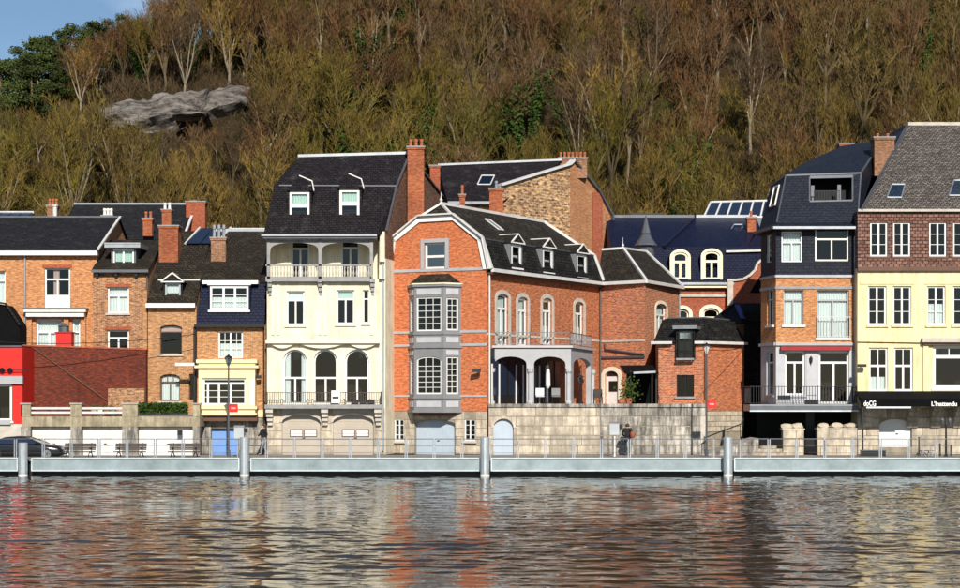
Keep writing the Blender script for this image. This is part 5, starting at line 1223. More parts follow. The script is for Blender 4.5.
# ---- gallery in front of the orange house's side wall ----------------------------------------------------
TZ = 2.87
def gallery():
    h = thing('arcade_gallery', (Xp(530, 100.2), 100.2, TZ), 'grey arcaded gallery with an iron railed balcony on the terrace', 'gallery')
    p0, p1, p2, p3 = (Xp(490, 100.2), 100.2), (Xp(571, 100.2), 100.2), (Xp(593, 106.5), 106.5), (5.95, 108.7)
    g1, g2 = Plane(p0, p1), Plane(p1, p2); zt = Zp(346, 100.2); zf = Zp(350, 100.2)
    z2 = lambda y: Zp(y, 100.2)
    for r in ((494.5, 356.5, 526.5, 404.2), (534, 356.5, 565.5, 404.2)):
        a, b, c, d = g1.rect(r); g1.holes.append((a, b, TZ+.3 if False else TZ, d, .42))
    g2.holes.append((.7, g2.len-.7, TZ, z2(357), .42))
    m = MB()
    for g in (g1, g2): wall(m, g, 0, g.len, TZ, zt, depth=.3); wall(m, g, 0.02, g.len-.02, TZ, zt, d=-.3, depth=.0)
    m.build('arcade', 'paint_grey_light', h)
    for g, us in ((g1, [.12, g1.pt(530.2, 380)[0], g1.len-.14]), (g2, [g2.len-.3])):
        for u in us:
            c = MB(); q = g.w(u, TZ, .06)
            c.lathe(q, [(.17, 0), (.17, .12), (.11, .2), (.10, 1.75), (.17, 1.85), (.19, 2.05)], 8); c.build('column', 'paint_grey_pale', h)
    poly = [Vector((*p0, zt)), Vector((*p1, zt)), Vector((*p2, zt)), Vector((*p3, zt)), Vector((B7[0]+.1, B7[1]+.35, zt))]
    MB().prism(poly, (0, 0, -.14)).build('balcony_floor', 'paint_grey_light', h)
    for g in (g1, g2): MB().pbox(g, -.06, g.len+.06, zt-.10, zt+.03, .12, -.05).build('cornice', 'paint_grey_pale', h)
    iron_rail(h, [(p0[0]+.05, p0[1]+.08), (Xp(530, 100.3), 100.3), (p1[0]-.05, p1[1]+.08), ((p1[0]+p2[0])/2-.05, (p1[1]+p2[1])/2), (p2[0]-.08, p2[1])], zt+.03, zt+.78, 'iron_grey', step=.22, r=.013)
    # black paned front added over the house wall to stand for gallery shade
    u_a, u_b = .35, 8.6; m = MB(); m.pbox(PS7, u_a, u_b, TZ, zt-.16, .07, .012); sc_ = m.build('added_dark_front', 'paint_black', h)
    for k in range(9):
        u = u_a+.15+(u_b-u_a)*k/9; MB().pbox(PS7, u, u+.62, TZ+.5, zt-.75, .10, .072).build('added_dark_pane', 'solar', h, sc_)
    for k in (0, 3, 6):
        u = u_a+.05+(u_b-u_a)*k/9
        for uu in (u, u+.8): MB().pbox(PS7, uu-.05, uu+.05, TZ, TZ+2.3, .13, .073).build('door_post', 'paint_white', h, sc_)
    # things kept on the gallery floor
    t = thing('screen_door', (Xp(508, 102.3), 102.3, TZ), 'white half open screen standing inside the first gallery arch', 'screen')
    m = MB(); xa, xb = Xp(500, 102.3), Xp(515, 102.3); pts = [(xa, 102.3, TZ), (xb, 102.3, TZ), (xb, 102.3, TZ+.9), (Xp(512, 102.3), 102.3, TZ+1.35), (xa, 102.3, TZ+2.1)]; m.prism(pts, (0, .06, 0)); m.build('panel', 'paint_white_dirty', t)
    m = MB(); m.prism([(xa+.15, 102.29, TZ+.2), (xb-.2, 102.29, TZ+.2), (xb-.2, 102.29, TZ+.8), (xa+.15, 102.29, TZ+1.3)], (0, -.02, 0)); m.build('inset', 'paint_grey_pale', t)
    t = thing('folded_parasol', (Xp(548, 101.4), 101.4, TZ), 'folded white parasol standing in the second gallery arch', 'parasol')
    MB().tube([(Xp(548, 101.4), 101.4, TZ), (Xp(548, 101.4), 101.4, TZ+2.4)], .03, 6).build('pole', 'iron_grey', t)
    MB().lathe((Xp(548, 101.4), 101.4, TZ+.9), [(.05, 0), (.14, .15), (.13, .8), (.06, 1.35)], 8).build('canopy', 'cloth_white', t)
    MB().lathe((Xp(548, 101.4), 101.4, TZ), [(.28, 0), (.28, .06), (.06, .1)], 10).build('base', 'iron_dark', t)
    for k, (px, c) in enumerate(((540, 'cloth_white'), (556, 'paint_grey'))):
        t = thing('garden_chair', (Xp(px, 101.2), 101.2, TZ), ['white garden chair beside the folded parasol', 'dark grey garden chair in the second gallery arch'][k], 'chair')
        x, y = Xp(px, 101.2), 101.2
        MB().box(x-.24, x+.24, y-.24, y+.22, TZ+.42, TZ+.46).build('seat', c, t)
        MB().box(x-.24, x+.24, y+.20, y+.24, TZ+.5, TZ+.92).build('backrest', c, t)
        for sx in (-.21, .21):
            for sy in (-.2, .2): MB().tube([(x+sx, y+sy, TZ), (x+sx, y+sy, TZ+.43)], .018, 5).build('leg', 'iron_dark', t)
gallery()

# ---- terrace and its ashlar wall --------------------------------------------------------------------------
def terrace():
    Y = 99.3; pl = front(488.5, 706, Y); h = root_at('retaining_wall', 600, Y, 'weathered pale ashlar retaining wall below the terrace, with an arched door', 'wall')
    door(h, pl, (493.5, 418.5, 513.5, 459), 'door_bluegrey', arch=9, recess=.2, vert=2, label='pale grey arched street door', handle=False)
    zc = Zp(407, Y)
    wall(MB(), pl, 0, pl.len, 0, zc, d=-.03, depth=.25).build('core', 'mortar', h)
    ashlar(h, pl, 0, pl.pt(600, 430)[0], .02, zc, 5, 1.35, pl.holes, 'stone_pale', d=-.10, th=.10, seed=31, gap=.03)
    ashlar(h, pl, pl.pt(600, 430)[0], pl.len, .02, zc, 5, 1.15, [], 'stone_grey', d=-.10, th=.10, seed=33, gap=.03)
    u0, u1, z0, z1, ri = pl.holes[0]; A_ = arch_pts(u0, u1, z1-ri, ri); B_ = arch_pts(u0-.14, u1+.14, z1-ri, ri+.14); m = MB()
    for k in range(len(A_)-1): m.prism([pl.w(*A_[k], .03), pl.w(*A_[k+1], .03), pl.w(*B_[k+1], .03), pl.w(*B_[k], .03)], -pl.n*.12)
    # spandrels behind the arch
    for k in range(len(A_)-1): m.prism([pl.w(*A_[k], -.0), pl.w(*A_[k+1], -.0), pl.w(A_[k+1][0], z1+.1, -.0), pl.w(A_[k][0], z1+.1, -.0)], -pl.n*.1)
    m.build('arch_stone', 'stone_pale', h)
    uu = 0; rr = random.Random(3); k = 0
    while uu < pl.len:
        v = min(pl.len, uu+rr.uniform(1.3, 1.8)); MB().pbox(pl, uu+.006, v-.006, zc, TZ+.02, .10, -.35).build('coping_stone', 'stone_grey', h); uu = v
    o = MB(); o.prism([(Xp(488.5, Y), Y+.1, TZ-.1), (Xp(706, Y), Y+.1, TZ-.1), (Xp(700, 116), 116, TZ-.1), (C7[0], 118, TZ-.1), (B7[0], B7[1]+.2, TZ-.1)], (0, 0, -.2)); o.build('terrace', 'quay_paving', kind='structure')
    x = Xp(706, Y); MB().box(x-.3, x, Y+.0, 106, 0, TZ-.12).build('return_wall', 'stone_trim', h)
terrace()

# ---- house with the rubble gable behind ----------------------------------------------------------------------
def rubble_house():
    h = root_at('rubble_gable_house', 560, 122, 'old house with a rubble and brick gable and slate roof behind the orange house')
    gp = Plane((Xp(500, 119), 119), (Xp(616, 127), 127))
    o = [(500, 300), (616, 300), (615, 240), (611, 216), (598, 192), (573, 161), (569, 165), (500, 186)]
    W = [gp.P(*q) for q in o]; i = [0, 1, 2, 3, 4, 5, 6, 7]
    u_s = gp.pt(570, 200)[0]
    out = [gp.pt(*q) for q in o]
    m = MB(); ol = [out[0], (u_s, out[0][1]), (u_s, gp.pt(570, 163)[1]), out[7]]; m.prism([gp.w(a, b) for a, b in ol], -gp.n*.4); m.build('gable_wall', 'brick_rubble', h)
    m = MB(); ol = [(u_s, out[1][1]), out[1], out[2], out[3], out[4], out[5], (u_s, gp.pt(570, 163)[1])]; m.prism([gp.w(a, b) for a, b in ol], -gp.n*.4); m.build('brick_gable', 'brick_gable_brown', h)
    u0, z1 = gp.pt(592.5, 192); u1 = gp.pt(602, 192)[0]; MB().pbox(gp, u0, u1, gp.pt(597, 300)[1], z1+.0, .08, -.02).build('flue_strip', 'brick_red', h)
    cop = [W[7], W[6], W[5], W[4], W[3], W[2]]; m = MB()
    for a, b in list(zip(cop, cop[1:]))[:2]: m.bar(a+Vector((0, 0, .06)), b+Vector((0, 0, .06)), .5, .14)
    m.build('coping', 'zinc_white', h)
    m = MB()
    for a, b in list(zip(cop, cop[1:]))[2:]: m.bar(a+Vector((0, 0, .06)), b+Vector((0, 0, .06)), .5, .14)
    m.build('coping', 'zinc_dark', h)
    # roof running left from the gable
    ap = W[5]; r = MB(); L0, L1 = Pt(438, 166, 124.5), Pt(448, 203, 119.3); R0, R1_ = Pt(562, 161, 124.2), Pt(501, 203, 118.9)
    r.slab([L1, R1_, R0, L0], .12); bk0, bk1 = Vector((L0.x, 131, L0.z-4)), Vector((R0.x+3, 131, R0.z-4)); r.slab([L0, R0, bk1, bk0], .12); r.poly([L0, L1, Vector((L1.x, L1.y, 4)), Vector((L0.x, 131, 4)), bk0])
    ro = r.build('roof', 'slate_purple', h)
    MB().bar(L0+Vector((0, 0, .08)), R0+Vector((0, 0, .08)), .2, .14).build('ridge', 'zinc', h, ro); MB().bar(L1+Vector((0, -.1, 0)), R1_+Vector((0, -.1, 0)), .2).build('gutter', 'zinc', h, ro)
    z = L1.z; m = MB(); m.poly([(L1.x, 119.6, 0), (R1_.x, 119.6, 0), (R1_.x, 119.6, z), (L1.x, 119.6, z)]); m.build('wall', 'brick_rubble', h)
    p = front(440, 560, 119.4); MB().pbox(p, p.pt(452, 200)[0], p.pt(500, 200)[0], Zp(217, 119.4), Zp(212, 119.4), .1, -.1).build('string_course', 'render_white_trim', h)
    chimney(h, 489.5, 503, 187, 230, 114, 'brick_chimney', depth=.8, pots=1, potmat='zinc', ph=.5)
    chimney(h, 459.5, 465, 193, 226, 116, 'brick_chimney', depth=.4, pots=1, ph=.6)
    chimney(h, 559, 587, 156.5, 178, 124.2, 'brick_chimney_brown', depth=.8, pots=7, ph=.42)
    chimney(h, 430, 440, 164, 190, 122.0, 'brick_red', depth=1.5, pots=0)
    k = [L1.lerp(R1_, .40).lerp(L0.lerp(R0, .40), t) for t in (.45, .68)]
    skylight(h, [k[0], k[0]+Vector((.9, 0, 0)), k[1]+Vector((.9, 0, 0)), k[1]], fmat='zinc_white')
rubble_house()

# ---- red brick building with navy roof behind the terrace ------------------------------------------------------
def navy_house():
    Y = 121; h = root_at('navy_roof_house', 690, Y, 'red brick house with a navy slate mansard, cream dormers and a scrolled gable'); pl = front(612, 770, Y)
    U = lambda px: pl.pt(px, 300)[0]
    for r in ((677, 309, 689, 335), (703, 308, 719, 335)): win(h, pl, r, cols=2, transom=.35, arch=5, fw=.12, frame='paint_cream', sill=None, surround='render_white_trim', sw=.25)
    ze = Zp(284, Y); m = wall(MB(), pl, 0, pl.len, 0, ze); m.build('wall', 'brick_red', h)
    hollow_back(h, pl, 612, 770, 290, 400, -2.5)
    x0, x1 = Xp(612, Y), Xp(770, Y); zt = Zp(247, Y+1.2); zr = Zp(217.5, 127)
    m = MB(); m.slab([(x0, Y-.25, ze), (x1, Y-.25, ze), (x1, Y+1.2, zt), (x0, Y+1.2, zt)], .1); m.slab([(x0, Y+1.2, zt), (x1, Y+1.2, zt), (x1, 127, zr), (x0, 127, zr)], .1); m.slab([(x0, 127, zr), (x1, 127, zr), (x1, 134, ze), (x0, 134, ze)], .1)
    for x in (x0, x1): m.poly([(x, Y, 0), (x, Y, ze), (x, Y+1.2, zt), (x, 127, zr), (x, 134, ze), (x, 134, 0)])
    ro = m.build('roof', 'slate_navy', h)
    MB().bar((Xp(696, 127), 127, zr+.08), (x1, 127, zr+.08), .2).build('ridge', 'zinc', h, ro)
    MB().bar((x0, 127, zr+.08), (Xp(694, 127), 127, zr+.08), .2).build('ridge', 'zinc_dark', h, ro)
    MB().bar(Pt(694, 219, 126.7), Pt(664, 247, 122.0), .22).build('valley', 'slate_navy', h, ro)
    MB().box(x0, Xp(736, Y), Y-.4, Y-.02, ze-.28, ze-.02).build('cornice', 'paint_cream', h); gutter(h, (x0, Y-.45, ze), (Xp(733, Y), Y-.45, ze), 'zinc', .09)
    MB().box(Xp(676, Y), Xp(770, Y), Y-.12, Y-.005, Zp(297, Y), Zp(294.5, Y)).build('string_course', 'stone_trim', h)
    pd = front(612, 770, Y-.1)
    for r in ((672.5, 252, 688, 279.5), (703.5, 251, 720, 279.5)):
        win(h, pd, r, cols=2, transom=.36, arch=5, frame='paint_cream', fw=.15, recess=.04, sill=None, hole=False, surround='paint_cream', sw=.18, proud=.05)
        u0, u1, z0, z1 = pd.rect(r); m = MB(); ring = [(u0-.2, z0)]+[(u0-.2, z1-.3), (u0+.1, z1+.12), (u1-.1, z1+.12), (u1+.2, z1-.3)]+[(u1+.2, z0)]
        m2 = [pd.w(a, b, -.10) for a, b in ring]
        for a, b in zip(m2, m2[1:]): m.poly([a, b, b-pd.n*2.2, a-pd.n*2.2])
        m.build('dormer', 'slate_navy', h)
        MB().pbox(pd, u0, u1, z0, z1, -.75, -.8).build('room_wall', 'interior_dark', h)
    # scrolled gable, right
    pts = [(727, 320), (766, 320), (766, 259), (761, 261), (757, 265), (755, 271), (750, 276), (743, 280), (735, 281), (727, 281)]
    pg = front(612, 780, Y-.5); W = [pg.P(*q) for q in pts]; MB().prism(W, (0, .4, 0)).build('scroll_gable', 'brick_red', h)
    m = MB()
    for a, b in zip(W[2:], W[3:]): m.bar(a+Vector((0, .1, .06)), b+Vector((0, .1, .06)), .5, .16)
    m.build('gable_coping', 'stone_trim', h)
    MB().box(Xp(727.5, Y-.5), Xp(733, Y-.5), Y-.62, Y-.51, Zp(306, Y), Zp(281, Y)).build('quoin', 'stone_trim', h)
    # cupola
    c = Pt(646, 262, 119.0); tu = thing('slate_turret', (c.x, c.y, 0), 'small grey slate turret with a pointed cap beside the navy roof', 'turret')
    MB().lathe((c.x, c.y, 0), [(.55, 0), (.55, c.z+1.1)], 8).build('drum', 'zinc_dark', tu)
    MB().lathe((c.x, c.y, c.z+1.1), [(.78, 0), (.72, .12), (.45, .5), (.30, .75), (.33, .85), (.16, 1.5), (.02, 2.1)], 8).build('cap', 'zinc_dark', tu)
    # dark block on the ridge
    MB().box(Xp(630, 127.5), Xp(662, 127.5), 127.2, 129, zr-1.2, Zp(213.5, 127.5)).build('ridge_box', 'paint_black', h)
    chimney(h, 747.5, 756, 216, 232, 124.5, 'brick_chimney', depth=.6, pots=1)
    q = lambda px, py: Pt(px, py, 124.8+(234-py)*.09)
    skylight(h, [q(729, 234), q(739, 234), q(744, 225), q(734, 225)], fmat='zinc')
    MB().bar(Pt(726, 251.5, Y+.8), Pt(766, 250.5, Y+.8), .14).build('lead_flashing', 'zinc_white', h)
    # conservatory roof beyond
    g = root_at('conservatory', 735, 131, 'pale framed glass conservatory roof above the navy slate roof', 'conservatory'); m = MB(); n = 6
    a0, a1, b0, b1 = Pt(704, 217, 130), Pt(772, 217, 130), Pt(711, 202, 132), Pt(775, 200.5, 132)
    MB().box(a0.x, a1.x, 130, 134, a0.z-3.5, a0.z-.1).build('wall', 'zinc_dark', g)
    for k in range(n+1): m.bar(a0.lerp(a1, k/n), b0.lerp(b1, k/n), .12)
    m.bar(a0, a1, .14); m.bar(b0, b1, .14); m.build('frame', 'zinc_white', g)
    for k in range(n): MB().poly([a0.lerp(a1, (k+.06)/n), a0.lerp(a1, (k+.94)/n), b0.lerp(b1, (k+.94)/n), b0.lerp(b1, (k+.06)/n)]).build('roof_glass', 'solar', g)
navy_house()

# ---- small brick house on the terrace ----------------------------------------------------------------------------
def small_house():
    Y = 105.0; h = root_at('small_brick_house', 700, Y, 'small brick house with a low slate mansard and one dark framed dormer window'); a, b, c = (Xp(658.5, Y), Y), (Xp(703, 104.2), 104.2), (Xp(744, 106.5), 106.5)
    p1, p2 = Plane(a, b), Plane(b, c); ze = p1.pt(680, 342)[1]
    win(h, p1, (676.5, 375, 694, 396.5), cols=2, frame='paint_black', fw=.07, sill='stone_blue')
    win(h, p1, (678, 330, 692.5, 358), cols=2, transom=.33, frame='paint_black', fw=.08, sill='stone_blue', curtain='blind', d=.34, recess=.03, hole=False)
    u0_, u1_, z0_, z1_ = p1.rect((678, 330, 692.5, 358), .34); MB().pbox(p1, u0_, u1_, z0_, z1_, .2, .01).build('window_back', 'interior_dark', h)
    m = wall(MB(), p1, 0, p1.len, 0, ze+.0); m.poly([(a[0], a[1], 0), (a[0]+.4, 111, 0), (a[0]+.4, 111, ze), (a[0], a[1], ze)]); m.build('wall', 'brick_chequer', h)
    # masonry round the dormer window head
    u0, u1, z0, z1 = p1.rect((678, 331, 692.5, 358)); 
    m = wall(MB(), p2, 0, p2.len, p2.pt(720, 411)[1], ze); m.build('plain_wall', 'brick_orange_side', h)
    hollow_back(h, p1, 660, 700, 325, 402, -2.0)
    wall(MB(), p2, 0, p2.len, 0, p2.pt(720, 411)[1], d=-.03).build('base_wall', 'mortar', h)
    ashlar(h, p2, 0, p2.len, 1.2, p2.pt(720, 411)[1]-.01, 4, .5, [], 'stone_pale', d=-.10, th=.11, seed=41, gap=.03)
    zt = Zp(317.5, 106.3); r = MB(); A, B, C = Vector((*a, ze))+p1.n*.25-p1.u*.2, Vector((*b, ze))+(p1.n+p2.n)*.13, Vector((*c, ze))+p2.n*.25
    ta, tb, tc_ = Pt(668, 318, 106.6), Pt(703, 317.5, 106.0), Pt(733, 320, 108.2)
    r.slab([A, B, tb, ta], .08); r.slab([B, C, tc_, tb], .08); bk = Vector((A.x+.5, 111, ze)); r.slab([A, ta, Vector((ta.x, 110, zt)), bk], .08); r.slab([ta, tb, tc_, Vector((tc_.x, 111, zt)), Vector((ta.x, 110, zt))], .06); ro = r.build('roof', 'slate_black', h)
    dn = Vector((0, 0, -.04)); gA, gB = A.lerp(B, .36), A.lerp(B, .80)
    for ga, gb in ((A+Vector((-.2, 0, 0)), gA), (gB, B), (B, C)): MB().bar(ga+dn, gb+dn, .16).build('gutter', 'zinc_white', h)
    m = MB(); m.bar(ta, tb, .08); m.bar(tb, tc_, .08); m.build('ridge', 'zinc_dark', h, ro)
    dormer(h, p1, (678, 330, 692.5, 358), 326, 1.7, 'slate_black', 'zinc', 'zinc', 'flat', over=.2, d=.34)
    downpipe(h, [p2.w(.1, ze-.1, .08), p2.w(.1, 3.2, .08)], 'iron_brown')
    # pergola / dark awning beside it
    g = root_at('terrace_awning', 645, 103.2, 'black awning with posts beside the small brick house on the terrace', 'awning', TZ); x0, x1, y0, y1 = Xp(630, 103.2), Xp(657, 103.2), 102.6, 105.2
    for x in (x0, x1-.1):
        for y in (y0, y1): MB().box(x-.04, x+.04, y-.04, y+.04, TZ-.1, Zp(371, 103.2)).build('post', 'paint_black', g)
    MB().prism([(x0-.4, y0-.5, Zp(374, y0)), (x1, y0-.5, Zp(374, y0)), (x1, y1+.5, Zp(366, y1)), (x0-.4, y1+.5, Zp(366, y1))], (0, 0, .06)).build('canopy', 'canvas_black', g)
    m = MB(); m.bar((x0+.1, y0-.55, Zp(373, y0)), (x1-.2, y0-.55, Zp(372, y0)), .12); m.build('front_bar', 'zinc', g)
    MB().box(x0, x1, y1+.3, y1+.36, TZ-.1, Zp(370, y1)).build('back_screen', 'canvas_black', g)
    # black annex added under the dark roof to stand for the alley's shade
    g = root_at('shade_infill', 745, 108, 'added black annex in the gap beside the small brick house', 'infill')
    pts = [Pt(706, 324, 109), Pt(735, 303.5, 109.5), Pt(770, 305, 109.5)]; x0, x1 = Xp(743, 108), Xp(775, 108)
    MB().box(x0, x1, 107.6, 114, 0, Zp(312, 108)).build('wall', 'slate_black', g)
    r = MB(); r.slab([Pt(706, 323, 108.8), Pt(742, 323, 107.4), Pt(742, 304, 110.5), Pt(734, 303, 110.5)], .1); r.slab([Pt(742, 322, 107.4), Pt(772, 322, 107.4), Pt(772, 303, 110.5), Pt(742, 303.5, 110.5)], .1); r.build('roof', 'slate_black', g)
    MB().bar(Pt(737, 305, 109.6), Pt(743, 318, 107.5), .28, .08).build('tarpaulin', 'tarp_blue', g)
small_house()
# ---- slate house with balcony ---------------------------------------------------------------------------------
def slate_house():
    Y = 100.5; h = root_at('slate_house', 815, Y, 'tall house with dark blue slate top, orange brick middle and pale ground floor')
    a, b, c = (Xp(761, 102.8), 102.8), (Xp(776, Y), Y), (Xp(856, Y), Y); pc, pl = Plane(a, b), Plane(b, c)
    zz = lambda y: Zp(y, Y); z1, z2, z3 = zz(276.5), zz(346), zz(404)
    # openings
    win(h, pl, (781.5, 231.5, 802, 262), cols=2, transom=.36, tcols=1, fw=.07, frame='paint_white', curtain='net', sill=None, recess=.05)
    win(h, pl, (815, 228, 848.5, 261), cols=2, transom=.34, fw=.09, frame='paint_white', sill=None, recess=.05)
    win(h, pc, (766.5, 236, 771, 262), cols=1, fw=.06, sill=None, recess=.05)
    win(h, pl, (783.5, 290, 803.5, 325), cols=2, transom=.28, fw=.07, frame='paint_grey_light', curtain='net', sill='paint_white')
    win(h, pl, (817, 290, 849, 338), cols=2, transom=.21, fw=.08, frame='paint_grey_light', curtain='net', sill='paint_white')
    win(h, pc, (767, 290, 773.5, 325), cols=1, transom=.28, fw=.07, curtain='net', sill='paint_white')
    win(h, pl, (785, 351, 805, 395), cols=2, transom=.26, fw=.10, sill='zinc', curtain=None)
    win(h, pl, (819, 351, 849, 403.5), cols=2, transom=.22, fw=.11, sill=None)
    win(h, pc, (766.5, 352, 773.5, 395), cols=1, transom=.25, fw=.08, sill='zinc')
    side = [(Xp(764, 112), 112), a]
    def lay(zlo, zhi, mat, name, depth=.2):
        m = MB(); wall(m, pc, 0, pc.len, zlo, zhi, depth=depth); wall(m, pl, 0, pl.len, zlo, zhi, depth=depth); plan_walls(m, side, zlo, zhi); plan_walls(m, [c, (c[0]+.3, 112)], zlo, zhi); return m.build(name, mat, h)
    ztop = zz(226)
    lay(z1, ztop, 'slate_bluegrey', 'slate_wall', .1); lay(z2, z1, 'brick_ochre', 'wall'); lay(z3, z2, 'paint_grey_pale', 'shop_wall'); 
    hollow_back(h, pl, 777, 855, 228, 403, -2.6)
    # ground storey, near-black so the balcony's shade is put into its colour
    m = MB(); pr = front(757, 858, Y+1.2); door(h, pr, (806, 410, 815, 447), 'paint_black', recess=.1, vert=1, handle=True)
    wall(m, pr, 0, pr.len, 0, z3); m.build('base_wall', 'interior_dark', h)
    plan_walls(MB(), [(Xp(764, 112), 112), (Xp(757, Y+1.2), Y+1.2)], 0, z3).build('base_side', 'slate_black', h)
    for p in (pc, pl):
        MB().pbox(p, -.02, p.len+.02, zz(289), zz(286), .06, -.02).build('string_course', 'stone_blue', h)
        MB().pbox(p, -.03, p.len+.03, zz(277.5), zz(275), .08, -.02).build('string_course', 'zinc', h)
        MB().pbox(p, -.03, p.len+.03, zz(345.5), zz(342.5), .14, -.02).build('cornice', 'paint_grey_light', h)
    # red awning cassette
    u0, u1 = pl.pt(780, 350)[0], pl.pt(850, 350)[0]; aw = MB().pbox(pl, u0, u1, zz(350.5), zz(346.5), .35, -.0).build('awning_cassette', 'paint_darkred', h)
    # grey pier and lamp between the shop openings
    u = pl.pt(811.5, 370)[0]; MB().pbox(pl, u-.30, u+.30, zz(395), zz(352), .05, -.02).build('pier', 'paint_grey_pale', h)
    m = MB(); p = pl.w(u-.05, zz(362), .12); m.lathe(p, [(.03, -.1), (.08, 0), (.1, .22), (.02, .34)], 6); m.bar(pl.w(u-.05, zz(366), .05), p, .03); m.build('wall_lamp', 'iron_dark', h)
    # french window rail, first floor
    p0, p1 = pl.P(817, 338, .12), pl.P(850, 338, .12); iron_rail(h, [(p0.x, p0.y), (p1.x, p1.y)], p0.z, zz(317), 'zinc_white', step=.16)
    # balcony
    yb = Y-1.3; zb = Zp(404.5, yb); x0, x1 = Xp(750, yb), Xp(858, yb)
    m = MB(); m.box(x0, x1, yb, Y+1.1, Zp(411, yb), zb); m.build('balcony_slab', 'zinc', h); m = MB(); m.box(x0, x1, yb-.04, yb-.003, Zp(410, yb), Zp(405.5, yb)); m.build('balcony_fascia', 'zinc_dark', h)
    MB().box(x0-.02, x1+.02, yb-.06, yb+.05, Zp(411.5, yb), Zp(410.2, yb)).build('balcony_edge', 'steel_edge', h)
    iron_rail(h, [(x0+.05, Y+1), (x0+.05, yb+.05), (Xp(793, yb), yb+.05), (Xp(818, yb), yb+.05), (x1-.05, yb+.05), (x1-.05, Y)], zb, zb+1.02, 'iron_dark', step=.15, r=.013)
    for px in (781, 808): MB().box(Xp(px, Y)-.35, Xp(px, Y)+.35, yb+.15, yb+.4, zb+.3 if px == 781 else zb, zb+.52 if px == 781 else zb+.25).build('window_box', 'paint_black', h)
    # mansard and roof
    E = [Vector((Xp(754.5, 103.0), 103.0, ztop-.15)), Vector((Xp(773, Y-.5), Y-.5, ztop-.1)), Vector((Xp(856, Y-.5), Y-.5, ztop-.1))]
    K = [Pt(771, 186, 104.6), Pt(786, 175.5, 102.4), Pt(861, 173, 102.4)]
    T = [Pt(883, 140, 108.5), Pt(842, 146, 108.0)]
    def mansard(s): return None
    r = MB()
    # flare then steep slope
    Fl = [e.lerp(k, .16)+(k-e)*0 for e, k in zip(E, K)]; Fl = [Vector((f.x+(k.x-e.x)*.12, f.y+.25, f.z-.22)) for f, e, k in zip(Fl, E, K)]
    pw = Plane((Fl[1].x, Fl[1].y), (Fl[2].x, Fl[2].y))
    wp = [(809.5, 177.5), (852.5, 176.5), (852.5, 200.5), (809.5, 201.5)]
    def onS(px, py):
        # point on the steep slope
        n = (Fl[2]-Fl[1]).cross(K[1]-Fl[1]); d = Vector(((px-480)/F, 1, (HY-py)/F)); o = Vector((0, 0, CH)); t = (Fl[1]-o).dot(n)/d.dot(n); return o+d*t
    q = [onS(*w) for w in wp]; A_, B_, C_, D_ = Fl[1], Fl[2], K[2], K[1]
    r.poly([A_, B_, q[2], q[3]]); r.poly([A_, q[3], q[0], D_]); r.poly([B_, C_, q[1], q[2]]); r.poly([D_, q[0], q[1], C_])
    r.poly([E[1], E[2], Fl[2], Fl[1]]); r.poly([E[0], E[1], Fl[1], Fl[0]]); r.poly([Fl[0], Fl[1], K[1], K[0]])
    r.poly([K[0], K[1], T[1], Pt(800, 165, 110)]); r.poly([K[1], K[2], T[0], T[1]])
    r.poly([K[2], B_, E[2], Vector((E[2].x+.3, 111, E[2].z)), T[0]]); r.poly([T[1], T[0], Vector((T[0].x, 113, 10)), Vector((K[0].x, 113, 10))]); r.poly([E[0], Fl[0], K[0], Pt(800, 165, 110), Vector((E[0].x+1, 112, E[0].z))])
    ro = r.build('roof', 'slate_bluegrey', h)
    # loggia cut into the mansard
    back = [p+Vector((0, 1.3, 0)) for p in q]; m = MB()
    for k in range(4): m.poly([q[k], q[(k+1) % 4], back[(k+1) % 4], back[k]])
    m.poly(back); m.build('loggia', 'paint_black', h, ro)
    m = MB()
    for k in range(4): m.bar(q[k]+Vector((0, -.04, 0)), q[(k+1) % 4]+Vector((0, -.04, 0)), .16 if k == 0 else .09)
    m.build('loggia_trim', 'zinc_dark', h, ro)
    for t in (.08, .70):
        p_ = q[3].lerp(q[2], t); MB().box(p_.x, p_.x+.2, p_.y+.6, p_.y+.7, p_.z+.05, p_.z+1.0).build('loggia_door', 'zinc_dark', h, ro)
    l0, l1 = q[3].lerp(q[2], .12), q[3].lerp(q[2], .7); iron_rail(h, [(l0.x, l0.y+.12), (l1.x, l1.y+.12)], l0.z, l0.z+.62, 'iron_dark', step=.14, name='loggia_rail')
    m = MB(); m.bar(K[0], K[1], .09); m.bar(K[1], K[2], .09); m.bar(K[2], T[0], .09); m.bar(Fl[1], K[1], .08); m.bar(Fl[2], K[2], .08); m.build('roof_trim', 'zinc_dark', h, ro)
    k0 = [Fl[0].lerp(Fl[1], .45).lerp(K[0].lerp(K[1], .45), t) for t in (.42, .86)]; w_ = (Fl[1]-Fl[0])*.3; nn = -pc.n*.0+pc.n*.06
    skylight(h, [k0[0]+nn, k0[0]+w_+nn, k0[1]+w_*.9+nn, k0[1]+nn], mat='glass_sky', fmat='paint_white')
    gutter(h, tuple(E[1]+Vector((0, -.06, -.05))), tuple(E[2]+Vector((0, -.06, -.05))), 'zinc', .08); gutter(h, tuple(E[0]), tuple(E[1]+Vector((0, -.06, -.05))), 'zinc_dark', .08)
    MB().prism([E[0]+Vector((0, 0, -.08)), E[1]+Vector((0, 0, -.08)), E[2]+Vector((0, 0, -.08)), Vector((E[2].x, Y+.3, E[2].z-.08)), Vector((Xp(765, 104), 104, E[0].z-.08))], (0, 0, -.06)).build('soffit', 'paint_black', h)
    xd = Xp(855, Y-.15); downpipe(h, [(xd, Y-.5, E[2].z-.1), (xd, Y-.15, E[2].z-.6), (xd, Y-.15, zz(404))], 'zinc', .06)
    chimney(h, 840, 853, 142, 158, 108.6, 'brick_chimney', depth=.7, pots=0)
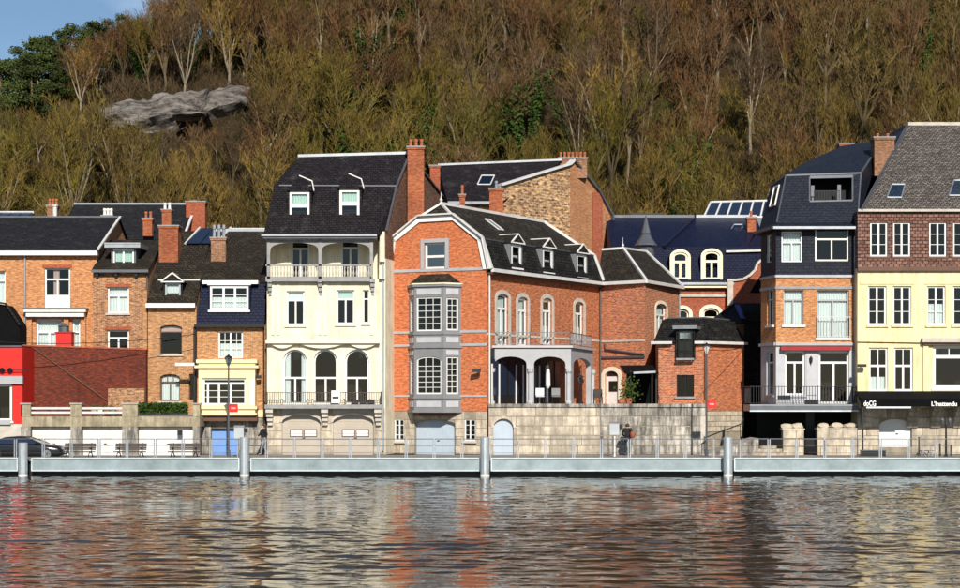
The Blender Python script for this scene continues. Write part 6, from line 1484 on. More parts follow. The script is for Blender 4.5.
    m = MB(); m.prism([Pt(880, 139, 108), Pt(905, 125, 112), Pt(905, 160, 112), Pt(884, 200, 104)], (.0, .2, 0)); m.build('roof_return', 'slate_bluegrey', h, ro)
    # stone blocks of the base in the light
    for (px0, px1, y0, seed) in ((783, 804, 430, 1), (817.5, 858, 429.5, 2)):
        pb = front(px0, px1, 98.4); g = root_at('stone_planter', (px0+px1)/2, 98.4, ['rounded pale stone planter wall under the balcony', 'long pale stone planter wall beside the dark doorway'][seed-1], 'planter')
        zt = Zp(y0, 98.4); MB().pbox(pb, .02, pb.len-.02, 0, zt-.03, -.02, -.7).build('core', 'mortar', g)
        ashlar(g, pb, 0, pb.len, 0, zt, 3, .9, [], 'stone_pale', d=-.10, th=.11, seed=seed+50)
        MB().pbox(pb, -.04, pb.len+.04, zt, zt+.09, .05, -.75).build('coping', 'stone_pale', g)
        for k in range(2 if seed == 1 else 3):
            p = pb.w(pb.len*(k+.5)/(2.0 if seed == 1 else 3.0), zt+.09, -.35); s = thing('pale_boulder', tuple(p), ['pale rounded boulder on the rounded stone planter', 'pale flat boulder on the long stone planter'][seed-1], 'boulder', ['boulders on the rounded planter', 'boulders on the long planter'][seed-1])
            bm = bmesh.new(); bmesh.ops.create_icosphere(bm, subdivisions=2, radius=.3); rr = random.Random(k+seed*9)
            for v in bm.verts: v.co = Vector((v.co.x*1.2, v.co.y*.8, max(v.co.z, -.1)*.75))*(1+.35*mnoise.noise(v.co*4+Vector((k*3, seed, 0))))
            me = bpy.data.meshes.new('rock_body'); bm.to_mesh(me); bm.free(); me.materials.append(MATS['stone_pale']); o = bpy.data.objects.new('rock_body', me); COL.objects.link(o); o.parent = s; o.location = (0, 0, .07)
slate_house()

# ---- cream house at the right -----------------------------------------------------------------------------------
def cream_house():
    Y = 99.6; pl = front(857.5, 1010, Y); h = root_at('cream_house', 920, Y, 'cream yellow house with a brown tile hung top storey and mossy slate roof')
    zz = lambda y: Zp(y, Y)
    for x in (870, 893, 929, 953, 980): win(h, pl, (x, 222, x+17.5, 256.5), cols=2, rows=3, fw=.10, curtain=None, sill='paint_brown', recess=.06)
    for x in (868, 893, 927, 953, 980): win(h, pl, (x, 286, x+18.5, 325), cols=2, rows=3, fw=.10, curtain='half' if x == 927 else None, sill='render_cream', recess=.12)
    for x in (869, 894): win(h, pl, (x, 347.5, x+19, 391), cols=2, transom=.42, tcols=2, rows=1, fw=.11, curtain='half' if x < 880 else None, sill='render_cream', recess=.12)
    win(h, pl, (933, 345.5, 966, 388.5), cols=1, transom=.26, tcols=2, fw=.17, sill='paint_white', recess=.1)
    win(h, pl, (975, 347, 995, 390), cols=2, transom=.4, fw=.11, recess=.1)
    door(h, pl, (879.5, 419, 912, 447), 'paint_white', arch=7, recess=.25, vert=2, horiz=0, name='cellar_door')
    z1, z2 = zz(268), zz(211)
    m = wall(MB(), pl, 0, pl.len, zz(408), z1); plan_walls(m, [(Xp(857.5, Y), Y), (Xp(857.5, Y)+.4, 111)], 0, z1); m.build('wall', 'render_cream', h)
    hollow_back(h, pl, 858, 1005, 214, 405, -3.0)
    wall(MB(), pl, 0, pl.len, 0, zz(408), d=-.03, depth=.3).build('base_wall', 'mortar', h)
    ashlar(h, pl, 0, pl.len, .02, zz(408.5), 5, 1.1, [x for x in pl.holes if x[2] < 1], 'stone_pale', d=-.10, th=.10, seed=61)
    m = wall(MB(), pl, 0, pl.len, z1, z2, d=.06, depth=.2); plan_walls(m, [(Xp(857.5, Y), Y), (Xp(857.5, Y)+.4, 111)], z1, z2); m.build('tile_hanging', 'tile_hung', h)
    MB().pbox(pl, -.02, pl.len, zz(271), zz(267), .2, -.02).build('drip_course', 'paint_brown', h)
    MB().pbox(pl, -.02, pl.len, zz(212), zz(209.5), .25, -.02).build('eaves_board', 'stone_trim', h)
    for (a, b) in ((860, 914), (924, 985)): MB().pbox(pl, pl.pt(a, 280)[0], pl.pt(b, 280)[0], zz(284), zz(282.2), .05, -.02).build('string_course', 'render_bay', h)
    # roof
    x0, x1 = Xp(861, Y), Xp(1010, Y); e0, e1 = Vector((Xp(861.5, Y-.2), Y-.2, z2)), Vector((x1, Y-.2, z2)); t0, t1 = Pt(908, 125, 107.2), Vector((x1, 107.2, Zp(125, 107.2)))
    r = MB(); r.slab([e0, e1, t1, t0], .12); r.slab([t0, t1, Vector((x1, 115, z2)), Vector((t0.x, 115, z2))], .12); r.poly([e0, t0, Vector((t0.x, 115, z2))]); ro = r.build('roof', 'slate_old', h)
    MB().bar(t0+Vector((0, 0, .06)), t1+Vector((0, 0, .06)), .2).build('ridge', 'stone_trim', h, ro)
    MB().bar(e0+Vector((0, -.05, .03)), t0+Vector((0, 0, .05)), .12).build('verge', 'zinc_dark', h, ro)
    n = (e1-e0).cross(t0-e0); o = Vector((0, 0, CH))
    def onR(px, py): d = Vector(((px-480)/F, 1, (HY-py)/F)); return o+d*((e0-o).dot(n)/d.dot(n))
    skylight(h, [onR(887, 198), onR(901.5, 198), onR(905, 185), onR(892, 185)], fmat='zinc'); skylight(h, [onR(949, 196), onR(966, 196), onR(968, 181), onR(954, 181)], fmat='zinc')
    chimney(h, 874.5, 894.5, 135.5, 176, 104.6, 'brick_chimney_brown', depth=1.0, pots=2, ph=.25)
    # shop front cornice
    u0, u1 = pl.pt(921, 340)[0], pl.len; MB().pbox(pl, u0, u1, zz(342.5), zz(338), .4, -.02).build('shop_cornice', 'stone_trim', h)
    MB().pbox(pl, u0+.1, u1, zz(345), zz(343), .25, -.02).build('shop_cornice', 'paint_brown', h)
    MB().pbox(pl, pl.pt(923, 340)[0], pl.pt(928, 340)[0], zz(398), zz(345.2), .12, -.02).build('shop_pilaster', 'render_bay', h)
    MB().pbox(pl, pl.pt(930, 340)[0], u1, zz(395), zz(391), .12, -.02).build('shop_sill', 'render_bay', h)
    MB().tube([pl.w(.0, zz(342), .06), pl.w(pl.pt(921, 340)[0], zz(343), .06)], .025, 5).build('cable', 'iron_dark', h)
    m = MB(); p = pl.w(pl.pt(861, 366)[0], zz(366), 0); m.bar(p, p+Vector((0, -.35, .05)), .05); m.box(p.x-.26, p.x+.2, p.y-.55, p.y-.3, p.z-.06, p.z+.1); m.build('floodlight', 'iron_dark', h)
    # stepped corbels
    for px in (867, 912, 935, 958):
        m = MB(); u = pl.pt(px, 420)[0]
        for k in range(4): m.pbox(pl, u-.28, u+.28, zz(427)+.30*k, zz(427)+.30*k+.28, .14+.22*k, -.05)
        m.build('corbel', 'stone_pale', h)
    return pl
PC = cream_house()
def awning():
    Y = 97.6; h = root_at('black_awning', 915, Y, 'black shop awning with white lettering along the foot of the cream house', 'awning')
    x0, x1 = Xp(861, Y), Xp(1010, Y); z1, z0 = Zp(398.5, Y), Zp(406.5, Y)
    MB().prism([(x0, Y, z1), (x1, Y, z1), (x1, 99.45, z1+.42), (x0, 99.45, z1+.42)], (0, 0, -.05)).build('canopy', 'canvas_black', h)
    MB().box(x0, x1, Y-.03, Y+.02, z0, z1-.01).build('valance', 'canvas_black', h)
    MB().box(x0+.3, Xp(911, Y), Y-.028, Y+.018, z0-.09, z0-.004).build('valance_edge', 'paper_white', h)
    for px in (863, 980):
        MB().box(Xp(px, Y)-.05, Xp(px, Y)+.05, Y+.05, Y+.15, 0, z0).build('post', 'paint_black', h)
    MB().bar((Xp(863, Y), Y+.1, z0), (Xp(863, Y), 99.4, z0+.9), .06).build('arm', 'paint_black', h)
    def text(s, px0, px1, py_mid, size):
        cu = bpy.data.curves.new('lettering', 'FONT'); cu.body = s; cu.size = size; cu.align_x = 'LEFT'; cu.align_y = 'CENTER'; cu.extrude = .004; cu.offset = .008
        t = bpy.data.objects.new('tmp', cu); COL.objects.link(t); dg = bpy.context.evaluated_depsgraph_get(); me = bpy.data.meshes.new_from_object(t.evaluated_get(dg)); COL.objects.unlink(t); bpy.data.objects.remove(t)
        w = max(v.co.x for v in me.vertices)-min(v.co.x for v in me.vertices); sx = (Xp(px1, Y)-Xp(px0, Y))/w
        for v in me.vertices: v.co.x *= sx
        o = bpy.data.objects.new('lettering', me); me.materials.append(MATS['paper_white']); COL.objects.link(o); o.parent = h; o.rotation_euler = (R(90), 0, 0)
        o.location = Vector((Xp(px0, Y), Y-.045, Zp(py_mid, Y)))-h.location; return o
    text('doCG', 863.5, 875.5, 403.6, .40); text("L'Inattendu", 931, 956.5, 404, .34)
awning()

# ---- red shop and left terrace ------------------------------------------------------------------------------------
def left_block():
    Y = 98.4; h = root_at('red_shop', 8, Y, 'bright red painted shop front beside the garage terrace', 'shop'); pl = front(-45, 22.5, Y); zz = lambda y: Zp(y, Y)
    win(h, pl, (-22, 384, 12, 421), cols=2, fw=.14, sill='paint_white', recess=.1); 
    m = wall(MB(), pl, 0, pl.len, zz(424), zz(346.5)); x0, x1 = Xp(-45, Y), Xp(22.5, Y); m.poly([(x1, Y, 0), (x1, 106, 0), (x1, 106, zz(346.5)), (x1, Y, zz(346.5))]); m.build('wall', 'paint_red', h)
    hollow_back(h, pl, -45, 22, 348, 424, -2)
    wall(MB(), pl, 0, pl.len, 0, zz(424), holes=[]).build('base_wall', 'stone_trim', h)
    MB().pbox(pl, 0, pl.len+.05, zz(384), zz(376), .18, -.02).build('fascia', 'paint_grey_light', h); MB().pbox(pl, 0, pl.pt(11, 400)[0], zz(424.5), zz(420), .15, -.02).build('shop_sill', 'paint_grey_light', h)
    MB().pbox(pl, 0, pl.len, zz(347), zz(345.5), .08, -2).build('flat_roof', 'zinc_dark', h)
    for k, px in enumerate((2, 10)): MB().lathe((Xp(px, Y-.15), Y-.15, zz(372)), [(.1, 0), (.16, .12), (.05, .25)], 8).build('shop_lamp', 'iron_dark', h)
    MB().tube([(Xp(-5, Y-.2), Y-.2, zz(371)), (Xp(27, Y-.2), Y-.2, zz(370))], .025, 5).build('rod', 'iron_dark', h)
    g = root_at('black_gable_shed', 6, 101.5, 'black gabled slate shed above the red shop', 'shed'); x0, x1 = Xp(-30, 101.5), Xp(19, 101.5)
    pts = [(x0, 101.5, Zp(346, 101.5)), (x1, 101.5, Zp(346, 101.5)), (Xp(19.5, 101.5), 101.5, Zp(325, 101.5)), (Xp(6, 101.5), 101.5, Zp(305, 101.5)), (x0, 101.5, Zp(300, 101.5))]
    MB().prism([(p[0], p[1], 0 if k < 2 else p[2]) for k, p in enumerate(pts)], (0, 1.6, 0)).build('wall', 'canvas_black', g)
    m = MB(); m.bar((pts[2][0]+.05, 101.4, pts[2][2]), (pts[3][0], 101.4, pts[3][2]+.08), .2, .1); m.bar((pts[3][0], 101.4, pts[3][2]+.08), (pts[4][0], 101.4, pts[4][2]+.08), .2, .1); m.build('verge', 'slate_black', g)
    # dark red garden wall
    Y = 101.0; h = root_at('red_brick_wall', 85, Y, 'long plain dark red brick garden wall above the garages', 'wall'); a, b, c, d = Pt(24, 346, Y), Pt(146, 350, Y), Xp(146, Y), Xp(24, Y)
    MB().prism([(d, Y, 0), (c, Y, 0), tuple(b), tuple(a)], (0, .4, 0)).build('wall', 'brick_darkred', h)
    MB().bar(a+Vector((-.05, .2, .04)), b+Vector((.05, .2, .04)), .5, .09).build('coping', 'brick_red', h)
    MB().bar(Pt(34, 348, Y-.06), Pt(108, 401, Y-.06), .06).build('diagonal_bar', 'paint_brown', h)  # thin dark bar running diagonally across the wall
    MB().box(Xp(110, Y), Xp(146, Y), Y-.5, Y-.01, 2.4, Zp(388.5, Y)).build('low_wall', 'brick_brown', h)
    g = root_at('red_chimney', 64, 101.6, 'bright red painted chimney with a grey cap above the garden wall', 'chimney'); MB().box(Xp(56, 101.5), Xp(71.5, 101.5), 101.45, 102.2, 3, Zp(333, 101.5)).build('stack', 'paint_red', g)
    MB().box(Xp(55, 101.5), Xp(72.5, 101.5), 101.4, 102.25, Zp(333, 101.5), Zp(331.8, 101.5)).build('ledge', 'paint_darkred', g); MB().lathe((Xp(63.5, 101.8), 101.8, Zp(332, 101.5)), [(.3, 0), (.3, .32), (.36, .34), (.05, .55)], 8).build('cowl', 'zinc_dark', g)
    # garage terrace
    Y = 98.5; h = root_at('garage_row', 110, Y, 'row of white garages under a mossy concrete terrace', 'garage'); zz = lambda y: Zp(y, Y); pl = front(20, 200, Y)
    cols_ = ((21.5, 31), (71, 82), (122.5, 138), (193, 200)); zb0, zb1 = zz(426.5), zz(416.5)
    for a, b in cols_:
        c = (a+b)/2
        MB().box(Xp(a, Y), Xp(b, Y), Y-.12, Y+.4, 0, zb0).build('pier', 'stone_grey', h)
        MB().box(Xp(a, Y), Xp(b, Y), Y-.10, Y+.4, zb1, zz(404.5)).build('parapet_pier', 'concrete_mossy', h); MB().box(Xp(a-.8, Y), Xp(b+.8, Y), Y-.16, Y+.45, zz(404.4), zz(402.8)).build('pier_cap', 'concrete', h)
    MB().box(Xp(20, Y), Xp(200, Y), Y-.08, 100.9, zb0+.005, zb1).build('terrace_beam', 'concrete_mossy', h)
    for a, b in ((31, 71), (82, 122.5), (138, 193)):
        door(h, pl, (a+.2, 427, b-.2, 459), 'wall_white_garage', recess=.25, vert=2 if a < 130 else 3, horiz=8, name='garage_door', hole=False, handle=True)
        if a < 130:
            for y in (408.2, 412.5): MB().box(Xp(a, Y)+.02, Xp(b, Y)-.02, Y, Y+.1, zz(y+1.1), zz(y-1.1)).build('rail', 'zinc_white', h)
    MB().box(Xp(20, Y), Xp(200, Y), Y+.35, Y+.5, 0, zb0).build('back_wall', 'interior_dark', h)
    MB().box(Xp(138, Y)+.02, Xp(193, Y)-.02, Y-.02, Y+.06, zz(417), zz(414.5)).build('rail', 'zinc_dark', h)
    MB().box(Xp(178, Y), Xp(183, Y), Y-.2, Y-.13, zz(435), zz(430)).build('meter_box', 'paint_black', h)
    # hedge planter on the terrace
    g = root_at('hedge', 162, 98.9, 'clipped green hedge in a trough on the garage terrace', 'hedge', 2.2); rr = random.Random(8); m = MB()
    for k in range(2600):
        p = Vector((Xp(139, 98.9)+rr.random()*(Xp(187, 98.9)-Xp(139, 98.9)), 98.7+rr.random()*.55, zz(416)+rr.random()**.8*(.66+.1*math.sin(rr.random()*9)))); leaf(m, p, rr.uniform(.05, .1), rr)
    m.build('foliage', 'ivy_leaf', g); MB().box(Xp(138.5, 98.9), Xp(187, 98.9), 98.75, 99.2, zz(417), zz(413)).build('trough', 'wood_dark', g)
    for k, px in enumerate((94, 101, 107, 113)):
        z = zb1+.001; t = thing('flower_pot', (Xp(px, 99.3), 99.3, z), ['pale flower pot behind the terrace rails', 'white flower pot behind the terrace rails', 'orange flower pot behind the terrace rails', 'grey flower pot behind the terrace rails'][k], 'flower pot')
        MB().lathe((Xp(px, 99.3), 99.3, z), [(.13, 0), (.2, .36), (.21, .38)], 8).build('pot', ['stone_pale', 'paint_white', 'terracotta', 'zinc'][k], t)
        m = MB(); 
        for q_ in range(40): leaf(m, Vector((Xp(px, 99.3), 99.3, z+.45))+rv(rr, .16), .07, rr)
        m.build('plant', 'ivy_leaf', t)
    # wall between garage row and bay house
    MB().box(Xp(193.2, 98.9), Xp(197.5, 98.9), 98.9, 101.5, 0, Zp(404, 98.9)).build('end_wall', 'stone_grey', h)
left_block()
# ------------------------------------------------------------------ waterside: road, pontoon, piles, railings
MB().box(-400, 400, 93.9, 97.55, -3, -.15).build('road', 'quay_paving', kind='structure')
def kerb():
    x = -45.0
    h = thing('kerb', (0, 97.55, -.15), 'pale stone kerb along the pavement', 'kerb')
    while x < 45: MB().box(x+.006, x+1.494, 97.45, 97.62, -.16, .005).build('kerb_stone', 'stone_trim', h); x += 1.5
kerb()
PILES = (23, 244.5, 485, 728, 970)
def waterside():
    Yp = 92.3
    for k, px in enumerate(PILES):
        x = Xp(px, Yp); top = Zp(442.5 if k == 0 else 437, Yp)
        o = thing('mooring_pile', (x, Yp, -2.5), 'grey steel mooring pile between two lengths of pontoon beam', 'pile', 'mooring piles along the pontoon')
        MB().lathe((x, Yp, -2.5), [(.24, 0), (.24, 1.75), (.245, 1.75), (.245, top+2.5-.03), (.21, top+2.5)], 14).build('tube', 'steel_galv', o, smooth=False)
        MB().lathe((x, Yp, WZ-.05), [(.247, 0), (.247, .16)], 14).build('waterline_band', 'paint_white_dirty', o)
    Y0 = 92.75; zt, zb = Zp(458.7, Y0), Zp(470, Y0)
    ends = [-60]+[p for p in PILES]+[1040]
    for k in range(len(PILES)+1):
        a = ends[k]+(6.5 if k else 0); b = ends[k+1]-(5.5 if k < len(PILES) else 0)
        if k == 1: a = 32
        x0, x1 = Xp(a, Y0), Xp(b, Y0)
        o = thing('pontoon_beam', ((x0+x1)/2, Y0, zb), 'long pale blue grey steel pontoon beam along the quay edge', 'pontoon', 'pontoon beams between the piles')
        MB().box(x0, x1, Y0, Y0+.28, zb, zt).build('web', 'steel_beam', o)
        MB().box(x0-.03, x1+.03, Y0-.07, Y0+.5, zt, zt+.055).build('top_flange', 'steel_edge', o); MB().box(x0-.03, x1+.03, Y0-.07, Y0+.4, zb-.06, zb).build('bottom_flange', 'steel_edge', o)
        for x in (x0, x1): MB().box(x-.035, x+.035, Y0-.06, Y0-.002, zb+.001, zt-.001).build('end_plate', 'steel_edge', o)
        n = max(1, round((x1-x0)/3.4))
        for q_ in range(1, n): x = x0+(x1-x0)*q_/n; MB().box(x-.01, x+.01, Y0-.012, Y0-.001, zb+.001, zt-.001).build('seam', 'zinc', o)
    MB().box(-60, 60, 93.28, 93.9, -2.5, -.32).build('pontoon_hull', 'paint_black').__setitem__('kind', 'structure')
    MB().box(-60, 60, 93.04, 93.95, -.14, -.10).build('pontoon_deck', 'steel_beam').__setitem__('kind', 'structure')
    # railing panels
    Yr = 93.5; proto_ = None; w = 27.4/F*Yr; zt = 1.02; zb = -.10
    k = 0; px = -40
    while px < 1000:
        skip = (196 < px < 209) or (470 < px < 480)
        x = Xp(px, Yr)
        if proto_ is None:
            o = thing('railing_panel', (x, Yr, zb), 'slim grey steel railing panel on the quay edge', 'railing', 'railing panels along the quay')
            for u in (.04, w-.04): MB().box(x+u-.028, x+u+.028, Yr-.028, Yr+.028, zb, zt-.02).build('post', 'zinc', o)
            MB().tube([(x+.02, Yr, zt), (x+w-.02, Yr, zt)], .026, 6).build('top_rail', 'iron_grey', o)
            for z in (.28, .64): MB().tube([(x+.06, Yr, z), (x+w-.06, Yr, z)], .010, 4).build('wire', 'iron_grey', o)
            proto_ = o
        elif not skip:
            c = copy_tree(proto_); c.location = (x, Yr, zb)
        px += 27.9
waterside()

# ------------------------------------------------------------------ benches
def benches():
    first = None
    labs = ['dark slatted bench beside the parked car', 'dark slatted bench before the second white garage', 'dark slatted bench before the third white garage']
    for k, (px, f) in enumerate(((79, 1), (130, 1), (184, 1))):
        Y = 95.2; x = Xp(px, Y)
        if first is None:
            o = thing('bench', (x, Y, -.15), labs[0], 'bench', 'benches along the railing')
            L = .85; z0 = -.15
            for j in range(4): MB().box(x-L, x+L, Y-.24+j*.125, Y-.24+j*.125+.10, z0+.43, z0+.47).build('seat_slat', 'wood_dark', o)
            for j in range(4): MB().prism([(x-L, Y+.27+.02*j, z0+.52+.095*j), (x+L, Y+.27+.02*j, z0+.52+.095*j), (x+L, Y+.285+.02*j, z0+.605+.095*j), (x-L, Y+.285+.02*j, z0+.605+.095*j)], (0, .03, 0)).build('back_slat', 'wood_dark', o)
            for sx in (-.62, .62):
                m = MB(); m.bar((x+sx-.12, Y-.24, z0), (x+sx, Y-.2, z0+.43), .045); m.bar((x+sx+.12, Y+.3, z0), (x+sx, Y+.22, z0+.43), .045); m.bar((x+sx, Y-.22, z0+.41), (x+sx, Y+.28, z0+.41), .05); m.bar((x+sx, Y+.26, z0+.42), (x+sx, Y+.35, z0+.92), .045); m.build('leg_frame', 'iron_dark', o)
                MB().bar((x+sx, Y-.22, z0+.62), (x+sx, Y+.3, z0+.64), .045).build('armrest', 'iron_dark', o)
            first = o
        else:
            c = copy_tree(first); c.location = (x, Y, -.15); c['label'] = labs[k]
benches()

# ------------------------------------------------------------------ parked car
def car():
    Y = 96.7; xr = Xp(66, Y); L = 4.45; x0 = xr-L; z0 = -.15; h = thing('parked_car', (x0+L/2, Y, z0), 'low black parked car in front of the first garage', 'car')
    W = .88
    # stations along x: (x, sill z, shoulder z, half width, roof z, roof half width)
    st = [(0, .35, .62, .66, None, 0), (.12, .22, .78, .80, None, 0), (.7, .18, .86, .86, None, 0), (1.05, .18, .88, .88, None, 0), (2.0, .18, .86, .88, None, 0), (3.05, .18, .84, .88, None, 0), (3.5, .18, .80, .87, None, 0), (4.15, .2, .70, .82, None, 0), (4.38, .28, .58, .74, None, 0), (4.45, .36, .5, .62, None, 0)]
    m = MB(); ring = []
    for (x, a, b, w, _, _) in st:
        pr = [(-w*.92, a), (-w, a+.12), (-w, (a+b)/2+.06), (-w*.97, b-.06), (-w*.88, b), (0, b+.035), (w*.88, b), (w*.97, b-.06), (w, (a+b)/2+.06), (w, a+.12), (w*.92, a)]
        ring.append(len(m.v)); m.v += [(x0+x, Y+p[0], z0+p[1]) for p in pr]
    n = 11
    for k in range(len(st)-1):
        for q_ in range(n-1): m.f.append((ring[k]+q_, ring[k+1]+q_, ring[k+1]+q_+1, ring[k]+q_+1))
        m.f.append((ring[k]+n-1, ring[k+1]+n-1, ring[k+1], ring[k]))
    m.f.append(tuple(ring[0]+q_ for q_ in range(n))); m.f.append(tuple(ring[-1]+q_ for q_ in reversed(range(n))))
    body = m.build('body', 'car_paint', h, smooth=True)
    # cabin
    prof = [(.35, .86), (1.25, 1.19), (1.75, 1.235), (2.35, 1.21), (3.35, .84)]
    def side(w0, w1, s): return [(x0+p[0], Y+s*(w0+(w1-w0)*min(1, (p[1]-.84)/.38)), z0+p[1]) for p in prof]
    m = MB(); a, b = side(.80, .60, -1), side(.80, .60, 1)
    for k in range(4): m.poly([a[k], a[k+1], b[k+1], b[k]]) if k in (1, 2) else None
    rf = m.build('roof', 'car_paint', h)
    MB().poly([a[3], a[4], b[4], b[3]]).build('windscreen', 'solar', h); MB().poly([a[0], a[1], b[1], b[0]]).build('rear_window', 'solar', h)
    for s, nm in ((a, -1), (b, 1)):
        MB().poly(s).build('side_window', 'solar', h)
        m = MB()
        for k in (0, 1, 2, 3): m.bar(s[k], s[k+1], .06, .05)
        mid = Vector(s[2]); m.bar(mid, (mid.x+.02, Y+nm*.81, z0+.85), .06); m.build('pillar', 'car_paint', h)
    for wx in (.82, 3.62):
        for s in (-1, 1):
            c = Vector((x0+wx, Y+s*.80, z0+.31))
            t = MB().tube([c+Vector((0, -.1, 0)), c+Vector((0, .1, 0))], .31, 18).build('wheel', 'rubber', h)
            m = MB().tube([c+Vector((0, -.105, 0)), c+Vector((0, .105, 0))], .21, 12); m.build('rim', 'chrome', h, t)
            m = MB()
            for q_ in range(5): an = q_*1.2566; m.bar(c+Vector((0, s*.108, 0)), c+Vector((math.cos(an)*.2, s*.108, math.sin(an)*.2)), .05, .012)
            m.build('spoke', 'rubber', h, t)
    for s in (-1, 1):
        MB().box(x0+4.22, x0+4.41, Y+s*.52-.12, Y+s*.52+.12, z0+.52, z0+.62).build('headlight', 'chrome', h); MB().box(x0+.02, x0+.12, Y+s*.5-.14, Y+s*.5+.14, z0+.6, z0+.72).build('tail_light', 'paint_darkred', h)
        MB().box(x0+2.95, x0+3.1, Y+s*.9-.07, Y+s*.9+.07, z0+.86, z0+.97).build('mirror', 'car_paint', h); MB().box(x0+2.0, x0+2.2, Y+s*.885-.01, Y+s*.885+.01, z0+.72, z0+.75).build('door_handle', 'chrome', h)
    MB().box(x0+4.43, x0+4.47, Y-.26, Y+.26, z0+.36, z0+.47).build('number_plate', 'paper_white', h)
car()

# ------------------------------------------------------------------ people
def skin(name, verts, edges, rad, mat, root, parent=None, sub=2):
    me = bpy.data.meshes.new(name); me.from_pydata([tuple(v) for v in verts], edges, []); o = bpy.data.objects.new(name, me); COL.objects.link(o)
    md = o.modifiers.new('s', 'SKIN'); md.use_smooth_shade = True
    for v, r in zip(me.skin_vertices[0].data, rad): v.radius = (r, r) if not isinstance(r, tuple) else r
    me.skin_vertices[0].data[0].use_root = True
    o.modifiers.new('d', 'SUBSURF').levels = sub
    dg = bpy.context.evaluated_depsgraph_get(); nm = bpy.data.meshes.new_from_object(o.evaluated_get(dg)); bpy.data.objects.remove(o)
    nm.materials.clear(); nm.materials.append(MATS[mat]); o = bpy.data.objects.new(name, nm); COL.objects.link(o); o.parent = parent or root; return o
def person(px, Y, z, H, rot, pose, label, top, legs, hairm, hood=False):
    h = thing('person', (Xp(px, Y), Y, z), label, 'person'); h.rotation_euler = (0, 0, rot); s = H/1.75
    V = lambda *a: Vector(a)*s
    st = pose['stride']; arm = pose['arms']
    # joints, facing -Y: pelvis, chest, neck, head; x to the figure's left
    J = {'pel': V(0, 0, .95), 'wai': V(0, 0, 1.1), 'che': V(0, -.01, 1.34), 'nek': V(0, -.01, 1.5), 'hed': V(0, -.03, 1.60), 'top': V(0, -.03, 1.68)}
    for sg, nm in ((1, 'l'), (-1, 'r')):
        f = st*sg
        J['hip'+nm] = V(.10*sg, 0, .90); J['kne'+nm] = V(.11*sg, -.20*f-.03, .50); J['ank'+nm] = V(.11*sg, -.42*f+.03, .09); J['toe'+nm] = V(.13*sg, -.42*f-.14, .035)
        J['sho'+nm] = V(.19*sg, 0, 1.43); e, w = arm[0 if sg > 0 else 1]
        J['elb'+nm] = V(e[0]*sg, e[1], e[2]); J['wri'+nm] = V(w[0]*sg, w[1], w[2])
    names = list(J); vs_ = [J[k] for k in names]; rad = {'pel': .13, 'wai': .12, 'che': .15, 'nek': .055, 'hed': .098, 'top': .075, 'hip': .085, 'kne': .055, 'ank': .038, 'toe': .032, 'sho': .06, 'elb': .042, 'wri': .028}
    rr = [rad.get(k, rad.get(k[:3]))*s for k in names]
    ed = [('pel', 'wai'), ('wai', 'che'), ('che', 'nek'), ('nek', 'hed'), ('hed', 'top')]
    for nm in 'lr': ed += [('pel', 'hip'+nm), ('hip'+nm, 'kne'+nm), ('kne'+nm, 'ank'+nm), ('ank'+nm, 'toe'+nm), ('che', 'sho'+nm), ('sho'+nm, 'elb'+nm), ('elb'+nm, 'wri'+nm)]
    ei = [(names.index(a), names.index(b)) for a, b in ed]
    # hands: palm and five fingers each
    for sg, nm in ((1, 'l'), (-1, 'r')):
        w = J['wri'+nm]; d = (w-J['elb'+nm]).normalized(); side = d.cross(Vector((1, 0, 0))).normalized(); pal = w+d*.06*s
        wi = names.index('wri'+nm); vs_.append(pal); rr.append(.03*s); pi = len(vs_)-1; ei.append((wi, pi))
        for q_ in range(4):
            b0 = pal+side*(q_-1.5)*.019*s+d*.03*s; b1 = b0+d*(.035+.006*(1-abs(q_-1.3)))*s; b2 = b1+(d*.7-Vector((sg, 0, 0))*.5)*.03*s
            vs_ += [b0, b1, b2]; rr += [.010*s, .009*s, .007*s]; k = len(vs_); ei += [(pi, k-3), (k-3, k-2), (k-2, k-1)]
        b0 = pal-side*.035*s-d*.01*s; b1 = b0-side*.015*s+d*.035*s; vs_ += [b0, b1]; rr += [.011*s, .009*s]; k = len(vs_); ei += [(pi, k-2), (k-2, k-1)]
    body = skin('body', vs_, ei, rr, 'skin', h)
    def sub(nm, keys, edges, extra, mat):
        ks = list(keys); return skin(nm, [J[k] for k in ks], [(ks.index(a), ks.index(b)) for a, b in edges], [extra.get(k, extra.get(k[:3], .05))*s for k in ks], mat, h)
    coat = sub('coat', ['che', 'wai', 'pel', 'nek', 'shol', 'elbl', 'wril', 'shor', 'elbr', 'wrir'], [('che', 'wai'), ('wai', 'pel'), ('che', 'nek'), ('che', 'shol'), ('shol', 'elbl'), ('elbl', 'wril'), ('che', 'shor'), ('shor', 'elbr'), ('elbr', 'wrir')], {'che': .185, 'wai': .165, 'pel': .175, 'nek': .078, 'sho': .088, 'elb': .066, 'wri': .05}, top)
    trou = sub('trousers', ['pel', 'hipl', 'knel', 'ankl', 'hipr', 'kner', 'ankr'], [('pel', 'hipl'), ('hipl', 'knel'), ('knel', 'ankl'), ('pel', 'hipr'), ('hipr', 'kner'), ('kner', 'ankr')], {'pel': .15, 'hip': .108, 'kne': .078, 'ank': .058}, legs)
    for nm in 'lr':
        skin('shoe', [J['ank'+nm]+V(0, .03, -.03), J['ank'+nm]+V(0, -.02, -.045), J['toe'+nm]], [(0, 1), (1, 2)], [.05*s, .05*s, .042*s], 'cloth_black' if legs != 'cloth_black' else 'cloth_white', h, sub=1)
    hd = J['hed']
    bm = bmesh.new(); bmesh.ops.create_uvsphere(bm, u_segments=14, v_segments=9, radius=.118*s)
    for v in list(bm.verts):
        if not hood and v.co.y < -.03*s and v.co.z < .05*s: bm.verts.remove(v)
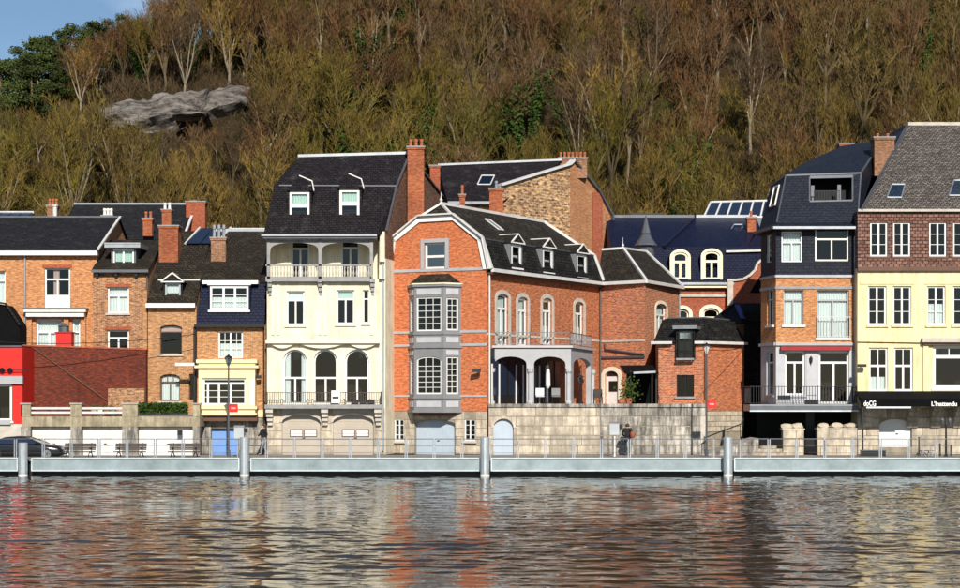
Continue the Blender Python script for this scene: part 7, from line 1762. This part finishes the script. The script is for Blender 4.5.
    me = bpy.data.meshes.new('hair'); bm.to_mesh(me); bm.free(); me.materials.append(MATS[hairm]); o = bpy.data.objects.new('hair', me); COL.objects.link(o); o.parent = h; o.location = hd+V(0, .012, .03)
    for nm, pts, r, mt in (('nose', [hd+V(0, -.10, .02), hd+V(0, -.122, -.01)], .013, 'skin'), ('mouth', [hd+V(-.022, -.096, -.045), hd+V(.022, -.096, -.045)], .006, 'paint_darkred')):
        MB().tube(pts, r*s, 6).build(nm, mt, None, h)
    for sx in (-1, 1):
        MB().lathe(hd+V(.035*sx, -.094, .02), [(.004, -.008*s), (.011, 0), (.004, .008*s)], 6).build('eye', 'paint_black', None, h); MB().lathe(hd+V(.1*sx, 0, -.01), [(.008, -.03*s), (.02, 0), (.01, .03*s)], 6).build('ear', 'skin', None, h)
    return h, J
walk = {'stride': .55, 'arms': (((.24, .12, 1.18), (.22, .02, .98)), ((.24, -.10, 1.18), (.20, -.26, 1.06)))}
stand = {'stride': .06, 'arms': (((.27, .03, 1.17), (.20, -.16, 1.05)), ((.27, .03, 1.17), (.20, -.16, 1.08)))}
person(263.5, 98.6, 0, 1.74, R(-60), walk, 'person in black jacket and grey trousers walking past the bay house', 'cloth_black', 'paint_grey', 'hair_brown')
ph, PJ = person(627.5, 98.0, 0, 1.80, R(170), stand, 'person in black coat standing with a rust brown shoulder bag before the ashlar wall', 'cloth_black', 'cloth_navy', 'hair_brown')
def bag():
    c = Vector((Xp(632.5, 97.8), 97.72, .98)); h = thing('shoulder_bag', tuple(c), 'rust brown shoulder bag carried by the person in black coat', 'bag')
    MB().lathe((c.x, c.y, c.z), [(.07, 0), (.13, .05), (.145, .2), (.12, .34), (.06, .38)], 10).build('pouch', 'cloth_rust', h, smooth=True)
    MB().tube([(c.x-.1, c.y, c.z+.4), (c.x-.16, c.y+.1, c.z+.52), (c.x-.05, c.y+.15, c.z+.45)], .025, 6).build('strap', 'cloth_black', h)
bag()

# ------------------------------------------------------------------ lamps, signs, boxes, cables
def street_lamp(px, Y, ptop, label, sign, sy, cam=False, z=-.15):
    x = Xp(px, Y); zt = Zp(ptop, Y); h = thing('street_lamp', (x, Y, z), label, 'street lamp')
    MB().lathe((x, Y, z), [(.10, 0), (.10, .5), (.06, .55), (.045, zt-z-.1)], 8).build('pole', 'iron_grey', h)
    m = MB(); m.lathe((x, Y, zt-.1), [(.05, 0), (.07, .05), (.19, .42), (.2, .44)], 4); hd = m.build('lantern', 'glass_sky' if not cam else 'paint_white', h)
    MB().lathe((x, Y, zt+.34), [(.24, 0), (.2, .05), (.05, .14), (.01, .2)], 6).build('lantern_cap', 'iron_dark', h)
    m = MB(); 
    for a in range(4): an = a*math.pi/2; m.bar((x+.055*math.cos(an), Y+.055*math.sin(an), zt-.1), (x+.2*math.cos(an), Y+.2*math.sin(an), zt+.34), .025)
    m.build('lantern_frame', 'iron_dark', h)
    zs = Zp(sy, Y); MB().box(x+.04, x+.52, Y-.07, Y-.045, zs-.23, zs+.23).build('sign_plate', 'paint_red', h)
    MB().box(x+.15, x+.41, Y-.075, Y-.0705, zs-.05, zs+.04).build('sign_mark', 'sign_mark', h)
    m = MB(); m.bar((x, Y-.05, zs+.15), (x+.1, Y-.05, zs+.15), .04); m.build('sign_bracket', 'iron_grey', h)
    return h
street_lamp(228.5, 95.4, 364, 'slim street lamp with a red plate in front of the blue door', True, 408)
street_lamp(706.5, 96.4, 352, 'slim street lamp with a red plate before the small brick house', True, 404, True)
def lanterns():
    h = root_at('lantern_post', 580, 99.9, 'small black lantern post standing on the terrace beside the gallery', 'lantern', TZ); x, Y = Xp(580.5, 99.9), 99.9
    MB().lathe((x, Y, TZ), [(.12, 0), (.08, .1), (.035, .2), (.03, 1.15), (.06, 1.2)], 8).build('post', 'iron_dark', h); MB().lathe((x, Y, TZ+1.2), [(.07, 0), (.15, .3), (.16, .32)], 6).build('lantern', 'glass_sky', h); MB().lathe((x, Y, TZ+1.52), [(.18, 0), (.05, .16), (.01, .26)], 6).build('cap', 'iron_dark', h)
    h = root_at('lantern_post', 946, 96.3, 'short black twin lantern post before the shop awning', 'lantern', -.15); x, Y = Xp(946, 96.3), 96.3
    MB().lathe((x, Y, -.15), [(.16, 0), (.12, .15), (.06, .3), (.05, 1.9)], 8).build('post', 'iron_dark', h); MB().bar((x-.22, Y, 1.72), (x+.22, Y, 1.72), .05).build('arm', 'iron_dark', h)
    for s in (-.2, .2): MB().lathe((x+s, Y, 1.75), [(.05, 0), (.11, .2), (.12, .25), (.03, .38)], 6).build('lantern', 'zinc_dark', h)
    for k, (px, Y, y0, lb) in enumerate(((240, 95.6, 427, 'grey control box on a post behind the mooring pile by the blue door'), (615, 96.0, 423.5, 'grey control box on a white post beside the person in black coat'))):
        x = Xp(px, Y); zt = Zp(y0, Y); h = thing('control_box', (x, Y, -.15), lb, 'control box')
        MB().box(x-.3, x+.22, Y-.14, Y+.14, zt-.62, zt).build('cabinet', 'box_grey', h); MB().prism([(x-.32, Y-.17, zt), (x+.24, Y-.17, zt), (x+.24, Y+.17, zt+.06), (x-.32, Y+.17, zt+.06)], (0, 0, .03)).build('lid', 'zinc', h)
        m = MB(); m.tube([(x-.02, Y, -.15), (x-.02, Y, zt-.62)], .05, 6); m.box(x-.18, x+.14, Y-.1, Y+.1, -.15, -.1); m.build('post', 'paint_white' if k else 'zinc_dark', h)
        MB().box(x+.23, x+.42, Y-.1, Y+.1, zt-.3, zt-.05).build('lamp_head', 'paint_black', h); MB().bar((x+.2, Y, zt-.5), (x+.33, Y, zt-.3), .04).build('bracket', 'iron_dark', h)
    def cable(pts, r, lb, sag=.5):
        out = []
        for a, b in zip(pts, pts[1:]):
            for k in range(12): t = k/12; p = Vector(a).lerp(Vector(b), t); p.z -= sag*4*t*(1-t); out.append(p)
        out.append(Vector(pts[-1])); o = MB().tube(out, r, 4).build('overhead_cable', 'rubber'); tag(o, lb, 'cable')
    cable([Pt(-30, 340, 98.3), Pt(196, 334, 100.2)], .02, 'black overhead cable from the red shop to the bay house', .35)
    cable([Pt(658, 349, 104.0), Pt(706.5, 349.5, 96.4), Pt(744, 347, 106.0)], .018, 'thin overhead cable through the lamp by the small brick house', .12)
lanterns()

def right_bits():
    # ramp and rounded steps by the alley
    h = root_at('stone_ramp', 722, 100, 'pale stone ramp with a black handrail rising beside the small brick house', 'ramp')
    x0, x1 = Xp(703, 99), Xp(752, 101)
    MB().prism([(x0, 98.6, 0), (x1, 98.6, 0), (x1, 98.6, .95)], (0, 3.2, 0)).build('slope', 'concrete', h)
    for k in range(7):
        a = x0+(x1-x0)*k/7; b = x0+(x1-x0)*(k+1)/7
        MB().prism([(a+.01, 98.5, -.0), (b-.01, 98.5, -.0), (b-.01, 98.5, .95*(k+1)/7), (a+.01, 98.5, .95*k/7+.01)], (0, .14, 0)).build('stone', 'stone_grey', h)
    p, q_ = Pt(704, 438, 98.7), Pt(741, 424, 99.5); MB().bar(p, q_, .06).build('handrail', 'iron_dark', h); MB().bar(q_, q_+Vector((.15, 0, .3)), .06).build('handrail', 'iron_dark', h)
    for t in (.02, .5, .98): a = p.lerp(q_, t); MB().bar((a.x, a.y, a.z-.9), tuple(a), .04).build('post', 'iron_dark', h)
    h = root_at('rounded_steps', 768, 98.3, 'low rounded pale stone steps in the dark alley mouth', 'steps'); c = Vector((Xp(768, 98.8), 98.8, 0))
    for k, (r, z) in enumerate(((1.15, .18), (.85, .36), (.5, .54))):
        pts = [(c.x+r*math.cos(math.pi+math.pi*j/12), c.y+r*.8*math.sin(math.pi+math.pi*j/12), z-.17) for j in range(13)]; MB().prism(pts, (0, 0, .165)).build('step', 'stone_pale', h)
    # planters, bollards and seats by the awning
    Y = 96.8; x0, x1 = Xp(861, Y), Xp(885, Y); h = root_at('black_planter', 873, Y, 'long black box planter at the foot of the awning post', 'planter', -.15)
    MB().box(x0, x1, Y-.2, Y+.25, -.15, .3).build('box', 'paint_black', h); MB().box(x0-.02, x1+.02, Y-.22, Y+.27, .3, .34).build('rim', 'zinc_dark', h)
    for k, (px, yt) in enumerate(((919, 437), (940, 443.5), (951, 445), (824, 440))):
        Yb = 97.0; x = Xp(px, Yb); zt = Zp(yt, Yb); h = thing('bollard', (x, Yb, -.15), ['tall brown iron bollard beside the white cellar door', 'short brown iron bollard just beside the lantern post', 'stubby brown bollard past the lantern post', 'thin dark bollard before the long stone planter'][k], 'bollard')
        MB().lathe((x, Yb, -.15), [(.07, 0), (.05, .1), (.05, zt+.1), (.065, zt+.12), (.02, zt+.17)], 8).build('post', 'iron_brown', h); MB().lathe((x, Yb, -.15+.3), [(.062, 0), (.062, .06)], 8).build('ring', 'zinc', h)
    # cafe chairs folded
    for k, px in enumerate((923, 930)):
        Yc = 96.9; x = Xp(px, Yc); h = thing('folding_chair', (x, Yc, -.15), ['grey folding chair leaning by the tall iron bollard', 'grey folding chair standing nearest the short iron bollard'][k], 'chair')
        for sy in (-.2, .2):
            MB().bar((x-.22, Yc+sy, -.15), (x+.2, Yc+sy, .68), .03).build('leg', 'zinc', h); MB().bar((x+.22, Yc+sy, -.15), (x-.1, Yc+sy, .35), .03).build('leg', 'zinc', h)
        MB().box(x-.2, x+.18, Yc-.2, Yc+.2, .28, .31).build('seat', 'iron_dark', h); MB().bar((x+.2, Yc-.22, .62), (x+.2, Yc+.22, .62), .09, .03).build('backrest', 'iron_dark', h)
    h = root_at('house_plant', 628, 101, 'bushy potted plant by the white arched terrace door', 'plant', TZ); rr = random.Random(77); c = Vector((Xp(629, 101.5), 101.5, TZ)); m = MB()
    for k in range(260): leaf(m, c+Vector((0, 0, .8))+Vector((rr.gauss(0, .28), rr.gauss(0, .2), rr.gauss(0, .33))), rr.uniform(.05, .11), rr)
    m.build('foliage', 'ivy_leaf', h); MB().lathe(tuple(c), [(.14, -.08), (.22, .3), (.23, .34)], 8).build('pot', 'terracotta', h)
    h = root_at('orange_pot', 621, 100.5, 'orange glazed pot on the terrace by the arched door', 'pot', TZ); c = Vector((Xp(621.5, 100.5), 100.5, TZ-.08)); MB().lathe(tuple(c), [(.12, 0), (.22, .15), (.2, .32), (.14, .38)], 10).build('vessel', 'terracotta', h); m = MB()
    for k in range(30): leaf(m, c+Vector((0, 0, .46))+rv(rr, .12), .06, rr)
    m.build('plant', 'ivy_leaf', h)
    h = root_at('terrace_chair', 597, 100.6, 'dark wicker terrace chair between the lantern post and arched door', 'chair', TZ); x, Y = Xp(598, 100.6), 100.6
    MB().box(x-.26, x+.26, Y-.26, Y+.24, TZ+.34, TZ+.42).build('seat', 'wood_dark', h); MB().box(x-.26, x+.26, Y+.2, Y+.26, TZ+.42, TZ+.85).build('backrest', 'wood_dark', h)
    for sx in (-.23, .23):
        MB().box(x+sx-.03, x+sx+.03, Y-.26, Y+.2, TZ+.58, TZ+.62).build('armrest', 'wood_dark', h)
        for sy in (-.23, .22): MB().box(x+sx-.02, x+sx+.02, Y+sy-.02, Y+sy+.02, TZ-.1, TZ+.35).build('leg', 'iron_dark', h)
right_bits()
